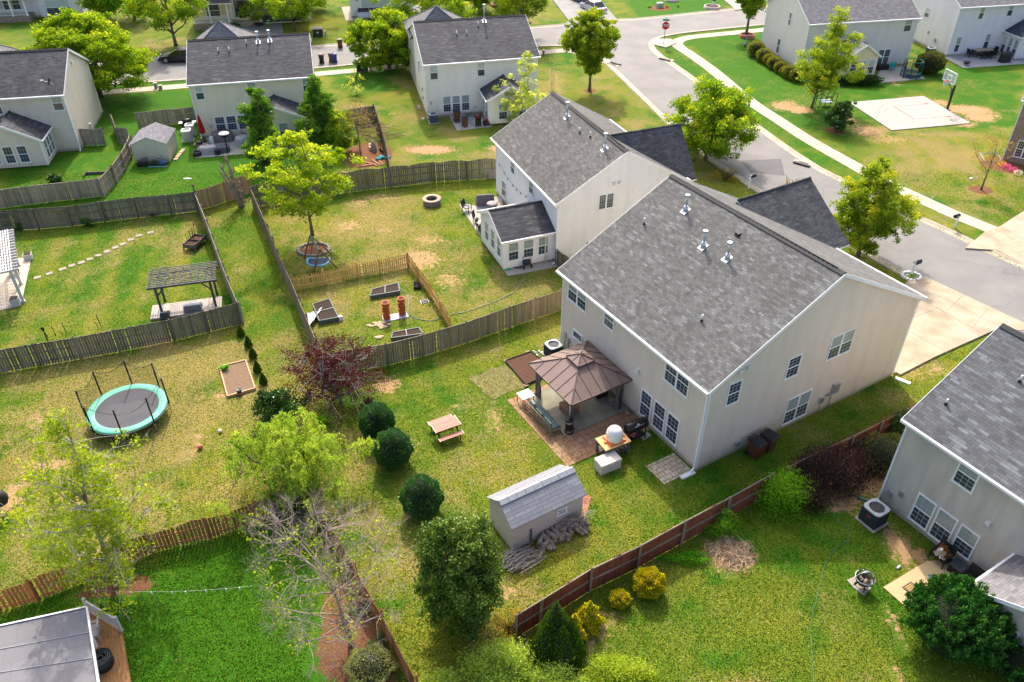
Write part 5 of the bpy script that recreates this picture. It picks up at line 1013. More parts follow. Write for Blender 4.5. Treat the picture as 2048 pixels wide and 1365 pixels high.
# ---------------- gazebo ----------------
gz=thing('gazebo','brown metal-roofed gazebo with tied back curtains on the main house patio','gazebo',P(1142,859),R(31.5)); GW,GD=3.35,3.45  # x toward house, y along the wall
BR=mat('gazebo_brown_metal',(.20,.135,.112),.5,.08,3,spec=.4); BRD=mat('gazebo_post_dark',(.075,.065,.062),.5,.2); CUR=mat('curtain_grey_brown',(.15,.125,.115),.85,.3,5,bmp=.4)
ov=.38; z0,z1=2.22,3.25; cx,cy=GW/2,GD/2; C4=[(-ov,-ov),(GW+ov,-ov),(GW+ov,GD+ov),(-ov,GD+ov)]
def pyr(b,cs,z0,top,cc,zt,th=.03,ribs=6):
    for i in range(4):
        a,c=cs[i],cs[(i+1)%4]; ta=(cc[0]+(a[0]-cc[0])*top,cc[1]+(a[1]-cc[1])*top,zt); tc=(cc[0]+(c[0]-cc[0])*top,cc[1]+(c[1]-cc[1])*top,zt)
        A=Vector((*a,z0));B_=Vector((*c,z0));Cc=Vector(tc);D=Vector(ta); b.add([A,B_,Cc,D],[(0,1,2,3)]); b.bar(A+Vector((0,0,.02)),D+Vector((0,0,.02)),.05,.04,1)
        for k in range(1,ribs):
            u=k/ribs; p=A.lerp(B_,u); e=D.lerp(Cc,min(1,max(0,(u-.5)*1+.5))); dirn=((D+Cc)/2-(A+B_)/2); L=min(1,(1-abs(2*u-1))/(1-top)*1.0); q=p+dirn*L; b.bar(p+Vector((0,0,.012)),q+Vector((0,0,.012)),.022,.03,1)
        b.bar(A-Vector((0,0,.05)),B_-Vector((0,0,.05)),.05,.1,1)
b=MB(); pyr(b,C4,z0,.17,(cx,cy),z1-.12); rfo=b.build('roof',[BR,mat('gazebo_rib',(.10,.065,.055),.5,.1)],gz)
b=MB(); k=.27; pyr(b,[(cx+(a-cx)*k,cy+(c-cy)*k) for a,c in C4],z1-.06,.02,(cx,cy),z1+.22,ribs=2); b.cyl((cx,cy,z1+.2),.16,.03,.01,8); b.build('roof_cap',[BR,MC['gazebo_rib']],rfo)
for i,(x,y) in enumerate(((0,0),(GW,0),(GW,GD),(0,GD))):
    b=MB(); b.box((x-.08,y-.08,.03),(x+.08,y+.08,2.2)); b.box((x-.16,y-.16,.03),(x+.16,y+.16,.14),0,(.03,.03)); b.build('post',BRD,gz)
    sx=1 if x==0 else -1; sy=1 if y==0 else -1
    b=MB(); px_,py_=(x,y+sy*.24) if i in(0,3) else (x-.22,y)
    if i==3: py_=y-.2
    b.lathe([(.28,2.1),(.24,1.7),(.12,1.15),(.08,1.0),(.13,.85),(.2,.4),(.2,.12)],(px_,py_,0),9,0,.6,.9); b.build('curtain',CUR,gz)
b=MB()
for (a,c) in (((0,0),(GW,0)),((GW,0),(GW,GD)),((GW,GD),(0,GD)),((0,GD),(0,0))): b.bar((*a,2.1),(*c,2.1),.08,.12)
b.build('beam',BRD,gz)
# furniture below it (house frame)
OFF=mat('outdoor_frame_bamboo',(.34,.22,.12),.6,.2); CU=mat('teal_floral_cushion',(.03,.075,.08),.85,.5,9,c2=(.12,.15,.14)); CU2=mat('navy_lattice_cushion',(.02,.03,.05),.85,.3,22,c2=(.45,.47,.45))
t=thing('outdoor_sofa','outdoor sofa with teal patterned cushions along the open side of the gazebo','sofa',h1w(-4.75,7.35,.03),R(H1Y))
b=MB()
for y in (-1.3,0,1.3):
    b.tube([(-.35,y,0),(-.35,y,.75)],.025,5); b.tube([(.35,y,0),(.35,y,.5)],.025,5); b.tube([(-.35,y,.35),(.35,y,.35)],.025,5)
for z in (.3,.5,.75): b.tube([(-.36,-1.3,z),(-.36,1.3,z)],.02,5)
for y in np.arange(-1.2,1.21,.3): b.tube([(-.36,y,.3),(-.36,y+.1,.75)],.012,4)
b.build('frame',OFF,t); b=MB(); b.box((-.33,-1.28,.36),(.36,1.28,.5),0,(.03,.03)); b.build('seat_cushion',CU,t)
for y in (-.9,0): b=MB(); b.box((-.34,y-.35,.5),(-.16,y+.35,.86),0,(.05,.05)); b.build('back_cushion',CU,t)
b=MB(); b.box((-.3,.5,.5),(-.05,.98,.92),0,(.06,.06)); b.build('cushion',CU2,t)
t=thing('side_table','white-topped bamboo side table under the far corner of the gazebo','table',h1w(-4.7,9.25,.03),R(H1Y)); b=MB(); b.box((-.4,-.35,.5),(.4,.35,.54)); b.build('table_top',WHITE,t)
for x,y in ((-.35,-.3),(.35,-.3),(.35,.3),(-.35,.3)): b=MB(); b.bar((x,y,0),(x,y,.5),.04); b.build('leg',OFF,t)
b=MB(); b.box((-.42,-.4,0),(.42,.4,.42),0,(.01,.01)); b.box((-.44,-.42,.42),(.44,.42,.47)); one(b,'wooden_ottoman',mat('terracotta_box',(.25,.13,.08),.7,.25,6),'brown wooden box table on the concrete under the gazebo','table',h1w(-3.0,7.3,.05),H1Y)
t=thing('patio_heater','tall black and chrome patio heater body standing inside the near gazebo post','heater',h1w(-4.0,5.85,.05)); b=MB(); b.lathe([(.26,0),(.26,.06),(.2,.1),(.2,.7),(.23,.74),(.23,.8),(.15,.9),(.03,.92)],n=16); b.build('tank_housing',BLACK,t)
b=MB(); b.cyl((0,0,.9),1.0,.035,None,10); b.lathe([(.215,.1),(.215,.16)],n=16); b.lathe([(.235,.72),(.235,.8)],n=16); b.build('pole',GREYM,t)
t=thing('covered_grill','black grill against the house wall in the shade of the gazebo','grill',h1w(-.75,7.75,.05),R(H1Y)); b=MB(); b.box((-.35,-.6,.1),(.35,.6,.85)); b.build('cabinet',BLACK,t); b=MB(); b.tube([(0,-.5,.95),(0,.5,.95)],.3,12); b.build('lid',BLACK,t)
for y in (-.5,.5): b=MB(); b.tube([(-.36,y,.12),(.36,y,.12)],.07,8); b.build('wheel',BLACKF,t)
# offset smoker
t=thing('offset_smoker','large black barrel smoker beside the triple windows of the main house','smoker',P(1268,880),R(31)); b=MB(); b.tube([(-.62,0,1.05),(-.55,0,1.05),(.62,0,1.05),(.69,0,1.05)],[.27,.31,.31,.27],18); b.build('barrel',BLACK,t)
b=MB(); b.box((-1.35,-.32,.82),(-.66,.32,.87)); b.build('shelf',BLACK,t); b=MB(); b.tube([(.6,.1,1.3),(.6,.1,1.42)],.06,8); b.tube([(-.3,-.3,1.28),(.3,-.3,1.28)],.02,6); b.box((-.12,-.28,1.3),(.0,-.2,1.36)); b.build('handle',GREYM,t)
for x in (-.55,.55):
    for y in (-.25,.25): b=MB(); b.bar((x,y,0),(x,y*.8,.85),.05); b.build('leg',BLACK,t)
b=MB(); b.box((-.6,-.25,.3),(.6,.25,.33)); b.build('lower_shelf',BLACK,t)
b=MB()
for i,(x,y) in enumerate(((-.3,.05),(-.15,-.08),(0,.06))): b.ell((x,y,.42),(.12,.1,.1))
b.build('charcoal_bag',mat('pinkish_bag',(.4,.1,.12),.7,.3,12),t)
b=MB(); b.box((-.25,-.2,0),(.25,.2,.06)); one(b,'stone_slab',CONC,'loose concrete block under the near smoker leg','stone',P(1248,893),15)
b=MB(); b.box((-.3,-.2,0),(.3,.2,.06)); one(b,'stone_slab',CONC,'loose concrete block under the far smoker leg','stone',P(1290,873),40)
# pizza oven cart
t=thing('pizza_oven_cart','pine-topped work cart with dark legs carrying the white dome oven','cart',P(1224,905),R(27)); PINE=boardmat('pine_top',(.72,.47,.20),(.62,.38,.14),.15,.6)
b=MB()
for i in range(7): b.box((-.8+i*.2286,-.52,.86),(-.8+i*.2286+.22,.52,.92))
b.build('cart_top',PINE,t); 
for x in (-.7,.7):
    for y in (-.42,.42): b=MB(); b.box((x-.055,y-.055,0),(x+.055,y+.055,.86)); b.build('leg',GREYW,t)
b=MB(); b.box((-.75,-.47,.74),(.75,-.43,.86)); b.box((-.75,.43,.74),(.75,.47,.86)); b.box((-.75,-.43,.74),(-.71,.43,.86)); b.box((.71,-.43,.74),(.75,.43,.86)); b.build('apron',GREYW,t)
b=MB(); 
for i in range(6): b.box((-.7+i*.235,-.45,.28),(-.7+i*.235+.2,.45,.32))
b.build('lower_shelf',GREYW,t); b=MB()
for i in range(7): b.tube([(-.5+i*.16,-.3,.38+.05*(i%2)),(-.45+i*.16,.3,.38)],.055,6)
b.build('firewood',mat('split_wood',(.45,.3,.18),.9,.4,8),t)
cw=Matrix.LocRotScale(t.location,t.rotation_euler,None); t2=thing('pizza_oven','white dome pizza oven on an orange base, on the pine cart top','oven',cw@Vector((.05,0,.92)),R(27)); ORG=mat('orange_base',(.75,.17,.02),.5,.1)
b=MB(); b.box((-.5,-.42,0),(.5,.42,.1),0,(.05,.05)); b.box((-.62,-.06,.02),(.62,.06,.08)); b.build('base',ORG,t2)
b=MB(); b.lathe([(.43,.1),(.45,.2),(.45,.4),(.42,.58),(.33,.74),(.18,.84),(.001,.87)],n=24); b.build('dome',mat('white_dome_shell',(.78,.76,.72),.45,.1,3),t2); b=MB(); b.tube([(-.44,0,.75),(-.3,0,.86),(-.1,0,.9),(.0,0,.9)],.02,6); b.build('handle',GREYM,t2)
t=thing('deck_box','beige storage deck box beside the pizza oven cart','box',P(1222,944),R(28)); BG=mat('deck_box_beige',(.55,.5,.44),.6,.08); b=MB(); b.box((-.62,0.0,0),(.62,.72,.58),0,(.02,.02)); b.build('body',BG,t); b=MB(); b.box((-.65,-.03,.58),(.65,.75,.66),0,(.03,.03)); b.box((-.12,-.05,.5),(.12,-.02,.6)); b.build('lid',BG,t)
# bins
def bin_(label,px,rz,body=BROWNP,lid=BLACKF,group='wheelie bins',s=1,z=0):
    t=put('wheelie_bin',label,'bin',px,rz,z,group); b=MB(); v=[(-.24,-.28,.08),(.24,-.28,.08),(.24,.24,.08),(-.24,.24,.08),(-.3,-.36,.98),(.3,-.36,.98),(.3,.34,.98),(-.3,.34,.98)]
    b.add(v,[(0,3,2,1),(4,5,6,7),(0,1,5,4),(1,2,6,5),(2,3,7,6),(3,0,4,7)]); b.box((-.32,-.38,.94),(.32,.36,1.0)); b.build('body',body,t)
    b=MB(); b.box((-.33,-.4,1.0),(.33,.36,1.07),0,(.05,.06)); b.tube([(-.28,.42,1.0),(.28,.42,1.0)],.025,6); b.build('lid',lid,t)
    for x in (-.27,.27): b=MB(); b.tube([(x-.03,.3,.13),(x+.03,.3,.13)],.13,12); b.build('wheel',BLACKF,t)
    if s!=1: t.scale=(s,)*3
    return t
bin_('brown wheelie bin with black lid against the main house gable wall, nearer the corner',(1509,912),31,s=1.08)
bin_('brown wheelie bin with black lid, farther of the two on the main house gable wall',(1532,899),38,s=1.08)
bin_('brown bin with dark lid, taller of the pair on the ivory house patio',(914,244),10,s=1.1); bin_('smaller brown bin in front on the ivory house patio',(930,254),12,s=.95)
BLU=mat('bin_blue',(.01,.05,.3),.5,.1)
bin_('black-sided bin in the street, leftmost of the three kerb bins',(644,126),190,body=BLACKF,lid=BROWNP); bin_('brown bin in the street beside the blue sided one',(664,124),185); bin_('blue bin in the street next to the brown one',(670,124.5),195,body=BLU,lid=BLU,s=.95); bin_('brown bin by the far kerb beyond the other street bins',(681,96),10)
b=MB()
for i in range(8):
    a=i*.785; b.add([(0,0,.1),(.3*math.cos(a),.3*math.sin(a),.45),(.2*math.cos(a+.3),.2*math.sin(a+.3),.5)],[(0,1,2)]); b.add([(0,0,.1),(.2*math.cos(a+.3),.2*math.sin(a+.3),.5),(.3*math.cos(a),.3*math.sin(a),.45)],[(0,1,2)])
one(b,'green_tarp',mat('green_plastic',(.02,.35,.05),.5,.2),'crumpled bright green plastic sheet behind the two bins','sheet',P(1545,884))
# AC units
def ac(label,px,rz,body=None,s=.8,h=.85,top=None,white=False,label2=None):
    t=put('air_conditioner',label,'AC unit',px,rz,group='air conditioner units'); body=body or mat('ac_dark_grey',(.035,.042,.045),.6,.2); top=top or mat('ac_top_grey',(.30,.34,.36),.5,.1)
    b=MB(); b.box((-s*.62,-s*.62,-.02),(s*.62,s*.62,.07)); b.build('pad',CONC,t); b=MB(); b.box((-s/2,-s/2,.07),(s/2,s/2,h)); n=14
    for i in range(n):
        z=.12+(h-.18)*i/n; b.box((-s/2-.012,-s/2-.012,z),(s/2+.012,s/2+.012,z+.02))
    b.build('casing',body,t); b=MB(); k=24
    # lid ring
    vs=[];fs=[]
    for j in range(k):
        a=2*math.pi*j/k; c,s_=math.cos(a),math.sin(a); m_=s*.53/max(abs(c),abs(s_)); m_=min(m_,s*.66); vs+=[(m_*c,m_*s_,h-.02),(m_*c,m_*s_,h+.05),(s*.4*c,s*.4*s_,h+.07),(s*.38*c,s*.38*s_,h-.02)]
    for j in range(k):
        for i in range(3): fs.append((j*4+i,((j+1)%k)*4+i,((j+1)%k)*4+i+1,j*4+i+1))
    b.add(vs,fs); b.build('lid',top,t); b=MB(); b.cyl((0,0,h-.16),.01,s*.38,None,20); b.build('grille_well',mat('ac_well_blue_black',(.03,.045,.06),.4,.2),t)
    b=MB(); b.cyl((0,0,h-.1),.08,.1,None,10)
    for j in range(3):
        a=j*2.09+.4; c,s_=math.cos(a),math.sin(a); b.add([(.08*c,.08*s_,h-.06),(s*.34*c-.1*s_,s*.34*s_+.1*c,h-.09),(s*.34*c+.1*s_,s*.34*s_-.1*c,h-.03)],[(0,1,2)])
    b.build('fan',GREYM,t)
    b=MB()
    for rr in (.14,.24,.34): b.tube([(s*rr*math.cos(j*.5236),s*rr*math.sin(j*.5236),h+.055) for j in range(13)],.006,3,cap=False)
    b.build('fan_guard',BLACK,t)
    return t
t=ac('dark air conditioner with pale lid at the corner of the greige house',(1743,1043),31,s=.92,h=.95)
b=MB(); b.box((-.47-.02,-.12,.62),(-.47,.1,.68)); b.build('maker_badge',mat('badge_red',(.6,.05,.05),.4,.1),t)
ac('dark air conditioner behind the gazebo, against the main house wall',(1106,712),31,s=.85,h=.85); ac('pale grey air conditioner at the back corner of the cream house',(377,281),12,body=mat('ac_pale',(.38,.42,.42),.6,.2),top=WHITE2,h=1.0,s=.85); ac('second pale air conditioner half hidden behind the first at the cream house',(383,268),12,body=MC['ac_pale'],top=WHITE2,h=.9,s=.8)
ac('blue-grey air conditioner at the back of the ivory house',(867,245),13,body=mat('ac_blue',(.05,.09,.13),.5,.2)); ac('dark air conditioner between the two upper right houses',(1859,110),12,body=MC['ac_blue'],h=.8)
# ---------------- beds, picnic, shed ----------------
TIM=mat('timber_edge',(.30,.2,.12),.85,.3,7); TIMD=mat('timber_edge_dark',(.07,.055,.045),.85,.3,7)
def bed(label,px4,soil,edge,h=.2,name='raised_bed',w=.05,group=None,mid=None,ribs=False):
    W=[P(*q) for q in px4]; o=sum(W,Vector())/4; t=thing(name,label,'garden bed',o,0,group); L=[q-o for q in W]; b=MB(); b.prism([(q.x*.97,q.y*.97) for q in L],-.02,h-.05); b.build('soil',soil,t)
    for i in range(4):
        a,c=L[i],L[(i+1)%4]; b=MB()
        if ribs:
            for k in range(4): b.bar(a+Vector((0,0,h*(.14+.24*k))),c+Vector((0,0,h*(.14+.24*k))),w+(.02 if k%2 else 0),h*.235,0)
        else: b.bar(a+Vector((0,0,h/2)),c+Vector((0,0,h/2)),w,h+.02)
        b.build('side_board',edge,t)
    if mid:
        a=(L[0]+L[1])/2 if mid==1 else (L[1]+L[2])/2; c=(L[2]+L[3])/2 if mid==1 else (L[3]+L[0])/2; b=MB(); b.bar(a+Vector((0,0,h)),c+Vector((0,0,h)),.03,.03); b.build('brace',mat('brace_grey',(.35,.36,.36),.5,.1),t)
    return t
bed('dark brown soil bed with black edging beyond the gazebo',[(1011,724),(1062,706),(1110,745),(1052,772)],SOILB,TIMD,.14)
for i,(x,y) in enumerate(((1052,773),(1012,723),(1055,706))): b=MB(); b.box((-.14,-.1,0),(.14,.1,.1)); one(b,'bed_corner_block',TIM,['wooden block at the near corner of the dark soil bed','wooden block at the left corner of the dark soil bed','wooden block at the far corner of the dark soil bed'][i],'block',P(x,y),30,'blocks round the soil bed')
_r=random.Random(4); _c=[(937,758),(961,748),(985,738),(1010,728),(1024,743),(1038,758),(1050,774),(1030,782),(1010,790),(985,802),(972,790),(955,774)]; _o=[]
for i_ in range(12):
    for u_ in (0,.33,.66): a_,b_=_c[i_],_c[(i_+1)%12]; _o.append((a_[0]+(b_[0]-a_[0])*u_+_r.uniform(-3,3),a_[1]+(b_[1]-a_[1])*u_+_r.uniform(-2.5,2.5)))
px_slab('old_garden_bed',_o,mat('sparse_bed_soil',(.13,.10,.045),.95,.5,3,bmp=.6,c2=(.19,.18,.05)),.02,'bare weedy patch of grey-brown soil next to the dark soil bed','garden bed')
t=bed('timber framed sand-coloured bed beside the little dark conifers',[(440,737),(492,724),(511,780),(456,796)],mat('sandy_soil',(.22,.14,.085),.95,.35,9,bmp=.5),mat('timber_pale',(.55,.36,.22),.8,.2,7),.16,w=.08)
GRIB=mat('corrugated_grey_green',(.09,.12,.115),.6,.2)
bed('corrugated metal raised bed of dark soil at the back of the garden',[(741,599),(745,586),(797,573),(800,589)],SOIL,GRIB,.32,mid=2,ribs=True,group='metal raised beds')
bed('corrugated metal raised bed with the white cloth heaped on its side',[(640,650),(627,617),(660,606),(678,643)],SOIL,GRIB,.36,mid=1,ribs=True,group='metal raised beds')
bed('metal raised bed half hidden behind the brown-grey fence',[(783,683),(786,672),(838,662),(846,674)],SOIL,GRIB,.3,mid=2,ribs=True,group='metal raised beds')
b=MB(); rnd=random.Random(5); vs=[];n=9
for i in range(n):
    for j in range(n): vs.append((-.8+1.05*i/(n-1)*(.35+.65*j/(n-1)) ,-1.2+1.9*j/(n-1),max(.02,.38*(i/(n-1))**1.3+rnd.uniform(-.03,.05))))
b.add(vs,[(i*n+j,(i+1)*n+j,(i+1)*n+j+1,i*n+j+1) for i in range(n-1) for j in range(n-1)],smooth=True); one(b,'white_cloth',mat('white_cover_sheet',(.68,.68,.7),.8,.12,5),'crumpled white cover sheet slumped beside the left raised bed','sheet',P(638,637),8)
b=MB(); b.box((-.17,-.14,0),(.17,.14,.3),0,(.03,.03)); one(b,'white_bucket',WHITE2,'small white container beside the left raised bed','container',P(681,640),20)
TER=mat('terracotta_orange',(.50,.12,.035),.55,.2)
for i,(x,y,lb) in enumerate(((774,639,'terracotta stacked planter tower, left one on the pale pavers'),(805,630,'terracotta stacked planter tower, right one on the pale pavers'))):
    t=put('planter_tower',lb,'planter',(x,y),group='terracotta planter towers'); p0=None
    for k in range(5):
        b=MB(); b.lathe([(.16,.0),(.19,.16),(.2,.26)],(0,0,.05+k*.24),14)
        for j in range(6):
            a=j*1.047+(k%2)*.52; b.lathe([(.07,.0),(.1,.14),(.085,.14),(.05,.03)],(.17*math.cos(a),.17*math.sin(a),.08+k*.24),7)
        b.build('planter_tier',TER,t)
    b=MB(); b.lathe([(.24,.0),(.25,.05),(.2,.05),(.18,0)],(0,0,1.28),16); b.cyl((0,0,1.26),.03,.19,None,14,1); b.build('rim',[mat('terracotta_red',(.6,.1,.03),.5,.1),SOILB],t)
b=MB()
for i in range(16):
    a=rnd.uniform(0,6.28); r=rnd.uniform(0,1)**.5; b.ell((.7*r*math.cos(a),.45*r*math.sin(a),.02),(.2,.16,.05),6,4)
one(b,'wood_chip_pile',mat('wood_chips',(.52,.38,.24),.95,.3,20,bmp=.6),'pale heap of wood chips beside the planter tower pavers','wood chips',P(757,652))
b=MB(); b.ell((0,0,.03),(.25,.2,.07)); b.ell((.2,.1,.03),(.16,.14,.05)); one(b,'wood_chip_pile',MC['wood_chips'],'small scatter of wood chips near the fence, right of the purple tree','wood chips',P(757,676))
for i,(x,y) in enumerate(((832,573),(838,576))): b=MB(); b.lathe([(.13,0),(.17,.32),(.15,.32),(.12,.04),(.001,.04)],n=12); one(b,'nursery_pot',BLACKF,['black nursery pot standing inside the yellow picket fence','black nursery pot beside the first, nearer'][i],'pot',P(x,y),0,'nursery pots')
b=MB(); b.tube([(-.25,0,.13),(.25,.1,.13)],[.12,.16],10); one(b,'nursery_pot',BLACKF,'black nursery pot lying on its side by the picket fence','pot',P(835,579),0,'nursery pots')
t=put('seed_tray','small black and white seedling tray on the lawn by the picket fence','tray',(849,604),20); b=MB(); b.box((-.28,-.2,0),(.28,.2,.05)); b.build('tray',WHITE2,t); b=MB()
for i in range(3):
    for j in range(2): b.box((-.22+i*.16,-.14+j*.15,.05),(-.1+i*.16,-.02+j*.15,.12))
b.build('cell',BLACKF,t)
def hose(name,label,px,m,r=.02,z=.03,k=6):
    pts=cpx(px,k); o=Vector((*pts[0],0)); b=MB(); b.tube([(x-o.x,y-o.y,z+.01*math.sin(i*.9)) for i,(x,y) in enumerate(pts)],r,5); return one(b,name,m,label,'hose',o)
HG1=mat('hose_grey_green',(.17,.24,.21),.5,.1); HG2=mat('hose_green',(.06,.19,.10),.5,.1)
hose('garden_hose','long grey-green hose curving through the garden to the white-walled house hose reel',[(796,573),(808,584),(815,592),(817,610),(816,625),(824,634),(840,640),(866,642),(895,632),(930,625),(980,608),(1020,590),(1038,575),(1047,560),(1047,548)],HG1,.025)
hose('garden_hose','thin green hose snaking down the lower right lawn',[(1690,1020),(1668,1030),(1676,1045),(1696,1058),(1699,1072),(1692,1085),(1672,1098),(1655,1120),(1645,1145),(1642,1170),(1633,1200),(1626,1225),(1622,1250),(1623,1290),(1625,1320),(1628,1375)],HG2,.014)
t=put('picnic_table','red-brown slatted picnic table with a matching separate bench attached on the near side','picnic table',(892,868),28); RB=boardmat('picnic_red_brown',(.36,.15,.10),(.30,.12,.08),.15,.5); TRM=mat('picnic_trim_pale',(.5,.36,.3),.5,.1)
b=MB()
for i in range(7): b.box((-.72,-.42+i*.12,.7),(.72,-.42+i*.12+.105,.74))
b.box((-.76,-.44,.69),(-.72,.44,.75),1); b.box((.72,-.44,.69),(.76,.44,.75),1); b.build('table_top',[RB,TRM],t)
for sy in (-1,1):
    b=MB()
    for i in range(3): b.box((-.68,sy*.72-.16+i*.11,.42),(.68,sy*.72-.16+i*.11+.098,.455))
    b.box((-.72,sy*.72-.17,.415),(-.68,sy*.72+.17,.46),1); b.box((.68,sy*.72-.17,.415),(.72,sy*.72+.17,.46),1); b.build('bench_seat',[RB,TRM],t)
for x in (-.55,.55):
    for y in (-.3,.3): b=MB(); b.bar((x,y*1.2,0),(x,y,.7),.06); b.build('leg',BLACK,t)
    b=MB(); b.bar((x,-.8,.38),(x,.8,.38),.05); 
    for sy in (-.72,.72): b.bar((x,sy,0),(x,sy,.42),.05)
    b.build('bench_frame',BLACK,t)
# shed
q0=P(1025,1103); q1=P(1163,1036); an=math.atan2(q1.y-q0.y,q1.x-q0.x); SL=3.95; SW=2.1
t=thing('garden_shed','beige resin garden shed with grey gambrel shingle roof, logs piled at its foot','shed',q0,an)
SHW=brickobj('shed_wall_panel',(.52,.475,.42),(.57,.52,.46)); SHE=mat('shed_end_panel',(.50,.46,.41),.7,.1)
b=MB(); pen=[(0,0),(SW,0),(SW,1.72),(SW*.5,2.42),(0,1.72)]
vs=[(0,y,z) for y,z in pen]+[(SL,y,z) for y,z in pen]; n=5; b.add(vs,[tuple(range(n))[::-1],tuple(range(n,2*n))],1); b.add(vs,[(0,n,2*n-1,n-1),(1,2,n+2,n+1)],0); b.build('wall',[SHW,SHE],t)
SHR=shingle('shed_shingle_lower',(.22,.23,.25),(.28,.29,.31),(.32,.335,.35),.62,.19,.35,.08); SHU=mat('shed_top_panel',(.34,.35,.37),.6,.15,3)
b=MB(); o=.12; a,c=-o,SL+o
b.slab((a,-.12,1.7),(c,-.12,1.7),(c,SW*.5,2.48),(a,SW*.5,2.48),.05,0,2); b.slab((c,SW+.12,1.7),(a,SW+.12,1.7),(a,SW*.5,2.48),(c,SW*.5,2.48),.05,0,2)
for i in range(9): b.bar((a+.02+i*(c-a)/9,SW*.5-.1,2.445+.006*(i%2)),(a+(i+1)*(c-a)/9,SW*.5-.1,2.445+.006*(i%2)),.24,.03,1,up=(0,-.65,1)); b.bar((a+.02+i*(c-a)/9,SW*.5+.1,2.445+.006*(i%2)),(a+(i+1)*(c-a)/9,SW*.5+.1,2.445+.006*(i%2)),.24,.03,1,up=(0,.65,1))
b.build('roof',[SHR,SHU,mat('shed_roof_trim',(.35,.33,.30),.6,.1)],t)
window(t,'-y',0,2.45,3.0,1.0,1.4,1,2,1,'dark',name='window')
b=MB(); b.box((.95,-.06,0),(1.05,-.015,1.0)); b.build('wall_post',GREYW,t)
# firewood and branch pile
LOG=mat('firewood_bark',(.34,.28,.22),.9,.5,9,bmp=.6); LOGE=mat('firewood_end',(.33,.27,.2),.9,.3,12)
def shl(x,y,z=0): return Matrix.LocRotScale(t.location,t.rotation_euler,None)@Vector((x,y,z))
shed=t; rnd=random.Random(3); lp=thing('firewood_pile','pile of grey split logs against the shed wall under its window','log pile',shl(2.55,-.05),an)
for i in range(34):
    row=i//12; k=i%12; x=-1.35+k*.23+rnd.uniform(-.08,.08)+row*.1; y=-.55+rnd.uniform(-.15,.1)+row*.17; z=.09+row*.15+max(0,(x)*.06); a=rnd.uniform(1.1,2.0) if rnd.random()<.75 else rnd.uniform(.2,.9); L=rnd.uniform(.24,.33); r=rnd.uniform(.085,.125); dz=rnd.uniform(-.04,.08)
    b=MB(); b.tube([(x-L*math.cos(a),y-L*math.sin(a),z-dz),(x+L*math.cos(a),y+L*math.sin(a),z+dz)],[r,r*.9],7)
    b.build('log',LOG,lp)
b=MB()
for i in range(34):
    x=rnd.uniform(.1,1.35); y=rnd.uniform(-.5,-.1); z=rnd.uniform(.45,.8)*(1 if x>0 else .8); a=rnd.uniform(-.5,.6); L=rnd.uniform(.3,.7); b.tube([(x-L*math.cos(a),y-L*math.sin(a)*.4,z-.05),(x,y,z+rnd.uniform(0,.1)),(x+L*math.cos(a),y+L*math.sin(a)*.4,z-.03)],.014,3)
b.build('twigs',mat('dead_twigs',(.3,.25,.2),.9,.3),lp)
bp=thing('branch_pile','long heap of bare grey branches at the near corner of the shed','branch pile',P(1045,1118),R(33)); b=MB()
for i in range(95):
    y=rnd.gauss(0,.3); z=.06+abs(rnd.gauss(0,.14))*(1-min(1,abs(y))*.6); L=rnd.uniform(.7,1.7); x=rnd.uniform(-.5,.3); a=rnd.gauss(0,.2); bend=rnd.gauss(0,.12); r=rnd.uniform(.01,.026)
    b.tube([(x-L/2,y-L/2*a,z),(x-L/6,y-L/6*a+bend,z+.08),(x+L/6,y+L/6*a+bend,z+.06),(x+L/2,y+L/2*a,z-.02)],[r,r,r*.8,r*.4],4)
b.build('branches',mat('branch_grey',(.38,.33,.28),.9,.3),bp); b=MB()
for i in range(5): b.tube([(.55+i*.16,-.5+.1*i,.1),(.75+i*.16,-.32+.1*i,.12)],.085,8)
b.build('log',LOGE,bp)
bz=thing('brush_heap','round heap of tan vines and prunings on bare clay, lower right lawn','brush heap',P(1462,1108)); b=MB()
for i in range(170):
    a=rnd.uniform(0,6.28); r=1.0*rnd.random()**.6; x,y=r*math.cos(a),r*math.sin(a)*.95; z=.05+.28*(1-r)*rnd.random(); L=rnd.uniform(.3,.8); d=rnd.uniform(0,6.28); cv=rnd.uniform(-.3,.3); c_,s_=math.cos(d),math.sin(d)
    b.tube([(x-L*c_/2,y-L*s_/2,z),(x+cv*s_,y-cv*c_,z+.12),(x+L*c_/2,y+L*s_/2,z*.7)],.013,3)
b.build('vines',mat('dry_vines',(.58,.42,.27),.9,.3),bz)
bh=thing('brush_heap','heap of brown brushwood under the bare tree at the top','brush heap',P(742,272)); b=MB()
for i in range(150):
    x,y=rnd.gauss(0,1.3),rnd.gauss(0,1.1); z=.1+rnd.uniform(0,1.0)*math.exp(-(x*x+y*y)/3); a=rnd.uniform(0,6.28); L=rnd.uniform(.5,1.4); b.tube([(x,y,z),(x+L*math.cos(a),y+L*math.sin(a),z+rnd.uniform(-.1,.3))],.02,3)
b.build('twigs',mat('brush_brown',(.2,.13,.08),.9,.3),bh)
t=put('blue_tarp','crumpled turquoise tarp on the debris beside the brush heap','tarp',(765,318),0); b=MB(); 
for i in range(6): b.ell((rnd.uniform(-.5,.5),rnd.uniform(-.3,.3),.08),(.3,.22,.14),6,4)
b.build('tarp_folds',mat('turquoise_tarp',(.02,.3,.38),.6,.3,4),t)
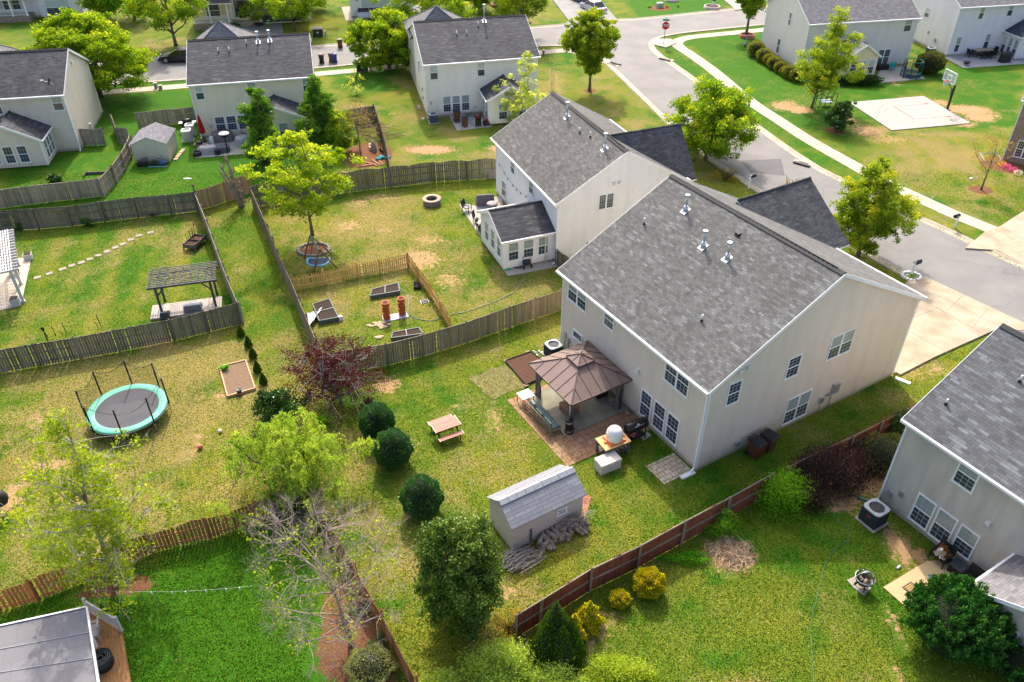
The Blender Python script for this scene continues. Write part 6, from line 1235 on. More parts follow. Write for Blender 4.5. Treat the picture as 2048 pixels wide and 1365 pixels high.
for i,(x,y,rz) in enumerate(((752,326,-50),(742,329,-35),(760,324,-60),(735,332,20))): b=MB(); b.box((-.8,-.06,.02),(.8,.06,.08)); one(b,'loose_board',mat('reddish_plank',(.40,.17,.10),.8,.2,5),['loose reddish board nearest the turquoise tarp','second loose reddish board left of the tarp','loose reddish board lying closest to the fence corner','loose reddish board at the left end of the debris'][i],'board',P(x,y),rz,'loose boards by the tarp')
# hand truck, grey cover by shed
t=thing('hand_truck','black hand truck leaning at the end wall of the shed','hand truck',shl(-.35,1.5),an); b=MB()
for y in (-.18,.18): b.tube([(0,y,.1),(-.15,y,1.2)],.02,5)
b.tube([(-.15,-.18,1.2),(-.18,0,1.3),(-.15,.18,1.2)],.02,5)
for z in (.35,.65,.95): b.tube([(-.02-z*.1,-.18,z),(-.02-z*.1,.18,z)],.015,5)
b.build('frame',BLACK,t)
for y in (-.22,.22): b=MB(); b.tube([(.05,y-.03,.13),(.05,y+.03,.13)],.13,10); b.build('wheel',BLACKF,t)
b=MB(); b.lathe([(.5,0),(.46,.3),(.3,.7),(.08,1.0),(.001,1.02)],(0,0,0),12,0,.5,1); one(b,'grey_cover',mat('grey_canvas',(.28,.27,.25),.9,.2,6),'grey canvas cover leaning at the end wall of the shed','cover',shl(-.4,.7),math.degrees(an))
b=MB(); b.box((-.15,-.3,0),(.15,.3,.35)); b.ell((0,.2,.4),(.14,.18,.1)); one(b,'garden_tool_box',mat('orange_white_tool',(.7,.16,.05),.5,.3,2,c2=(.7,.7,.7)),'orange and white tool case between the shed and the cherry tree','tool case',shl(-.55,1.05),20)
# ---------------- trampoline, playground ----------------
t=put('trampoline','large round trampoline with mint green edge pad and black net poles','trampoline',(262,836),0); RR=2.12; zt=.72
b=MB(); b.cyl((0,0,zt-.01),.02,RR*.8,None,40); b.build('jumping_mat',mat('trampoline_mat',(.055,.055,.065),.7,.15,3),t)
b=MB(); vs=[];n=48
for j in range(n):
    a=2*math.pi*j/n; 
    for r,z in ((RR*.79,zt+.02),(RR*.84,zt+.05),(RR*.98,zt+.05),(RR*1.01,zt),(RR*.98,zt-.02)): vs.append((r*math.cos(a),r*math.sin(a),z))
b.add(vs,[(j*5+i,((j+1)%n)*5+i,((j+1)%n)*5+i+1,j*5+i+1) for j in range(n) for i in range(4)],smooth=True); b.build('edge_pad',mat('mint_green_pad',(.10,.42,.29),.5,.12,3),t)
b=MB(); b.tube([(RR*math.cos(j*.196),RR*math.sin(j*.196),zt-.05) for j in range(33)],.03,6,cap=False); b.build('frame_ring',GREYM,t)
for j in range(8):
    a=j*math.pi/4+.25; c,s=math.cos(a),math.sin(a); b=MB(); b.tube([(RR*1.02*c,RR*1.02*s,.0),(RR*1.02*c,RR*1.02*s,.8)],.028,6); b.build('leg',GREYM,t); b=MB(); b.tube([(RR*1.03*c,RR*1.03*s,.6),(RR*1.03*c,RR*1.03*s,2.45)],.045,7); b.build('net_pole',BLACK,t)
NET=bpy.data.materials.new('safety_net'); NET.use_nodes=True; tt=NET.node_tree; bs=tt.nodes['Principled BSDF']; bs.inputs['Base Color'].default_value=(.02,.02,.02,1); ck=N(tt,'TexNoise'); ck.inputs['Scale'].default_value=60; oc=N(tt,'TexCoord'); tt.links.new(oc.outputs['Object'],ck.inputs[0]); tt.links.new(mth(tt,'MULTIPLY',ramp(tt,ck.outputs[0],.3,.7),.42),bs.inputs['Alpha'])
b=MB(); L=[]
for k in range(0,5):
    for j in range(9):
        a=(k+j/8)*math.pi/4+.25; u=j/8; sag=math.sin(math.pi*u)*.35; rr=RR*(1-.05*math.sin(math.pi*u)); L.append((a,sag,rr))
vs=[];fs=[]
for a,sag,rr in L: vs+=[(rr*math.cos(a),rr*math.sin(a),zt+.05),(rr*math.cos(a),rr*math.sin(a),2.38-sag)]
fs=[(2*i,2*i+2,2*i+3,2*i+1) for i in range(len(L)-1) if i%9!=8]
b.add(vs,fs); b.build('safety_net',NET,t)
b=MB(); 
for i in range(5): 
    pts=[(rr*math.cos(a),rr*math.sin(a),2.38-sag) for a,sag,rr in L[i*9:i*9+9]]; b.tube(pts,.016,3)
pts=[]
for j in range(9):
    a0,a1=5*math.pi/4+.25,8*math.pi/4+.25; u=j/8; p0=Vector((RR*math.cos(a0),RR*math.sin(a0),2.3)); p1=Vector((RR*math.cos(a1),RR*math.sin(a1),2.3)); q=p0.lerp(p1,u); q.z-=math.sin(math.pi*u)*1.35; pts.append(q)
b.tube(pts,.016,3); b.build('net_cord',BLACK,t)
for i,(x,y,r,m,lb,c) in enumerate(((441,865,.11,WHITE,'small black and white football on the lawn right of the trampoline','ball'),(401,898,.14,mat('ball_red_pink',(.6,.12,.1),.5,.2),'reddish ball in the grass below the football','ball'))): b=MB(); b.ell((0,0,r),r,14,9); one(b,'play_ball',m,lb,c,P(x,y))
t=put('flower_pot','dark green pot of plant inside the sand-coloured timber bed','pot',(479,786),0,.12); b=MB(); b.lathe([(.12,0),(.16,.26),(.14,.26),(.001,.2)],n=12); b.build('pot',mat('pot_dark_green',(.02,.06,.04),.5,.1),t); b=MB(); b.lathe([(.2,0),(.21,.02),(.001,.02)],n=12); b.build('saucer',TER,t)
shrub('green perennial in the far corner of the timber bed',(450,742),(.35,.25,.7),LM['fresh'],260,.12,150,shape='loose',stem=False,core=False,name='perennial',cat='plant')
# swing set
t=put('swing_set','small wooden A-frame swing set with a green beam in front of the lime tree','swing set',(628,508),0); WD=mat('swing_brown_wood',(.20,.12,.075),.8,.3,6); A_=P(620,470,2.2)-t.location; B_=P(638,500,2.2)-t.location; A_.z=B_.z=2.15
b=MB(); b.bar(A_,B_,.1,.13); b.build('beam',mat('swing_green',(.02,.13,.09),.5,.1),t)
for top,fs_ in ((A_,((608,519),(662,508))),(B_,((627,547),(676,538)))):
    for f in fs_: q=P(*f)-t.location; q.z=0; b=MB(); b.bar(q,top,.085); b.build('leg',WD,t)
sw=(P(637,523,.75)-t.location); b=MB(); n=22; vs=[];fs=[]
for j in range(n):
    a=2*math.pi*j/n
    for k in range(6):
        e=2*math.pi*k/6; r=.07; sx,sy=.78,.5; vs.append((sw.x+(sx+r*math.cos(e))*math.copysign(abs(math.cos(a))**.6,math.cos(a)),sw.y+(sy+r*math.cos(e))*math.copysign(abs(math.sin(a))**.6,math.sin(a)),.75+r*math.sin(e)+.08*math.cos(2*a)))
for j in range(n):
    for k in range(6): fs.append((j*6+k,((j+1)%n)*6+k,((j+1)%n)*6+(k+1)%6,j*6+(k+1)%6))
b.add(vs,fs,smooth=True); b.build('platform_rim',mat('swing_sky_blue',(.12,.38,.55),.5,.1),t); b=MB(); b.box((sw.x-.72,sw.y-.42,.73),(sw.x+.72,sw.y+.42,.75)); b.build('platform_net',mat('swing_net_dark',(.04,.06,.09),.8,.3,20),t)
b=MB()
for sx in (-1,1):
    for sy in (-1,1): b.tube([(sw.x+sx*.6,sw.y+sy*.4,.78),A_.lerp(B_,.5+.2*sx)],.012,3)
b.build('rope',BLACKF,t)
t=put('stone_edging','low ring of grey edging stones around the foot of the lime tree','edging',(628,500)); b=MB()
for j in range(22):
    a=2*math.pi*j/22; q=Vector((1.15*math.cos(a),.95*math.sin(a),0)); b.box((q.x-.14,q.y-.1,-.02),(q.x+.14,q.y+.1,.13),0,(.02,.02))
b.build('edging_stones',mat('edging_stone_grey',(.3,.28,.24),.9,.3,9),t)
# fire pit
t=put('fire_pit','round stone block fire pit on the lawn beside the patio','fire pit',(864,408)); ST=mat('fire_pit_block',(.30,.23,.18),.9,.35,9,bmp=.4); b=MB()
for lv in range(3):
    for j in range(14):
        a=2*math.pi*(j+.5*(lv%2))/14; c,s=math.cos(a),math.sin(a); q=Vector((.62*c,.62*s,lv*.14)); w_=.125
        v=[]
        for z in (q.z,q.z+.132):
            for rr,aa in ((.5,-.205),(.5,.205),(.73,.205),(.73,-.205)): v.append((rr*math.cos(a+aa),rr*math.sin(a+aa),z))
        b.add(v,[(0,1,2,3),(7,6,5,4),(0,4,5,1),(1,5,6,2),(2,6,7,3),(3,7,4,0)])
b.build('stone_wall',ST,t); b=MB(); b.lathe([(.46,.45),(.78,.45),(.78,.49),(.46,.49),(.46,.45)],n=20); b.build('capstones',mat('fire_pit_cap',(.45,.34,.27),.9,.2,8),t); b=MB(); b.cyl((0,0,.08),.1,.5,None,14); b.build('ash',mat('ash_dark',(.04,.035,.03),.95,.5,12),t)
# patio furniture (wicker) of the white-walled house
WK=mat('dark_wicker',(.035,.03,.028),.7,.4,30,bmp=.3); CUSH=mat('cushion_grey',(.36,.35,.38),.85,.15); CVR=mat('cover_taupe',(.17,.15,.16),.85,.2,2,bmp=.2); CVL=mat('cover_light_grey',(.42,.40,.41),.85,.2,2,bmp=.2)
def chair(label,px,rz,m=WK,cush=None,group=None,z=.04,w=.62,arms=True,name='patio_chair'):
    t=put(name,label,'chair',px,rz,z,group); b=MB(); b.box((-w/2,-.3,.34),(w/2,.3,.42)); b.build('seat',cush or m,t); b=MB(); b.add([(-w/2,.24,.4),(w/2,.24,.4),(w/2,.32,.4),(-w/2,.32,.4),(-w/2,.36,.95),(w/2,.36,.95),(w/2,.42,.95),(-w/2,.42,.95)],[(0,3,2,1),(4,5,6,7),(0,1,5,4),(1,2,6,5),(2,3,7,6),(3,0,4,7)]); b.build('backrest',m,t)
    for x in (-w/2+.03,w/2-.03):
        for y in (-.27,.28): b=MB(); b.bar((x,y,0),(x,y,.36),.045); b.build('leg',m,t)
        if arms: b=MB(); b.box((x-.035,-.3,.6),(x+.035,.34,.64)); b.bar((x,-.27,.36),(x,-.27,.62),.04); b.build('armrest',m,t)
    return t
chair('dark wicker armchair with pale cushion at the patio corner nearest the fire pit',(934,422),68,cush=CUSH)
def sofa(label,px,rz,m,L=1.5,D=.8,h=.8,name='covered_sofa'):
    t=put(name,label,'covered furniture',px,rz,.04); b=MB(); b.box((-L/2,-D/2,0),(L/2,D/2,h*.55),0,(.04,.05)); b.build('cover_base',m,t); b=MB(); b.box((-L/2,D/2-.3,h*.5),(L/2,D/2,h),0,(.06,.08)); b.build('cover_back',m,t); return t
sofa('dark grey covered patio sofa next to the round fire table of the white-walled house',(970,408),188,CVR,1.5,.8,.95)
t=put('fire_table','round mauve-topped pedestal table beside the covered sofa','table',(985,422),0,.04); b=MB(); b.lathe([(.24,0),(.2,.3),(.32,.6)],n=14); b.build('pedestal',CVR,t); b=MB(); b.lathe([(.3,.6),(.46,.62),(.48,.66),(.3,.72),(.001,.74)],n=20); b.build('table_top',mat('table_mauve',(.33,.28,.28),.7,.1),t)
t=put('dining_table','tan patio dining table partly under the sunroom eave','table',(975,455),-22,.04); b=MB(); b.box((-.5,-.95,.7),(.5,.95,.75)); b.build('table_top',mat('table_tan',(.50,.38,.29),.6,.15),t)
for x in (-.42,.42):
    for y in (-.85,.85): b=MB(); b.bar((x,y,0),(x,y,.7),.06); b.build('leg',BLACK,t)
for i,(x,y) in enumerate(((955,444),(962,459),(969,472))): chair(['slim black dining chair at the far end of the tan table','slim black dining chair in the middle of the tan table side','slim black dining chair nearest the sunroom'][i],(x,y),95-22,BLACK,None,'black chairs by the tan table',w=.45,arms=False)
b=MB(); b.box((-.5,-.22,0),(.5,.22,.45)); one(b,'storage_chest',mat('tan_chest',(.45,.38,.27),.7,.2),'tan storage chest against the rear wall of the white-walled house','box',P(994,418,.04),112)
t=put('hose_reel_cart','black wheeled hose reel cart on the small slab beside the sunroom','hose reel',(1053,534),20,.04); b=MB(); b.tube([(-.25,0,.4),(.25,0,.4)],.2,12); b.build('reel',mat('hose_coil_dark',(.03,.05,.07),.6,.4,20),t); b=MB()
for x in (-.28,.28): b.tube([(x,-.25,.1),(x,-.05,.85),(x,.2,.85)],.02,5); b.tube([(x,-.25,.1),(x,.3,.1)],.02,5)
b.tube([(-.28,.2,.85),(.28,.2,.85)],.02,5); b.build('frame',BLACK,t)
for x in (-.3,.3): b=MB(); b.tube([(x-.03,-.25,.11),(x+.03,-.25,.11)],.12,10); b.build('wheel',BLACKF,t)
b=MB(); b.box((-.2,-.05,.28),(.2,-.02,.45)); b.build('blue_panel',BLU,t)
for i,(x,y) in enumerate(((1089,525),(1094,524))): b=MB(); b.tube([(0,0,0),(.08,.1,2.2)],.045,6); one(b,'white_pole',WHITE2,['left of two white poles leaning at the sunroom corner','right of two white poles leaning at the sunroom corner'][i],'pole',P(x,y,.04),0,'white poles')
b=MB(); b.tube([(.3*math.cos(a*.5),.22*math.sin(a*.5),.02+.004*a) for a in range(26)],.02,4); one(b,'hose_coil',BLACKF,'loop of black hose on the slab left of the reel cart','hose',P(1036,535,.04))
b=MB(); b.tube([(-.2,0,.05),(.2,.05,.05)],.05,6); b.ell((.1,.08,.08),(.15,.1,.06)); one(b,'green_sprinkler',mat('bright_green_plastic',(.01,.4,.12),.5,.1),'bright green sprinkler at the sunroom corner','sprinkler',P(1014,541,.04))
def lights(name,label,a,c,m=BLACKF,sag=.5,n=9,bulb=WHITE,bs=.045,r=.008):
    a,c=Vector(a),Vector(c); t=thing(name,label,'string lights',a); pts=[]; 
    for i in range(25): u=i/24; q=a.lerp(c,u)-a; q.z-=4*sag*u*(1-u); pts.append(q)
    b=MB(); b.tube(pts,r,3); b.build('cord',m,t)
    for i in range(n): q=pts[int((i+.5)*24/n)]; b=MB(); b.tube([q,q-Vector((0,0,.12))],[.02,.03],5); b.ell((q.x,q.y,q.z-.15),bs,6,4); b.build('bulb',bulb,t)
lights('string_lights','string of lights strung across the rear wall of the white-walled house',FR_(h4,-.08,11.6,3.2),FR_(h4,-.08,5.2,3.0),sag=.5,n=7,bulb=BLACKF)
lights('string_lights','string of festoon lights strung over the deep green lawn at the bottom left',P(175,1180,2.6),P(505,1172,2.6),m=WHITE2,sag=.25,n=9,r=.003,bs=.028)
# ---------------- left yard: pergola, planter, deck ----------------
DG=mat('pergola_dark_grey',(.075,.07,.068),.75,.25,5); q=P(322,632); t=thing('grey_pergola','dark grey timber pergola with slatted top over a pale deck at the left','pergola',P(316,634),R(14.5)); PW,PD,PH=4.0,2.0,2.05
for x in (.3,PW-.3):
    for y in (.15,PD-.15):
        b=MB(); b.box((x-.07,y-.07,0),(x+.07,y+.07,PH)); sg=1 if x<2 else -1; b.bar((x,y,PH-.6),(x+sg*.5,y,PH-.05),.07,.09); b.build('post',DG,t)
for y in (.15,PD-.15): b=MB(); b.box((-.2,y-.05,PH),(PW+.2,y+.05,PH+.16)); b.build('beam',DG,t)
b=MB()
for i in range(9): x=.0+i*PW/8; b.box((x-.025,-.25,PH+.16),(x+.025,PD+.25,PH+.28))
b.build('rafters',DG,t); b=MB()
for i in range(12): y=-.2+i*(PD+.4)/11; b.box((-.15,y-.02,PH+.285),(PW+.15,y+.02,PH+.33))
b.build('slats',mat('pergola_slat_grey',(.17,.165,.16),.7,.2,5),t); b=MB(); rnd=random.Random(8)
for i in range(40):
    x,y=rnd.uniform(.2,2.6),rnd.uniform(0,1.9); pts=[(x,y,PH+.36)]
    for k in range(5): x+=rnd.uniform(-.1,.35); y+=rnd.uniform(-.2,.2); pts.append((x,y,PH+.36+rnd.uniform(0,.07)))
    b.tube(pts,.013,3)
b.build('bare_vine',mat('vine_stem_tan',(.3,.24,.17),.9,.3),t)
t=thing('low_deck','pale weathered board deck under the grey pergola','deck',P(302,640),R(14.5)); b=MB()
for i in range(30): b.box((i*.15,-.15,0),(i*.15+.135,1.5,.16))
b.build('deck_boards',boardmat('deck_pale_boards',(.45,.40,.36),(.36,.32,.28),.2),t)
sofa('blue-grey covered box seat on the deck under the grey pergola',(388,621),194,mat('cover_blue_grey',(.16,.18,.22),.7,.2,3),1.15,.9,.62,'covered_bench'); sofa('small dark covered seat at the left end of the deck under the grey pergola',(332,634),194,mat('cover_slate',(.06,.07,.09),.7,.3,8),.6,.7,.5,'covered_bench')
t=put('garden_planter','grey wooden slatted planter with upright stakes beside the thin fence','planter',(392,492),-12); b=MB()
for y in (-.8,.8): b.box((-.45,y-.02,.25),(.45,y+.02,.55))
for x in (-.45,.45): b.box((x-.02,-.8,.25),(x+.02,.8,.55))
b.box((-.44,-.02,.25),(.44,.02,.55)); b.build('box_sides',GREYW,t); b=MB(); b.box((-.43,-.78,.2),(.43,.78,.42)); b.build('soil',SOILB,t)
for x in (-.45,.45):
    for y in (-.8,.8): b=MB(); b.bar((x*1.1,y*1.05,0),(x,y,.6),.07); b.build('leg',GREYW,t)
rnd=random.Random(4)
for i in range(9): x,y=rnd.uniform(-.35,.35),rnd.uniform(-.7,.9); b=MB(); b.bar((x,y,.4),(x+rnd.uniform(-.15,.15),y+rnd.uniform(-.1,.2),1.5+rnd.uniform(-.2,.3)),.025); b.build('stake',BARKD,t)
for i,(x,y,h_) in enumerate(((112,672,.75),(134,668,.85),(203,655,1.0),(197,657,.5),(96,676,.4),(125,670,.35))): b=MB(); b.bar((0,0,0),(-.06,0,h_),.035); one(b,'garden_stake',BARKD,['leftmost tall garden stake above the long grey fence','tallest of the left pair of garden stakes above the long grey fence','tall garden stake right of the others above the long grey fence','short stake beside the right tall one','short stake at the left end of the row','short stake between the left pair'][i],'stake',P(x,y),0,'garden stakes behind the long fence')
b=MB(); b.lathe([(.09,.9),(.1,1.1),(.001,1.14)],n=8); b.bar((0,0,0),(0,0,.95),.05); one(b,'bird_feeder',BLACK,'small black post light above the long grey fence','post light',P(96,684),0)
b=MB(); b.bar((0,0,0),(0,0,2.15),.09); b.ell((0,0,2.3),(.1,.1,.14)); b.tube([(0,0,2.2),(-.25,0,2.35),(-.35,0,2.2)],.02,5); one(b,'lamp_post',GREYW,'weathered corner post topped with a small lantern where the fences meet','post',P(399,424),0)
WP=mat('pergola_white',(.50,.49,.51),.5,.08); wp=thing('white_pergola','white pergola with close slatted roof at the left edge of the picture','pergola',P(43,572),R(-61+0)); 
# its long axis runs toward the camera
for x,y in ((-3.0,0),(-.15,0),(2.35,0),(-3.0,-3.4),(2.35,-3.4)): b=MB(); b.box((x-.09,y-.09,0),(x+.09,y+.09,2.4)); b.box((x-.14,y-.14,0),(x+.14,y+.14,.14)); b.build('post',WP,wp)
for y in (0,-3.4): b=MB(); b.box((-3.4,y-.05,2.4),(2.9,y+.05,2.6)); b.build('beam',WP,wp)
b=MB()
for i in range(15): x=-3.3+i*.43; b.box((x-.03,-3.8,2.6),(x+.03,.55,2.75))
b.build('rafters',WP,wp); b=MB()
for i in range(26): y=-3.7+i*.155; b.box((-3.4,y-.035,2.755),(2.9,y+.035,2.79))
b.build('slats',WP,wp)
for i,(x,y) in enumerate(((32,607),(58,518))): t=put('square_planter',['white square planter at the near corner of the white pergola terrace','white square planter at the far corner of the white pergola terrace'][i],'planter',(x,y),20,.06,'white square planters'); b=MB(); b.box((-.25,-.25,0),(.25,.25,.42),0,(-.03,-.03)); b.build('planter_box',WP,t); b=MB(); b.box((-.24,-.24,.42),(.24,.24,.44)); b.build('soil',SOIL,t)
chair('dark chair under the white pergola between its posts',(30,548),30,BLACK,z=.06)
# ---------------- bottom left canopy and deck ----------------
ROOFC=shingle('canopy_roof_grey',(.185,.18,.19),(.205,.20,.21),(.21,.205,.215),.9,.9,.8,.1)
cp_=thing('porch_canopy_house','flat grey covered porch roof of the house at the bottom left corner','roof',(0,0,0)); A=P(172,1217,2.9);B=P(196,1372,2.9);Cc=P(-40,1400,3.25);D=P(-60,1268,3.25)
b=MB(); b.slab(A,D,Cc,B,.1,0,1); b.build('roof_sheet',[ROOFC,GREYM],cp_); b=MB(); b.bar(A+Vector((.05,0,.02)),B+Vector((.05,0,.02)),.09,.12); b.bar(A+Vector((0,.05,0)),D+Vector((0,.05,0)),.07,.1); b.build('gutter',GREYM,cp_)
for u in (.33,.66): b=MB(); b.bar(A.lerp(B,u)+Vector((0,0,.02)),D.lerp(Cc,u)+Vector((0,0,.02)),.03,.02); b.build('seam',mat('seam_grey',(.28,.28,.3),.6,.1),cp_)
for q in (A,B): b=MB(); b.box((q.x-.35,q.y-.25,0),(q.x-.2,q.y-.1,2.85)); b.build('post',WHITE,cp_)
b=MB(); q=P(60,1340,0); b.box((-26,14.5,0),(-18.6,17.6,2.8)); b.build('wall',SDT,cp_)
DKM=boardmat('deck_orange_boards',(.42,.2,.075),(.34,.16,.06),.2,.6); w_=[P(*p,.5) for p in ((128,1222),(170,1212),(228,1238),(244,1262),(268,1400),(100,1400))]; o=w_[0].copy(); dk=thing('wooden_deck','orange stained wooden deck beside the porch roof, bottom left','deck',(o.x,o.y,0)); b=MB(); b.prism([(q.x-o.x,q.y-o.y) for q in w_],.42,.5); b.build('deck_platform',DKM,dk); b=MB()
e0=P(246,1262,.5)-o;e1=P(270,1400,.5)-o; e0.z=e1.z=.5
for i in range(9): d_=Vector((-.16*i-.05,0,.008)); b.bar(e0+d_,e1+d_,.012,.008,1)
for i in range(6): b.prism([((w_[k].x-o.x)*(1-.0),(w_[k].y-o.y)) for k in range(0)],0,0) if False else None
b.build('board_joints',[DKM,JOINT],dk)
rl=thing('stair_railing','white baluster railing at the head of the orange deck stairs','railing',P(205,1252,.5),0); a=P(181,1226,.5);c=P(243,1263,.5); a2=P(180,1215,1.3);c2=P(233,1262,1.3); la=a-rl.location;lc=c-rl.location; up=Vector((0,0,.85)); b=MB(); b.bar(la+up,lc+up,.07,.06); b.bar(la+Vector((0,0,.1)),lc+Vector((0,0,.1)),.05,.05); n=13
for i in range(n): q=la.lerp(lc,i/(n-1)); b.bar(q+Vector((0,0,.1)),q+up,.045)
b.build('balusters',WP,rl)
for q in (la,lc): b=MB(); b.box((q.x-.06,q.y-.06,0),(q.x+.06,q.y+.06,1.0)); b.build('post',WP,rl)
b=MB(); b.bar(P(131,1222,.55)-rl.location,P(228,1236,.55)-rl.location,.14,.06); b.build('top_rail',DKM,rl)
t=put('wire_fire_basket','round dark wire basket table on the orange deck','fire basket',(207,1330),0,.5); b=MB(); b.lathe([(.42,.0),(.46,.5),(.42,.5),(.38,.04),(.001,.04)],n=20); b.build('basket',BLACK,t); b=MB(); rnd=random.Random(2)
for i in range(18):
    a=rnd.uniform(0,6.28); r=rnd.uniform(.1,.38); b.tube([(r*math.cos(a+k*.5),r*math.sin(a+k*.5),.5+.03*math.sin(k)) for k in range(6)],.012,3)
b.build('wire_coils',mat('wire_grey_green',(.12,.14,.12),.5,.3),t)
chair('pale grey deck chair half under the edge of the porch roof',(188,1275),-70,CVL,CVL,z=.5); 
# timber planter under the willow
t=put('wooden_planter_box','open weathered timber planter box below the willow-like tree','planter',(575,1022),-32); b=MB()
for y in (-.45,.45): b.box((-.85,y-.02,.1),(.85,y+.02,.55))
for x in (-.85,.85): b.box((x-.02,-.45,.1),(x+.02,.45,.55))
b.build('box_sides',GREYW,t); b=MB(); b.box((-.83,-.43,.1),(.83,.43,.3)); b.build('soil',SOIL,t)
for x in (-.85,.85):
    for y in (-.45,.45): b=MB(); b.box((x-.05,y-.05,0),(x+.05,y+.05,.6)); b.build('leg',GREYW,t)
# left edge porch
lp=thing('white_porch_edge','white railed deck edge of a house at the far left edge of the picture','deck',P(-40,950),R(-62)); b=MB(); b.box((-4,-3,0),(3.2,.9,.55)); b.build('deck_platform',boardmat('deck_grey_boards',(.42,.39,.36),(.34,.31,.28),.2),lp); b=MB(); b.box((-4,.86,1.4),(.6,.94,1.48)); b.box((-4,.86,.62),(.6,.94,.68))
for i in range(20): b.box((-3.9+i*.23,.88,.6),(-3.85+i*.23,.92,1.42))
b.build('railing',WHITE,lp)
for x in (-4,-1.7,.6): b=MB(); b.box((x-.07,.83,.5),(x+.07,.97,1.6)); b.build('post',WHITE,lp)
b=MB(); b.ell((0,0,.45),(.5,.4,.5)); one(b,'black_cover',BLACKF,'black covered object on the far left deck edge','cover',P(2,1010,.5))
# ---------------- cream house patio ----------------
t=put('closed_umbrella','closed dark red patio umbrella at the corner of the cream house','umbrella',(410,284),0,.04); b=MB(); b.tube([(0,0,0),(-.08,.02,2.6)],.025,6); b.build('pole',BLACK,t); b=MB(); b.cyl((0,0,0),.12,.24,None,12); b.build('base',BLACK,t)
b=MB(); vs=[];n=16
for k,(r,z) in enumerate(((.2,.85),(.24,1.0),(.22,1.5),(.16,2.0),(.08,2.45),(.01,2.7))):
    for j in range(n): a=6.283*j/n; q=r*(1+.22*(-1)**j); vs.append((q*math.cos(a)-.03*z,q*math.sin(a),z))
b.add(vs,[(k*n+j,k*n+(j+1)%n,(k+1)*n+(j+1)%n,(k+1)*n+j) for k in range(5) for j in range(n)]); b.build('canopy',mat('umbrella_red',(.45,.008,.02),.75,.25,5),t)
t=put('gas_grill','black gas grill by the light fence behind the pale air conditioners','grill',(379,262),12); b=MB(); b.box((-.45,-.3,.1),(.45,.3,.85)); b.build('cabinet',BLACK,t); b=MB(); b.tube([(-.42,0,.95),(.42,0,.95)],.28,10); b.build('lid',BLACK,t); b=MB(); b.box((-.8,-.25,.85),(-.46,.25,.89)); b.box((.46,-.25,.85),(.8,.25,.89)); b.build('side_shelf',GREYM,t)
def cover(label,px,rz,m,L,D,h,tap=.08,name='covered_furniture',z=.04):
    t=put(name,label,'covered furniture',px,rz,z); rnd=random.Random(int(px[0])); b=MB(); n=7; vs=[]
    for k,(s,zz) in enumerate(((1.0,0),(.97,.3),(.93,.7),(.88,.93),(.7,1.0),(.0,1.02))):
        for j in range(20):
            a=6.283*j/20; c,s_=math.cos(a),math.sin(a); f=1/max(abs(c),abs(s_))**.85; w_=1+rnd.uniform(-.03,.03)*(1 if k<3 else .5); vs.append((L/2*c*f*s*w_,D/2*s_*f*s*w_,h*zz+(rnd.uniform(-.03,.03) if k>2 else 0)))
    b.add(vs,[(k*20+j,k*20+(j+1)%20,(k+1)*20+(j+1)%20,(k+1)*20+j) for k in range(5) for j in range(20)],smooth=True); b.build('cover',m,t); return t
MV=mat('cover_mauve_brown',(.20,.165,.17),.8,.15,2,bmp=.2)
cover('large mauve-brown covered hot tub or table below the cream house windows',(446,281),12,MV,2.1,1.2,.85); cover('light grey covered round chair set at the front left of the cream house patio',(418,306),20,CVL,1.5,.9,.65); cover('blue-grey covered square table in front of the mauve cover',(447,303),8,mat('cover_blue_slate',(.11,.13,.16),.75,.2,2),1.25,.95,.55)
cover('pale grey covered chair at the right of the cream house patio',(487,290),-30,CVL,1.1,1.3,.85); cover('cream covered bench against the cream house wall',(473,272),12,mat('cover_cream',(.55,.5,.42),.8,.1),1.1,.5,.5); cover('small black covered stool on the cream house patio edge',(436,309),10,BLACKF,.5,.4,.5)
t=put('patio_heater','round white-topped patio heater standing in front of the mauve cover','heater',(456,306),0,.04); b=MB(); b.cyl((0,0,0),1.5,.06,None,8); b.lathe([(.06,1.45),(.3,1.6),(.46,1.85),(.0,1.84)],n=18); b.build('body',BLACK,t); b=MB(); b.lathe([(.47,1.85),(.45,1.9),(.2,1.96),(.001,1.97)],n=20); b.build('top',WHITE2,t)
b=MB(); b.lathe([(.2,0),(.2,.62),(.1,.75),(.001,.76)],n=14); one(b,'propane_tank',WHITE2,'pale cylinder tank beside the mauve cover','tank',P(425,288,.04))
b=MB(); b.lathe([(.38,0),(.4,.36),(.34,.36),(.34,.2),(.001,.2)],n=16); one(b,'dark_planter',BLACKF,'round black planter at the front left corner of the cream house patio','planter',P(395,311,.04))
t=put('bowl_grill','low black bowl grill near the red umbrella','grill',(401,296),0,.02); b=MB(); b.lathe([(.05,.3),(.28,.38),(.36,.55),(.001,.6)],n=14); b.build('bowl',BLACK,t)
for j in range(3): a=j*2.09; b=MB(); b.bar((.3*math.cos(a),.3*math.sin(a),0),(.1*math.cos(a),.1*math.sin(a),.4),.03); b.build('leg',BLACK,t)
for i,(x,y) in enumerate(((413,293),(416,291),(392,292))): b=MB(); b.ell((0,0,.1),(.3,.24,.18),8,5); one(b,'rock',mat('tan_rock',(.42,.28,.19),.9,.3,5),['tan rock under the red umbrella, left','tan rock under the red umbrella, right','tan rock beside the pale air conditioner'][i],'rock',P(x,y),40*i,'rocks by the umbrella')
cs=P(268,327); cd2=P(335,318)
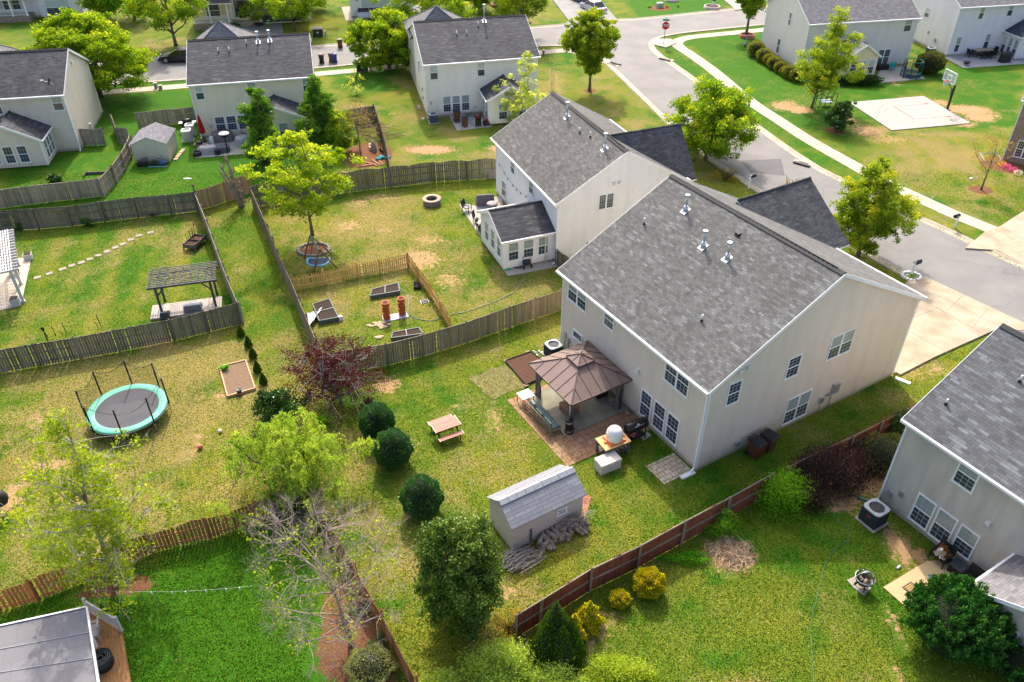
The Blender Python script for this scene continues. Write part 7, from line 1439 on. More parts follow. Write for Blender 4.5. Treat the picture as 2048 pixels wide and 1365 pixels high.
t=thing('cream_shed','cream garden shed with grey shingle gable roof behind the parallel fences','shed',P(272,327),R(6)); b=MB(); pen=[(0,0),(3.0,0),(3.0,1.75),(1.5,2.35),(0,1.75)]; D_=3.3; vs=[(x,0,z) for x,z in pen]+[(x,D_,z) for x,z in pen]; b.add(vs,[(0,1,2,3,4),(9,8,7,6,5),(0,4,9,5),(1,6,7,2)]); b.build('wall',siding('siding_shed_cream',(.60,.57,.45),.16),t); b=MB()
b.slab((-.15,D_+.1,1.78),(-.15,-.12,1.78),(1.5,-.12,2.46),(1.5,D_+.1,2.46),.06,0,1); b.slab((3.15,-.12,1.78),(3.15,D_+.1,1.78),(1.5,D_+.1,2.46),(1.5,-.12,2.46),.06,0,1); b.build('roof',[shingle('shed_shingle_purple_grey',(.15,.14,.16),(.24,.23,.26),(.2,.2,.22),.5,.2,.5,.1),WHITE],t)
b=MB()
for i in range(5): b.box((3.25+.05*i,.2+.5*i,0),(3.6+.05*i,.6+.5*i,.12+.02*(i%2)))
one(b,'wooden_step',mat('pale_plank',(.55,.38,.24),.8,.2,6),'pale timber steps and planks along the right side of the cream shed','step',P(272,327),6)
t=put('yard_clutter','heap of dark sticks and metal at the foot of the cream shed wall','scrap pile',(300,331),4); rnd=random.Random(9); b=MB()
for i in range(70): x,y=rnd.uniform(-1.1,1.0),rnd.uniform(-.2,.35); z=rnd.uniform(.05,.55); a=rnd.uniform(-.7,.9); b.tube([(x,y,z),(x+.5*math.cos(a),y,z+.35*math.sin(a))],.018,3)
b.build('sticks',mat('dark_sticks',(.09,.075,.06),.9,.4),t); b=MB(); b.box((-1.0,-.3,0),(-.2,.2,.25)); b.build('dark_crate',BLACKF,t)
b=MB(); b.ell((0,0,.22),(.42,.3,.25),9,6); one(b,'blue_bag',mat('dusty_blue',(.07,.13,.28),.7,.2),'dusty blue wrapped bundle at the right foot of the cream shed wall','bundle',P(325,330)); b=MB(); b.box((-.9,-.05,0),(.7,.05,.04)); one(b,'blue_board',mat('light_blue_paint',(.15,.4,.6),.6,.1),'light blue board lying on the lawn in front of the cream shed','board',P(318,334),5)
b=MB()
for a,c in (((-1.1,.35),(1.1,.35)),((-1.1,-.35),(-1.1,.35))): b.bar((*a,.12),(*c,.12),.08,.25)
one(b,'garden_bed_edge',GREYW,'weathered timber garden bed edge behind the pale parallel fence','garden bed',P(196,352),6)
for i,(x,y,lb) in enumerate(((313,177,'small grey utility box nearest the big rounded tree on the verge'),(322,179,'pale green utility box with a cover lying beside the small grey one'))): b=MB(); b.box((-.18,-.15,0),(.18,.15,.55 if not i else .4)); b.box((-.2,-.17,.55 if not i else .4),(.2,.17,.62 if not i else .46)); one(b,'utility_box',mat('utility_green_grey',(.35,.38,.33),.6,.1),lb,'utility box',P(x,y),10)
b=MB(); b.ell((0,0,.01),(.4,.14,.05)); one(b,'lawn_sprinkler_ring',WHITE2,'small pale sprinkler ring on the lawn behind the dark grey fence','sprinkler',P(375,358))
# ---------------- ivory house patio ----------------
t=put('red_grill','dark red lidded grill cart on the ivory house patio','grill',(956,252),13,.04); b=MB(); b.tube([(-.35,0,.95),(.35,0,.95)],.26,12); b.build('lid',mat('grill_dark_red',(.10,.02,.018),.4,.2),t); b=MB(); b.box((-.36,-.25,.1),(.36,.25,.12)); b.box((-.3,-.22,.12),(.3,.22,.7)); b.build('cart_panel',mat('grill_cart_black',(.03,.025,.025),.6,.2),t)
for x in (-.36,.36):
    for y in (-.25,.25): b=MB(); b.bar((x,y,0),(x,y,.9),.04); b.build('leg',WHITE2,t)
t=put('push_mower','small black and red machine with a handle beside the ivory house sunroom','mower',(973,250),20,.04); b=MB(); b.box((-.25,-.35,.12),(.25,.35,.4),0,(.05,.05)); b.build('deck',BLACK,t); b=MB(); b.cyl((0,0,.4),.22,.14,None,10); b.build('engine',RED,t); b=MB(); b.tube([(-.2,.3,.3),(-.2,.9,.95),(.2,.9,.95),(.2,.3,.3)],.02,5); b.build('handle',BLACK,t)
for x in (-.28,.28):
    for y in (-.28,.28): b=MB(); b.tube([(x-.03,y,.12),(x+.03,y,.12)],.12,10); b.build('wheel',BLACKF,t)
b=MB(); b.tube([(.9*math.cos(a*.4),.35*math.sin(a*.4),.04+.002*a) for a in range(30)],.035,4); one(b,'hose_coil',HG2,'coil of green hose on the ivory house patio against the wall','hose',P(950,232,.04))
b=MB(); b.box((-.1,-.1,0),(.1,.1,.3)); b.cyl((0,0,.3),.12,.07,None,8); one(b,'pipe_stub',WHITE2,'small white pipe stub on the lawn left of the ivory house','pipe',P(838,219)) ; b=MB(); b.box((-.12,-.12,0),(.12,.12,.06)); one(b,'pipe_stub',WHITE2,'small pale splash block on the lawn near the ivory house air conditioner','pipe',P(846,238))
# ---------------- street furniture ----------------
def mailbox(label,px,rz,box=BLACK,group='mailboxes'):
    t=put('mailbox',label,'mailbox',px,rz,0,group); b=MB(); b.box((-.06,-.06,0),(.06,.06,1.25)); b.box((-.08,-.5,.92),(-.02,.1,.99)) ; b.box((-.05,-.45,.93),(.05,.15,1.0)); b.build('post',WHITE,t)
    b=MB(); pf=[(-.12,0),(.12,0),(.12,.14)]+[(.12*math.cos(a*.3927),.14+.12*math.sin(a*.3927)) for a in range(1,8)]+[(-.12,.14)]; v=[(x,y_,z+1.0) for y_ in (-.52,.02) for x,z in pf]; n=len(pf); b.add(v,[tuple(range(n)),tuple(range(2*n-1,n-1,-1))]+[(i,(i+1)%n,n+(i+1)%n,n+i)[::-1] for i in range(n)]); b.build('box',box,t)
    b=MB(); b.box((.12,-.3,1.05),(.135,-.1,1.12)); b.build('number_plate',WHITE,t); return t
mailbox('black mailbox on a white post ringed by white stones by the beige house drive',(1822,553),118); mailbox('black mailbox on a white post on the verge across the street near the right edge',(1909,456),-60); mailbox('black mailbox on a post beyond the two front gables, by the kerb',(1497,378),118); mailbox('black mailbox on a white post at the top beside the grey driveway',(1047,50),10); mailbox('mailbox on a post by the far kerb near the street bins',(705,94),8); mailbox('white-post mailbox in a round planter at the top edge',(1424,16),20)
t=put('planter_ring','ring of whitewashed stones planted round the mailbox post','edging',(1822,554)); b=MB()
for j in range(16): a=6.283*j/16; b.box((.62*math.cos(a)-.11,.55*math.sin(a)-.1,0),(.62*math.cos(a)+.11,.55*math.sin(a)+.1,.14),0,(.02,.02))
b.build('stones',WHITE2,t); shrub('low greenery inside the whitewashed stone ring',(1822,556),(.5,.42,.3),LM['fresh'],300,.09,160,shape='loose',stem=False,core=False,name='ground_plant',cat='plant')
def ring(label,px,r,h,m,name='tree_ring'):
    b=MB(); b.lathe([(r*1.05,0),(r*1.0,h),(r*.84,h),(r*.82,h*.5),(r*.8,h*.4)],n=22); o=one(b,name,m,label,'edging',P(*px)); b=MB(); b.cyl((0,0,.0),h*.6,r*.83,None,18); s=b.build('soil',MC['brown_soil'],o); return o
BRKR=mat('brick_ring',(.30,.13,.08),.9,.3,8); ring('round brick planter ring around the white mailbox post at the top edge',(1424,17),1.15,.35,mat('stone_ring_pale',(.5,.42,.35),.9,.3,6)); ring('brick ring around the trunk of the dark tree by the round bushes',(1494,75),.95,.4,BRKR); ring('pale stone ring cut by the top edge of the picture',(1343,2),1.0,.3,MC['stone_ring_pale']); ring('dark ring round a small tree foot on the yellow house driveway',(519,52),.55,.3,BLACKF); ring('red brick bed ring behind the ridge of the ivory house, at the top',(1003,12),1.5,.4,BRKR)
tree('young sparse tree growing from the dark ring on the yellow house driveway',(519,52),(513,-10),70,'egg',LM['street'],24,70,.22,.6,.06,.3,45,group=None,nlimb=7,twigs=1)
shrub('round dark shrub inside the red brick bed ring at the top',(1003,12),(1.0,.9,1.1),LM['holly'],800,.16,161)
for i,(x,y) in enumerate(((1012,20),(1355,14),(1320,14),(1300,15),(1335,16))):
    if i: shrub(['','low red-leaved plant at the right of the cable box bed','green plant behind the cable box','yellow plant left of the cable box','low plant in front of the cable box'][i],(x,y),(.35,.3,.4),LM['fresh'] if i%2 else LM['amber'],160,.14,170+i,shape='loose',stem=False,core=False,name='ground_plant',cat='plant',group='plants round the cable box')
b=MB(); b.box((-.45,-.4,0),(.45,.4,.6),0,(.04,.04)); b.box((-.47,-.42,.56),(.47,.42,.64),0,(.06,.06)); one(b,'cable_box',mat('cable_box_green_grey',(.30,.38,.30),.6,.1),'pale green cable box in a red mulch bed at the top','utility box',P(1319,15),15)
def xfmr(label,px,rz,s=1):
    t=put('transformer_box',label,'utility box',px,rz,0,'ground transformer boxes'); b=MB(); b.box((-.55*s,-.5*s,0),(.55*s,.5*s,.85*s),0,(.03,.03)); b.build('cabinet',mat('transformer_dark_green',(.018,.028,.022),.5,.2),t); b=MB(); b.box((-.58*s,-.53*s,.85*s),(.58*s,.53*s,.93*s),0,(.05,.05)); b.build('lid',mat('transformer_lid',(.22,.24,.23),.5,.1),t); b=MB(); b.box((-.1,-.5*s-.02,.42*s),(.1,-.5*s,.58*s)); b.build('warning_label',WHITE,t); b=MB(); b.box((.75*s,-.1,0),(.95*s,.1,.55*s)); b.build('junction_post',mat('utility_green_grey',(.35,.38,.33),.6,.1),t); return t
xfmr('dark green transformer box on the near lawn beside the pavement',(725,141),6,1.15); xfmr('dark transformer box on the far lawn beyond the street bins',(637,72),6,1.1)
t=put('fire_hydrant','red and white fire hydrant by the pavement behind the birch leaves','hydrant',(1087,110)); b=MB(); b.lathe([(.16,0),(.12,.06),(.11,.5),(.001,.5)],n=12); b.tube([(-.2,0,.36),(.2,0,.36)],.06,8); b.build('barrel',mat('hydrant_red',(.35,.03,.02),.5,.2),t); b=MB(); b.lathe([(.13,.5),(.12,.58),(.06,.68),(.001,.7)],n=12); b.build('bonnet',WHITE2,t)
# stop sign with street name blades
t=put('stop_sign','red octagonal STOP sign with green street name blades on top, at the street corner','road sign',(1327,92),-6); b=MB(); b.bar((0,0,0),(0,0,3.0),.06); b.build('post',mat('sign_post_grey',(.16,.16,.16),.5,.2,metal=.5),t)
def octa(r,y,b,mi=0,d=.02,zc=2.45): 
    v=[(r*math.cos(a*math.pi/4+math.pi/8),yy,zc+r*math.sin(a*math.pi/4+math.pi/8)) for yy in (y,y+d) for a in range(8)]; b.add(v,[tuple(range(8)),tuple(range(15,7,-1))]+[(i,(i+1)%8,8+(i+1)%8,8+i)[::-1] for i in range(8)],mi)
b=MB(); octa(.5,-.07,b,0); octa(.485,-.073,b,1,.003); pl=b.build('sign_plate',[WHITE,mat('sign_red',(.55,.008,.012),.4,.05)],t)
b=MB(); 
def text(s,size,m,parent,loc,rx=90,rz=0,ext=.004,name='lettering'):
    c=bpy.data.curves.new('t','FONT'); c.body=s; c.size=size; c.extrude=ext; c.align_x='CENTER'; c.align_y='CENTER'; c.offset=size*.02
    o=bpy.data.objects.new('t',c); COL.objects.link(o); bpy.context.view_layer.update(); me=bpy.data.meshes.new_from_object(o.evaluated_get(bpy.context.evaluated_depsgraph_get())); bpy.data.objects.remove(o)
    o=bpy.data.objects.new(name,me); COL.objects.link(o); me.materials.clear(); me.materials.append(m); o.parent=parent; o.location=loc; o.rotation_euler=(R(rx),0,R(rz)); return o
text('STOP',.40,WHITE,pl,(0,-.08,2.45))
GRN=mat('street_sign_green',(.01,.22,.13),.5,.1); b=MB(); b.box((-.42,-.012,3.0),(.42,.012,3.2)); b.build('street_name_blade',GRN,t); b=MB(); b.box((-.012,-.42,3.22),(.012,.42,3.42)); b.build('street_name_blade',GRN,t)
# ---------------- vehicles ----------------
def car(label,px,rz,col,L=4.6,W=1.8,H=1.45,group=None,suv=False,name='parked_car'):
    t=put(name,label,'car',px,rz,0,group); body=mat('car_paint_%d'%(hash(str(col))%9999),col,.25,.03,1,spec=.6); GL=mat('car_glass',(.012,.015,.018),.08,.1,spec=.8)
    b=MB(); hb=.30; sh=.86 if not suv else 1.0
    side=[(-L/2,.35),(-L/2+.05,.72),(-L/2+.25,sh-.05),(-L*.22,sh+.03),(L*.22,sh+.0),(L/2-.55,sh-.1),(L/2-.1,sh-.25),(L/2,.4),(L/2-.05,.25),(-L/2+.05,.25)]
    n=len(side); secs=[(-1,.93,.03),(-.97,1.0,0),(.97,1.0,0),(1,.93,.03)]; v=[]
    for sy,sx,dz in secs:
        for x,z in side: v.append((x*(1 if abs(sy)<1 else .985),sy*W/2,z-(dz if z>.6 else 0)))
    fs=[tuple(range(n)),tuple(range(4*n-1,3*n-1,-1))]
    for k in range(3): fs+=[(k*n+i,(k+1)*n+i,(k+1)*n+(i+1)%n,k*n+(i+1)%n) for i in range(n)]
    b.add(v,fs); b.build('body',body,t)
    x0,x1,x2,x3=((-L*.44,-L*.36,L*.06,L*.24) if suv else (-L*.40,-L*.24,L*.05,L*.25)); b=MB(); g=W/2-.08; r=W/2-.24; zb=sh-.02; v=[(x0,-g,zb),(x3,-g,zb),(x3,g,zb),(x0,g,zb),(x1,-r,H-.03),(x2,-r,H-.03),(x2,r,H-.03),(x1,r,H-.03)]; b.add(v,[(0,1,5,4),(1,2,6,5),(2,3,7,6),(3,0,4,7)]); b.build('windows',GL,t)
    b=MB(); b.add([(x1-.03,-r-.02,H-.05),(x2+.03,-r-.02,H-.05),(x2+.03,r+.02,H-.05),(x1-.03,r+.02,H-.05),(x1+.1,-r+.1,H+.01),(x2-.1,-r+.1,H+.01),(x2-.1,r-.1,H+.01),(x1+.1,r-.1,H+.01)],[(4,5,6,7),(0,1,5,4),(1,2,6,5),(2,3,7,6),(3,0,4,7)])
    for y,q in ((-g,-r),(g,r)):
        for xa,xb in ((x0,x1),(x3,x2),((x0+x3)/2,(x1+x2)/2)): b.bar((xa,y*1.01,zb),(xb,q*1.02,H-.04),.07,.05)
    b.build('roof',body,t)
    for x in (-L*.31,L*.31):
        for y in (-W/2+.02,W/2-.02):
            s=1 if y>0 else -1; b=MB(); b.tube([(x,y-.2*s,.33),(x,y+.02*s,.33)],.33,18); w_=b.build('tyre',BLACKF,t); w_.name='wheel'; b=MB(); b.tube([(x,y,.33),(x,y+.035*s,.33)],.21,12); b.build('rim',GREYM,w_)
    for y in (-W/2+.3,W/2-.3): b=MB(); b.box((L/2-.14,y-.2,.56),(L/2-.005,y+.2,.68)); b.build('headlight',mat('headlamp_glass',(.6,.62,.65),.2,.1),t); b=MB(); b.box((-L/2-.005,y-.2,.62),(-L/2+.12,y+.2,.76)); b.build('tail_light',mat('tail_lamp_red',(.45,.01,.01),.3,.1),t)
    for y in (-W/2-.06,W/2+.06): b=MB(); b.box((L*.17,y-.07,sh),(L*.21,y+.07,sh+.12)); b.build('mirror',body,t)
    b=MB(); b.box((-L/2-.01,-.22,.45),(-L/2+.02,.22,.56)); b.build('number_plate',WHITE,t); return t
car('black sedan parked at the far kerb beside the cream house roof',(362,122),186,(.008,.009,.011),4.8)
car('dark blue suv on the grey driveway, cut by the top edge',(1163,4),123,(.015,.05,.13),4.5,1.85,1.65,suv=True); car('silver sedan on the grey driveway behind the zelkova top',(1186,22),118,(.52,.53,.56),4.6); car('pale silver car in front of the white garage door',(728,33),-80,(.45,.47,.52),4.4)
# ---------------- hoop, toys, top right patios ----------------
t=thing('basketball_hoop','basketball hoop with clear backboard and orange rim on a leaning black pole','basketball hoop',P(1894,220),R(-168)); PG=mat('hoop_pole_black',(.025,.03,.032),.5,.2)
b=MB(); b.box((-.25,-.25,0),(.25,.25,.06)); b.bar((0,0,0),(0,0,2.6),.17); b.build('pole',PG,t); b=MB(); b.bar((0,0,2.5),(.85,0,3.1),.1); b.bar((0,0,1.9),(.85,0,2.85),.06); b.bar((.1,0,1.2),(.28,0,2.3),.06); b.build('support_arm',PG,t)
b=MB(); 
for a,c in (((.9,-.9,2.95),(.9,.9,2.95)),((.9,-.9,4.0),(.9,.9,4.0)),((.9,-.9,2.95),(.9,-.9,4.0)),((.9,.9,2.95),(.9,.9,4.0)),((.9,-.3,3.15),(.9,.3,3.15)),((.9,-.3,3.6),(.9,.3,3.6)),((.9,-.3,3.15),(.9,-.3,3.6)),((.9,.3,3.15),(.9,.3,3.6))): b.bar(a,c,.07)
b.build('backboard_frame',WHITE,t)
gm=bpy.data.materials.new('clear_acrylic'); gm.use_nodes=True; gb=gm.node_tree.nodes['Principled BSDF']; gn=N(gm.node_tree,'TexNoise'); gm.node_tree.links.new(ramp(gm.node_tree,gn.outputs[0],-1,4),gb.inputs['Alpha']); gb.inputs['Base Color'].default_value=(.6,.65,.7,1); gb.inputs['Roughness'].default_value=.1
b=MB(); b.box((.885,-.88,2.97),(.9,.88,3.98)); b.build('backboard',gm,t); b=MB(); b.tube([(1.2+.24*math.cos(j*.5236),.24*math.sin(j*.5236),3.05) for j in range(13)],.03,6,cap=False); b.bar((.9,0,3.05),(.98,0,3.05),.2,.06); b.build('rim',mat('rim_orange',(.75,.16,.04),.4,.1),t)
b=MB(); b.lathe([(.23,3.03),(.2,2.85),(.15,2.65)],(1.2,0,0),10); b.build('net',mat('net_red_white_blue',(.15,.45,.6),.8,.6,3,c2=(.7,.7,.7)),t)
t=put('toy_trampoline','small children trampoline with dark green frame, net and blue feet on the patio','trampoline',(1820,153),0,.04,); TG=mat('toy_green',(.01,.20,.11),.5,.2); b=MB(); vs=[]
for r,z in ((.78,.5),(1.05,.52),(1.05,.44)):
    for j in range(8): a=j*.785+.39; vs.append((r*math.cos(a),r*math.sin(a),z))
b.add(vs,[(k*8+j,k*8+(j+1)%8,(k+1)*8+(j+1)%8,(k+1)*8+j) for k in range(2) for j in range(8)]); b.build('edge_pad',TG,t); b=MB(); b.cyl((0,0,.45),.03,.8,None,16); b.build('jumping_mat',BLACKF,t)
for j in range(8):
    a=j*.785+.39; c,s=math.cos(a),math.sin(a); b=MB(); b.tube([(1.02*c,1.02*s,.0),(1.02*c,1.02*s,.45)],.07,6); b.build('leg',BLU,t); b=MB(); b.tube([(1.05*c,1.05*s,.5),(.98*c,.98*s,1.75)],.045,6); b.build('net_pole',TG if j%2 else BLACK,t)
b=MB(); b.tube([(.98*math.cos(j*.785+.39),.98*math.sin(j*.785+.39),1.75) for j in range(9)],.04,6,cap=False); b.build('top_ring',TG,t); b=MB(); vs=[]
for z,r in ((.52,1.03),(1.75,.97)):
    for j in range(8): a=j*.785+.39; vs.append((r*math.cos(a),r*math.sin(a),z))
b.add(vs,[(j,(j+1)%8,8+(j+1)%8,8+j) for j in range(8)]); b.build('safety_net',NET,t)
TQ=mat('turquoise_plastic',(.02,.42,.42),.5,.1); chair('turquoise plastic lawn chair against the pale house wall',(1781,139),185,TQ,group=None); b=MB(); b.box((-.6,-.3,0),(.6,.3,.55)); one(b,'storage_bench',BLACKF,'black storage bench under the double window of the pale house','bench',P(1764,139,.04),11)
b=MB(); b.tube([(-.1,0,.03),(.2,.1,.03)],.06,6); one(b,'dropped_toy',WHITE2,'small white toy on the lawn at the patio corner by the hedge','toy',P(1748,169))
t=put('climbing_bars','dark climbing frame bars behind the airy tree beside the court','climbing frame',(1650,212),8); b=MB()
for x in (-.9,-.3,.3,.9):
    for y in (-.4,.4): b.tube([(x,y,0),(x,y,1.5 if abs(x)>.5 else 1.1)],.035,5)
for y in (-.4,.4): b.tube([(-.9,y,1.5),(-.3,y,1.1),(.3,y,1.1),(.9,y,1.5)],.03,5); b.tube([(-.9,y,.7),(.9,y,.7)],.03,5)
b.build('bars',BLACK,t); b=MB(); b.box((-.55,-.45,.45),(.55,.45,.52)); b.build('seat_board',mat('play_blue_white',(.45,.55,.7),.5,.5,3),t)
t=put('dining_set_table','long tan dining table on the top right house patio','table',(1908,117),12,.04); b=MB(); b.box((-1.1,-.5,.7),(1.1,.5,.75)); b.build('table_top',mat('stone_table_tan',(.40,.33,.24),.6,.2),t)
for x in (-1,1):
    for y in (-.4,.4): b=MB(); b.bar((x,y,0),(x,y,.7),.07); b.build('leg',BLACK,t)
t['label']='long tan dining table among black chairs on the top right house patio'; dl=t.location.copy(); t.location=P(1962,112,.04)
for i,(dx,dy,rz) in enumerate(((-.6,.95,0),(.6,.95,0),(-1.6,.0,90),(1.6,.1,-90),(-.7,-.9,180),(.0,-.95,175),(.75,-.9,185))):
    a=R(12); c=t.location+Vector((dx*math.cos(a)-dy*math.sin(a),dx*math.sin(a)+dy*math.cos(a),0)); chair(['black patio chair at the wall side left of the tan dining table, top right','black patio chair at the wall side right of the tan dining table, top right','black patio chair at the left head of the tan dining table','black patio chair at the right head of the tan dining table','black patio chair at the near left of the tan dining table','black patio chair at the near middle of the tan dining table','black patio chair at the near right of the tan dining table'][i],tuple(c),12+rz,BLACK,None,'black chairs round the tan dining table',z=0,w=.6)
cover('black covered grill on the top right house patio beside the sunroom',(2008,124),12,BLACKF,1.4,.8,1.15)
t=put('fire_bowl','low dark fire bowl at the near edge of the top right patio','fire pit',(1932,131),0,.04); b=MB(); b.lathe([(.1,.1),(.38,.3),(.42,.4),(.36,.4),(.1,.25)],n=14); b.build('bowl',mat('rusty_black',(.05,.035,.03),.7,.4,8),t)
for j in range(3): a=j*2.09; b=MB(); b.bar((.35*math.cos(a),.35*math.sin(a),0),(.25*math.cos(a),.25*math.sin(a),.3),.04); b.build('leg',BLACK,t)
hose('garden_hose','pale green hose looped on the lawn by the brick house flowers',[(1961,308),(1970,322),(1985,326),(2000,322),(1995,310),(1975,306),(1962,309)],mat('hose_pale_green',(.25,.45,.35),.5,.1),.03)
b=MB(); b.ell((0,0,.05),(.16,.12,.1)); one(b,'white_stone',WHITE,'small white stone on the lawn left of the amber-budded tree','stone',P(1942,359))
b=MB(); b.ell((0,0,.2),(.22,.16,.2)); b.tube([(0,0,.3),(.05,0,.95)],.05,6); b.ell((.05,0,1.0),(.12,.1,.14)); one(b,'garden_ornament',mat('ornament_black_white',(.02,.02,.03),.6,.6,6,c2=(.5,.52,.6)),'small black and white garden ornament in the shade left of the round bushes','ornament',P(1490,93))
b=MB(); b.ell((0,0,.06),(.4,.25,.12),10,5); one(b,'white_marker_stone',WHITE2,'white object on the verge between pavement and kerb, seen over the broad green tree','stone',P(1442,187))
# ---------------- lower right patio: dog, chairs, fire ball ----------------
BW=mat('black_woven_wicker',(.014,.014,.016),.55,.4,40,bmp=.3); c1=FR_(h8,-.85,-4.35,.05)
def wch(label,px): return chair(label,px,31.4-90,BW,None,'black wicker chairs on the lower right patio',z=0,w=.78)
k1=wch('black wicker chair with the long-haired dog sitting on it',tuple(FR_(h8,-.75,-3.95,.05))); k2=wch('empty black wicker chair nearest the sunroom roof, lower right patio',tuple(FR_(h8,-.8,-5.5,.05)))
t=thing('side_table','small black glass-topped side table between the two black wicker chairs','table',FR_(h8,-.6,-4.75,.05),R(31.4)); b=MB(); b.box((-.32,-.32,.44),(.32,.32,.48)); b.build('table_top',mat('dark_glass_top',(.04,.055,.07),.15,.2,spec=.7),t); b=MB(); b.box((-.28,-.28,0),(.28,.28,.44)); b.build('base',BW,t)
b=MB(); b.lathe([(.12,0),(.13,.14),(.1,.15),(.09,.08),(.001,.08)],n=14); one(b,'tin_bowl',GREYM,'small round metal tin standing on the tan patio by the juniper','tin',P(1859,1157,.05)); t=put('slipper_mat','small brown mat with yellow lettering-like stripes at the near side of the tan patio','mat',(1820,1176),30,.05); b=MB(); b.box((-.3,-.2,0),(.3,.2,.03)); b.build('mat_base',mat('mat_brown',(.16,.11,.08),.9,.2,9),t); b=MB(); 
for i in range(3): b.box((-.2,-.1+i*.09,.03),(.2,-.06+i*.09,.036))
b.build('stripes',mat('mat_ochre',(.6,.42,.1),.9,.1),t); t['label']='small brown mat with ochre stripes lying on the near side of the tan patio'
b=MB(); b.ell((0,0,.05),(.16,.07,.06)); one(b,'dog_toy',mat('toy_pale_blue',(.5,.6,.65),.5,.2),'pale dog toy on the clay beside the tan patio','toy',P(1797,1136),40)
# dog: one skinned body
dg=thing('dog','long-haired orange and white dog sitting on the black wicker chair','dog',FR_(h8,-.80,-3.95,.47),R(31.4+180)); nodes=[((-.16,0,.10),.13),((-.10,0,.20),.15),((.02,0,.30),.145),((.10,0,.42),.11),((.15,.02,.53),.085),((.26,.04,.53),.045),((.33,.05,.51),.025),
 ((.08,.08,.22),.05),((.12,.09,.03),.035),((.18,.09,.0),.035),((.08,-.08,.22),.05),((.12,-.09,.03),.035),((.18,-.09,.0),.035),((-.08,.15,.10),.08),((.04,.18,.03),.045),((.14,.18,.01),.03),((-.08,-.15,.10),.08),((.04,-.18,.03),.045),((.14,-.18,.01),.03),((-.28,.06,.06),.07),((-.30,.20,.04),.075),((-.2,.31,.03),.03),((.11,.07,.62),.03),((.10,.085,.67),.012),((.11,-.04,.62),.03),((.10,-.055,.67),.012)]
ed=[(0,1),(1,2),(2,3),(3,4),(4,5),(5,6),(2,7),(7,8),(8,9),(2,10),(10,11),(11,12),(0,13),(13,14),(14,15),(0,16),(16,17),(17,18),(0,19),(19,20),(20,21),(4,22),(22,23),(4,24),(24,25)]
me=bpy.data.meshes.new('dog_body'); me.from_pydata([n_[0] for n_ in nodes],ed,[]); ob=bpy.data.objects.new('dog_body',me); COL.objects.link(ob); md=ob.modifiers.new('s','SKIN'); 
for i,n_ in enumerate(nodes): me.skin_vertices[0].data[i].radius=(n_[1],n_[1]); me.skin_vertices[0].data[i].use_root=(i==0)
ss=ob.modifiers.new('d','SUBSURF'); ss.levels=2; ss.render_levels=2; bpy.context.view_layer.update(); me2=bpy.data.meshes.new_from_object(ob.evaluated_get(bpy.context.evaluated_depsgraph_get())); bpy.data.objects.remove(ob)
rnd=random.Random(6)
a=me2.attributes.new('white','FLOAT','POINT')
for i,v in enumerate(me2.vertices):
    x,y,z=v.co; wv=1.0 if (x>.03 and z<.42 and abs(y)<.14) or z<.06 or (x>.22) or x<-.26 and y>.18 else 0.0; a.data[i].value=wv; v.co+=v.normal*rnd.uniform(-.008,.012)
dm,t_,b_=nt('dog_coat'); nn=noise(t_,9,5); col=mixc(t_,ramp(t_,nn,.35,.65),(.42,.17,.05),(.18,.07,.025)); wa=N(t_,'Attribute',attribute_name='white'); col=mixc(t_,ramp(t_,mth(t_,'ADD',wa.outputs['Fac'],mth(t_,'MULTIPLY',mth(t_,'SUBTRACT',nn,.5),.6)),.4,.6),col,(.72,.66,.58)); t_.links.new(col,b_.inputs['Base Color']); b_.inputs['Roughness'].default_value=.9; bump(t_,b_,noise(t_,60,3),.6,.02)
me2.materials.clear(); me2.materials.append(dm); me2.name='body'; bo=bpy.data.objects.new('body',me2); COL.objects.link(bo); bo.parent=dg
for p_ in me2.polygons: p_.use_smooth=True
dg.scale=(1.2,)*3; dg.location.z+=.02
# shaggy coat tufts
pts=np.array([v.co[:] for v in me2.vertices]); nr=np.array([v.normal[:] for v in me2.vertices]); wv=np.array([x.value for x in a.data]) if False else np.array([me2.attributes['white'].data[i].value for i in range(len(pts))]); idx=np.random.default_rng(1).integers(0,len(pts),2600); keep=(pts[idx][:,0]<.2)&(pts[idx][:,2]>.03); idx=idx[keep]
FUR=leafmat('dog_fur',(.14,.05,.02),(.5,.24,.09),(.7,.66,.6),.05,.02)
tn=np.where(wv[idx]>.5,1.0,.35); leaves('fur',pts[idx]+nr[idx]*.02,.075,3,FUR,dg,dirs=nr[idx]*.7+np.array([-.3,0,-1.0]),spread=.25,tone=tn,aspect=3.2)
b=MB(); b.ell((.345,.05,.515),(.014,.014,.012),6,5); 
for y in (-.005,.075): b.ell((.235,y,.565),(.012,.012,.012),6,5)
b.build('nose_and_eyes',BLACK,dg)
t=put('fire_ball','round black mesh fire ball on legs over two small pavers','fire pit',(1723,1174),0,.05); b=MB()
for j in range(14):
    a=j*.4488; b.tube([(.40*math.sin(k*.3927)*math.cos(a),.40*math.sin(k*.3927)*math.sin(a),.62+.40*math.cos(k*.3927)) for k in range(0,9)],.008,3,cap=False)
for k in range(1,8): z=.40*math.cos(k*.3927); r=.40*math.sin(k*.3927); b.tube([(r*math.cos(j*.5236),r*math.sin(j*.5236),.62+z) for j in range(13)],.008,3,cap=False)
b.build('mesh_ball',BLACK,t); b=MB(); b.lathe([(.05,.24),(.28,.32),(.385,.5),(.36,.5),(.2,.36)],n=18); b.build('lower_bowl',BLACK,t); b=MB(); b.tube([(.42*math.cos(k*.3927),0,.62+.42*math.sin(k*.3927)) for k in range(9)],.03,5,cap=False); b.tube([(.42*math.cos(j*.3927),.42*math.sin(j*.3927),.66) for j in range(17)],.022,5,cap=False); b.build('band',GREYM,t)
b=MB()
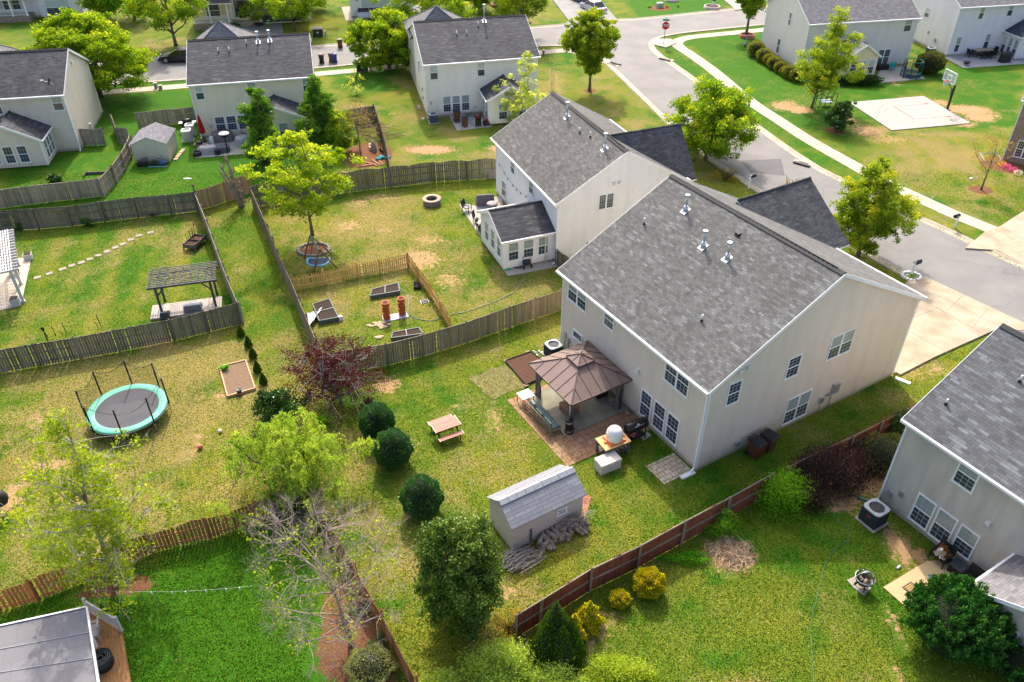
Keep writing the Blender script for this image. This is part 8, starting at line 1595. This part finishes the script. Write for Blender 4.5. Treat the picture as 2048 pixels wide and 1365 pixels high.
for i in range(8): b.tube([(rnd.uniform(-.2,.1),rnd.uniform(-.2,.1),.42),(rnd.uniform(-.1,.25),rnd.uniform(-.1,.25),.5)],.035,5)
b.build('charred_wood',LOGE,t)
for j in range(3): a=j*2.09+.5; b=MB(); b.bar((.32*math.cos(a),.32*math.sin(a),0),(.2*math.cos(a),.2*math.sin(a),.35),.04); b.build('leg',BLACK,t)
for i,(x,y,rz) in enumerate(((1723,1176,40),(1709,1163,25))): b=MB(); b.box((-.3,-.3,0),(.3,.3,.05)) if i==0 else b.box((-.3,-.18,0),(.3,.18,.05)); one(b,'concrete_paver',CONC,['square grey paver directly under the fire ball','smaller grey paver sticking out left of the fire ball'][i],'paver',P(x,y),rz,'pavers under the fire ball')
b=MB(); b.box((-.4,-.06,0),(.4,.06,.1)); b.tube([(-.4,0,.05),(-.9,.15,.04)],.04,6); one(b,'downspout_extension',mat('downspout_green',(.05,.2,.13),.5,.2),'green downspout extension at the corner of the greige house','pipe',P(1735,1003),-25)
for i,(x,y,rz) in enumerate(((1805,763,-40),(1375,951,30))): b=MB(); b.box((-.45,-.14,0),(.45,.14,.08),0,(.0,.02)); one(b,'splash_block',WHITE2,['white splash block at the far gable corner of the main house','pale broken splash block at the near corner of the main house'][i],'splash block',P(x,y),rz,'splash blocks')
b=MB()
for i in range(40): a=rnd.uniform(0,6.28); r=rnd.random()**.5; b.ell((.9*r*math.cos(a),.6*r*math.sin(a),.03),(.09,.07,.05),5,4)
one(b,'white_gravel',WHITE2,'patch of white gravel beside the air conditioner behind the gazebo','gravel',P(1078,714))
b=MB()
for i in range(14): b.ell((rnd.uniform(-.15,.15),rnd.uniform(-1.0,1.0),.05),(.13,.11,.08),6,4)
one(b,'river_stones',mat('river_stone_tan',(.4,.3,.2),.8,.4,3),'line of tan stones along the main house wall beside the triple windows','stones',h1w(-.35,6.0,.02),H1Y)
cover('grey rock-like bundle against the far end of the swing yard fence',(990,354),10,mat('bundle_grey_brown',(.25,.22,.18),.9,.4,6,bmp=.5),1.6,.7,.7,name='log_heap')
# ---------------- grass blades, one mass ----------------
rg=np.random.default_rng(11); n=640000
yy=7+ (66-7)*rg.random(n)**1.25; xx=(rg.random(n)*2-1)*(9+yy*.76)
ix=np.clip(np.searchsorted(xs,xx),1,len(xs)-1); iy=np.clip(np.searchsorted(ys,yy),1,len(ys)-1)
bare=np.maximum(clay,mulch)[iy,ix]; bad=bare>.42
def world_rect(px): return [tuple(P(*q)[:2]) for q in px]
for pp in [edgeL+edgeI[::-1],world_rect([(1120,694),(1391,945),(1785,756),(1822,640),(1530,420),(1400,500)]),world_rect([(1062,770),(1150,905),(1200,905),(1300,860),(1110,690)]),world_rect([(1820,556),(2070,655),(1872,715),(1700,700)]),world_rect([(-60,640),(-60,515),(64,512),(42,625)]),world_rect([(918,410),(1003,390),(1012,455),(1120,533),(1016,553)]),
  world_rect([(1766,1176),(1880,1105),(2048,1230),(1960,1300)]),world_rect([(1011,724),(1062,706),(1112,745),(1052,772)]),world_rect([(440,737),(492,724),(511,780),(456,796)]),world_rect([(1310,938),(1340,915),(1368,937),(1332,960)]),world_rect([(1755,1001),(2200,1330),(2200,700),(1900,820)]),world_rect([(1343,84),(1500,193),(1698,316),(1995,450),(2100,500),(2100,570),(1990,500),(1690,350),(1490,230),(1340,110)])]: bad|=inpoly(xx,yy,pp)
k=~bad; xx,yy=xx[k],yy[k]; iy,ix=iy[k],ix[k]; lu=lush[iy,ix]; dr=dry[iy,ix]
h_=.03+.05*rg.random(len(xx))*(0.6+.7*lu); c=np.stack([xx,yy,h_*.5],1)
GM=leafmat('grass_blade',(.045,.13,.008),(.26,.32,.035),(.46,.40,.14),.3,.05)
tn=.12+.34*(1-np.clip(lu,0,1.2))+.5*np.clip(dr,0,1)+rg.normal(size=len(xx))*.22
go=leaves('grass',c,.10,5,GM,None,dirs=np.tile([0,0,.9],(len(c),1)),spread=.7,tone=tn,aspect=2.6); tag(go,kind='stuff')
# fallen leaves / clover specks
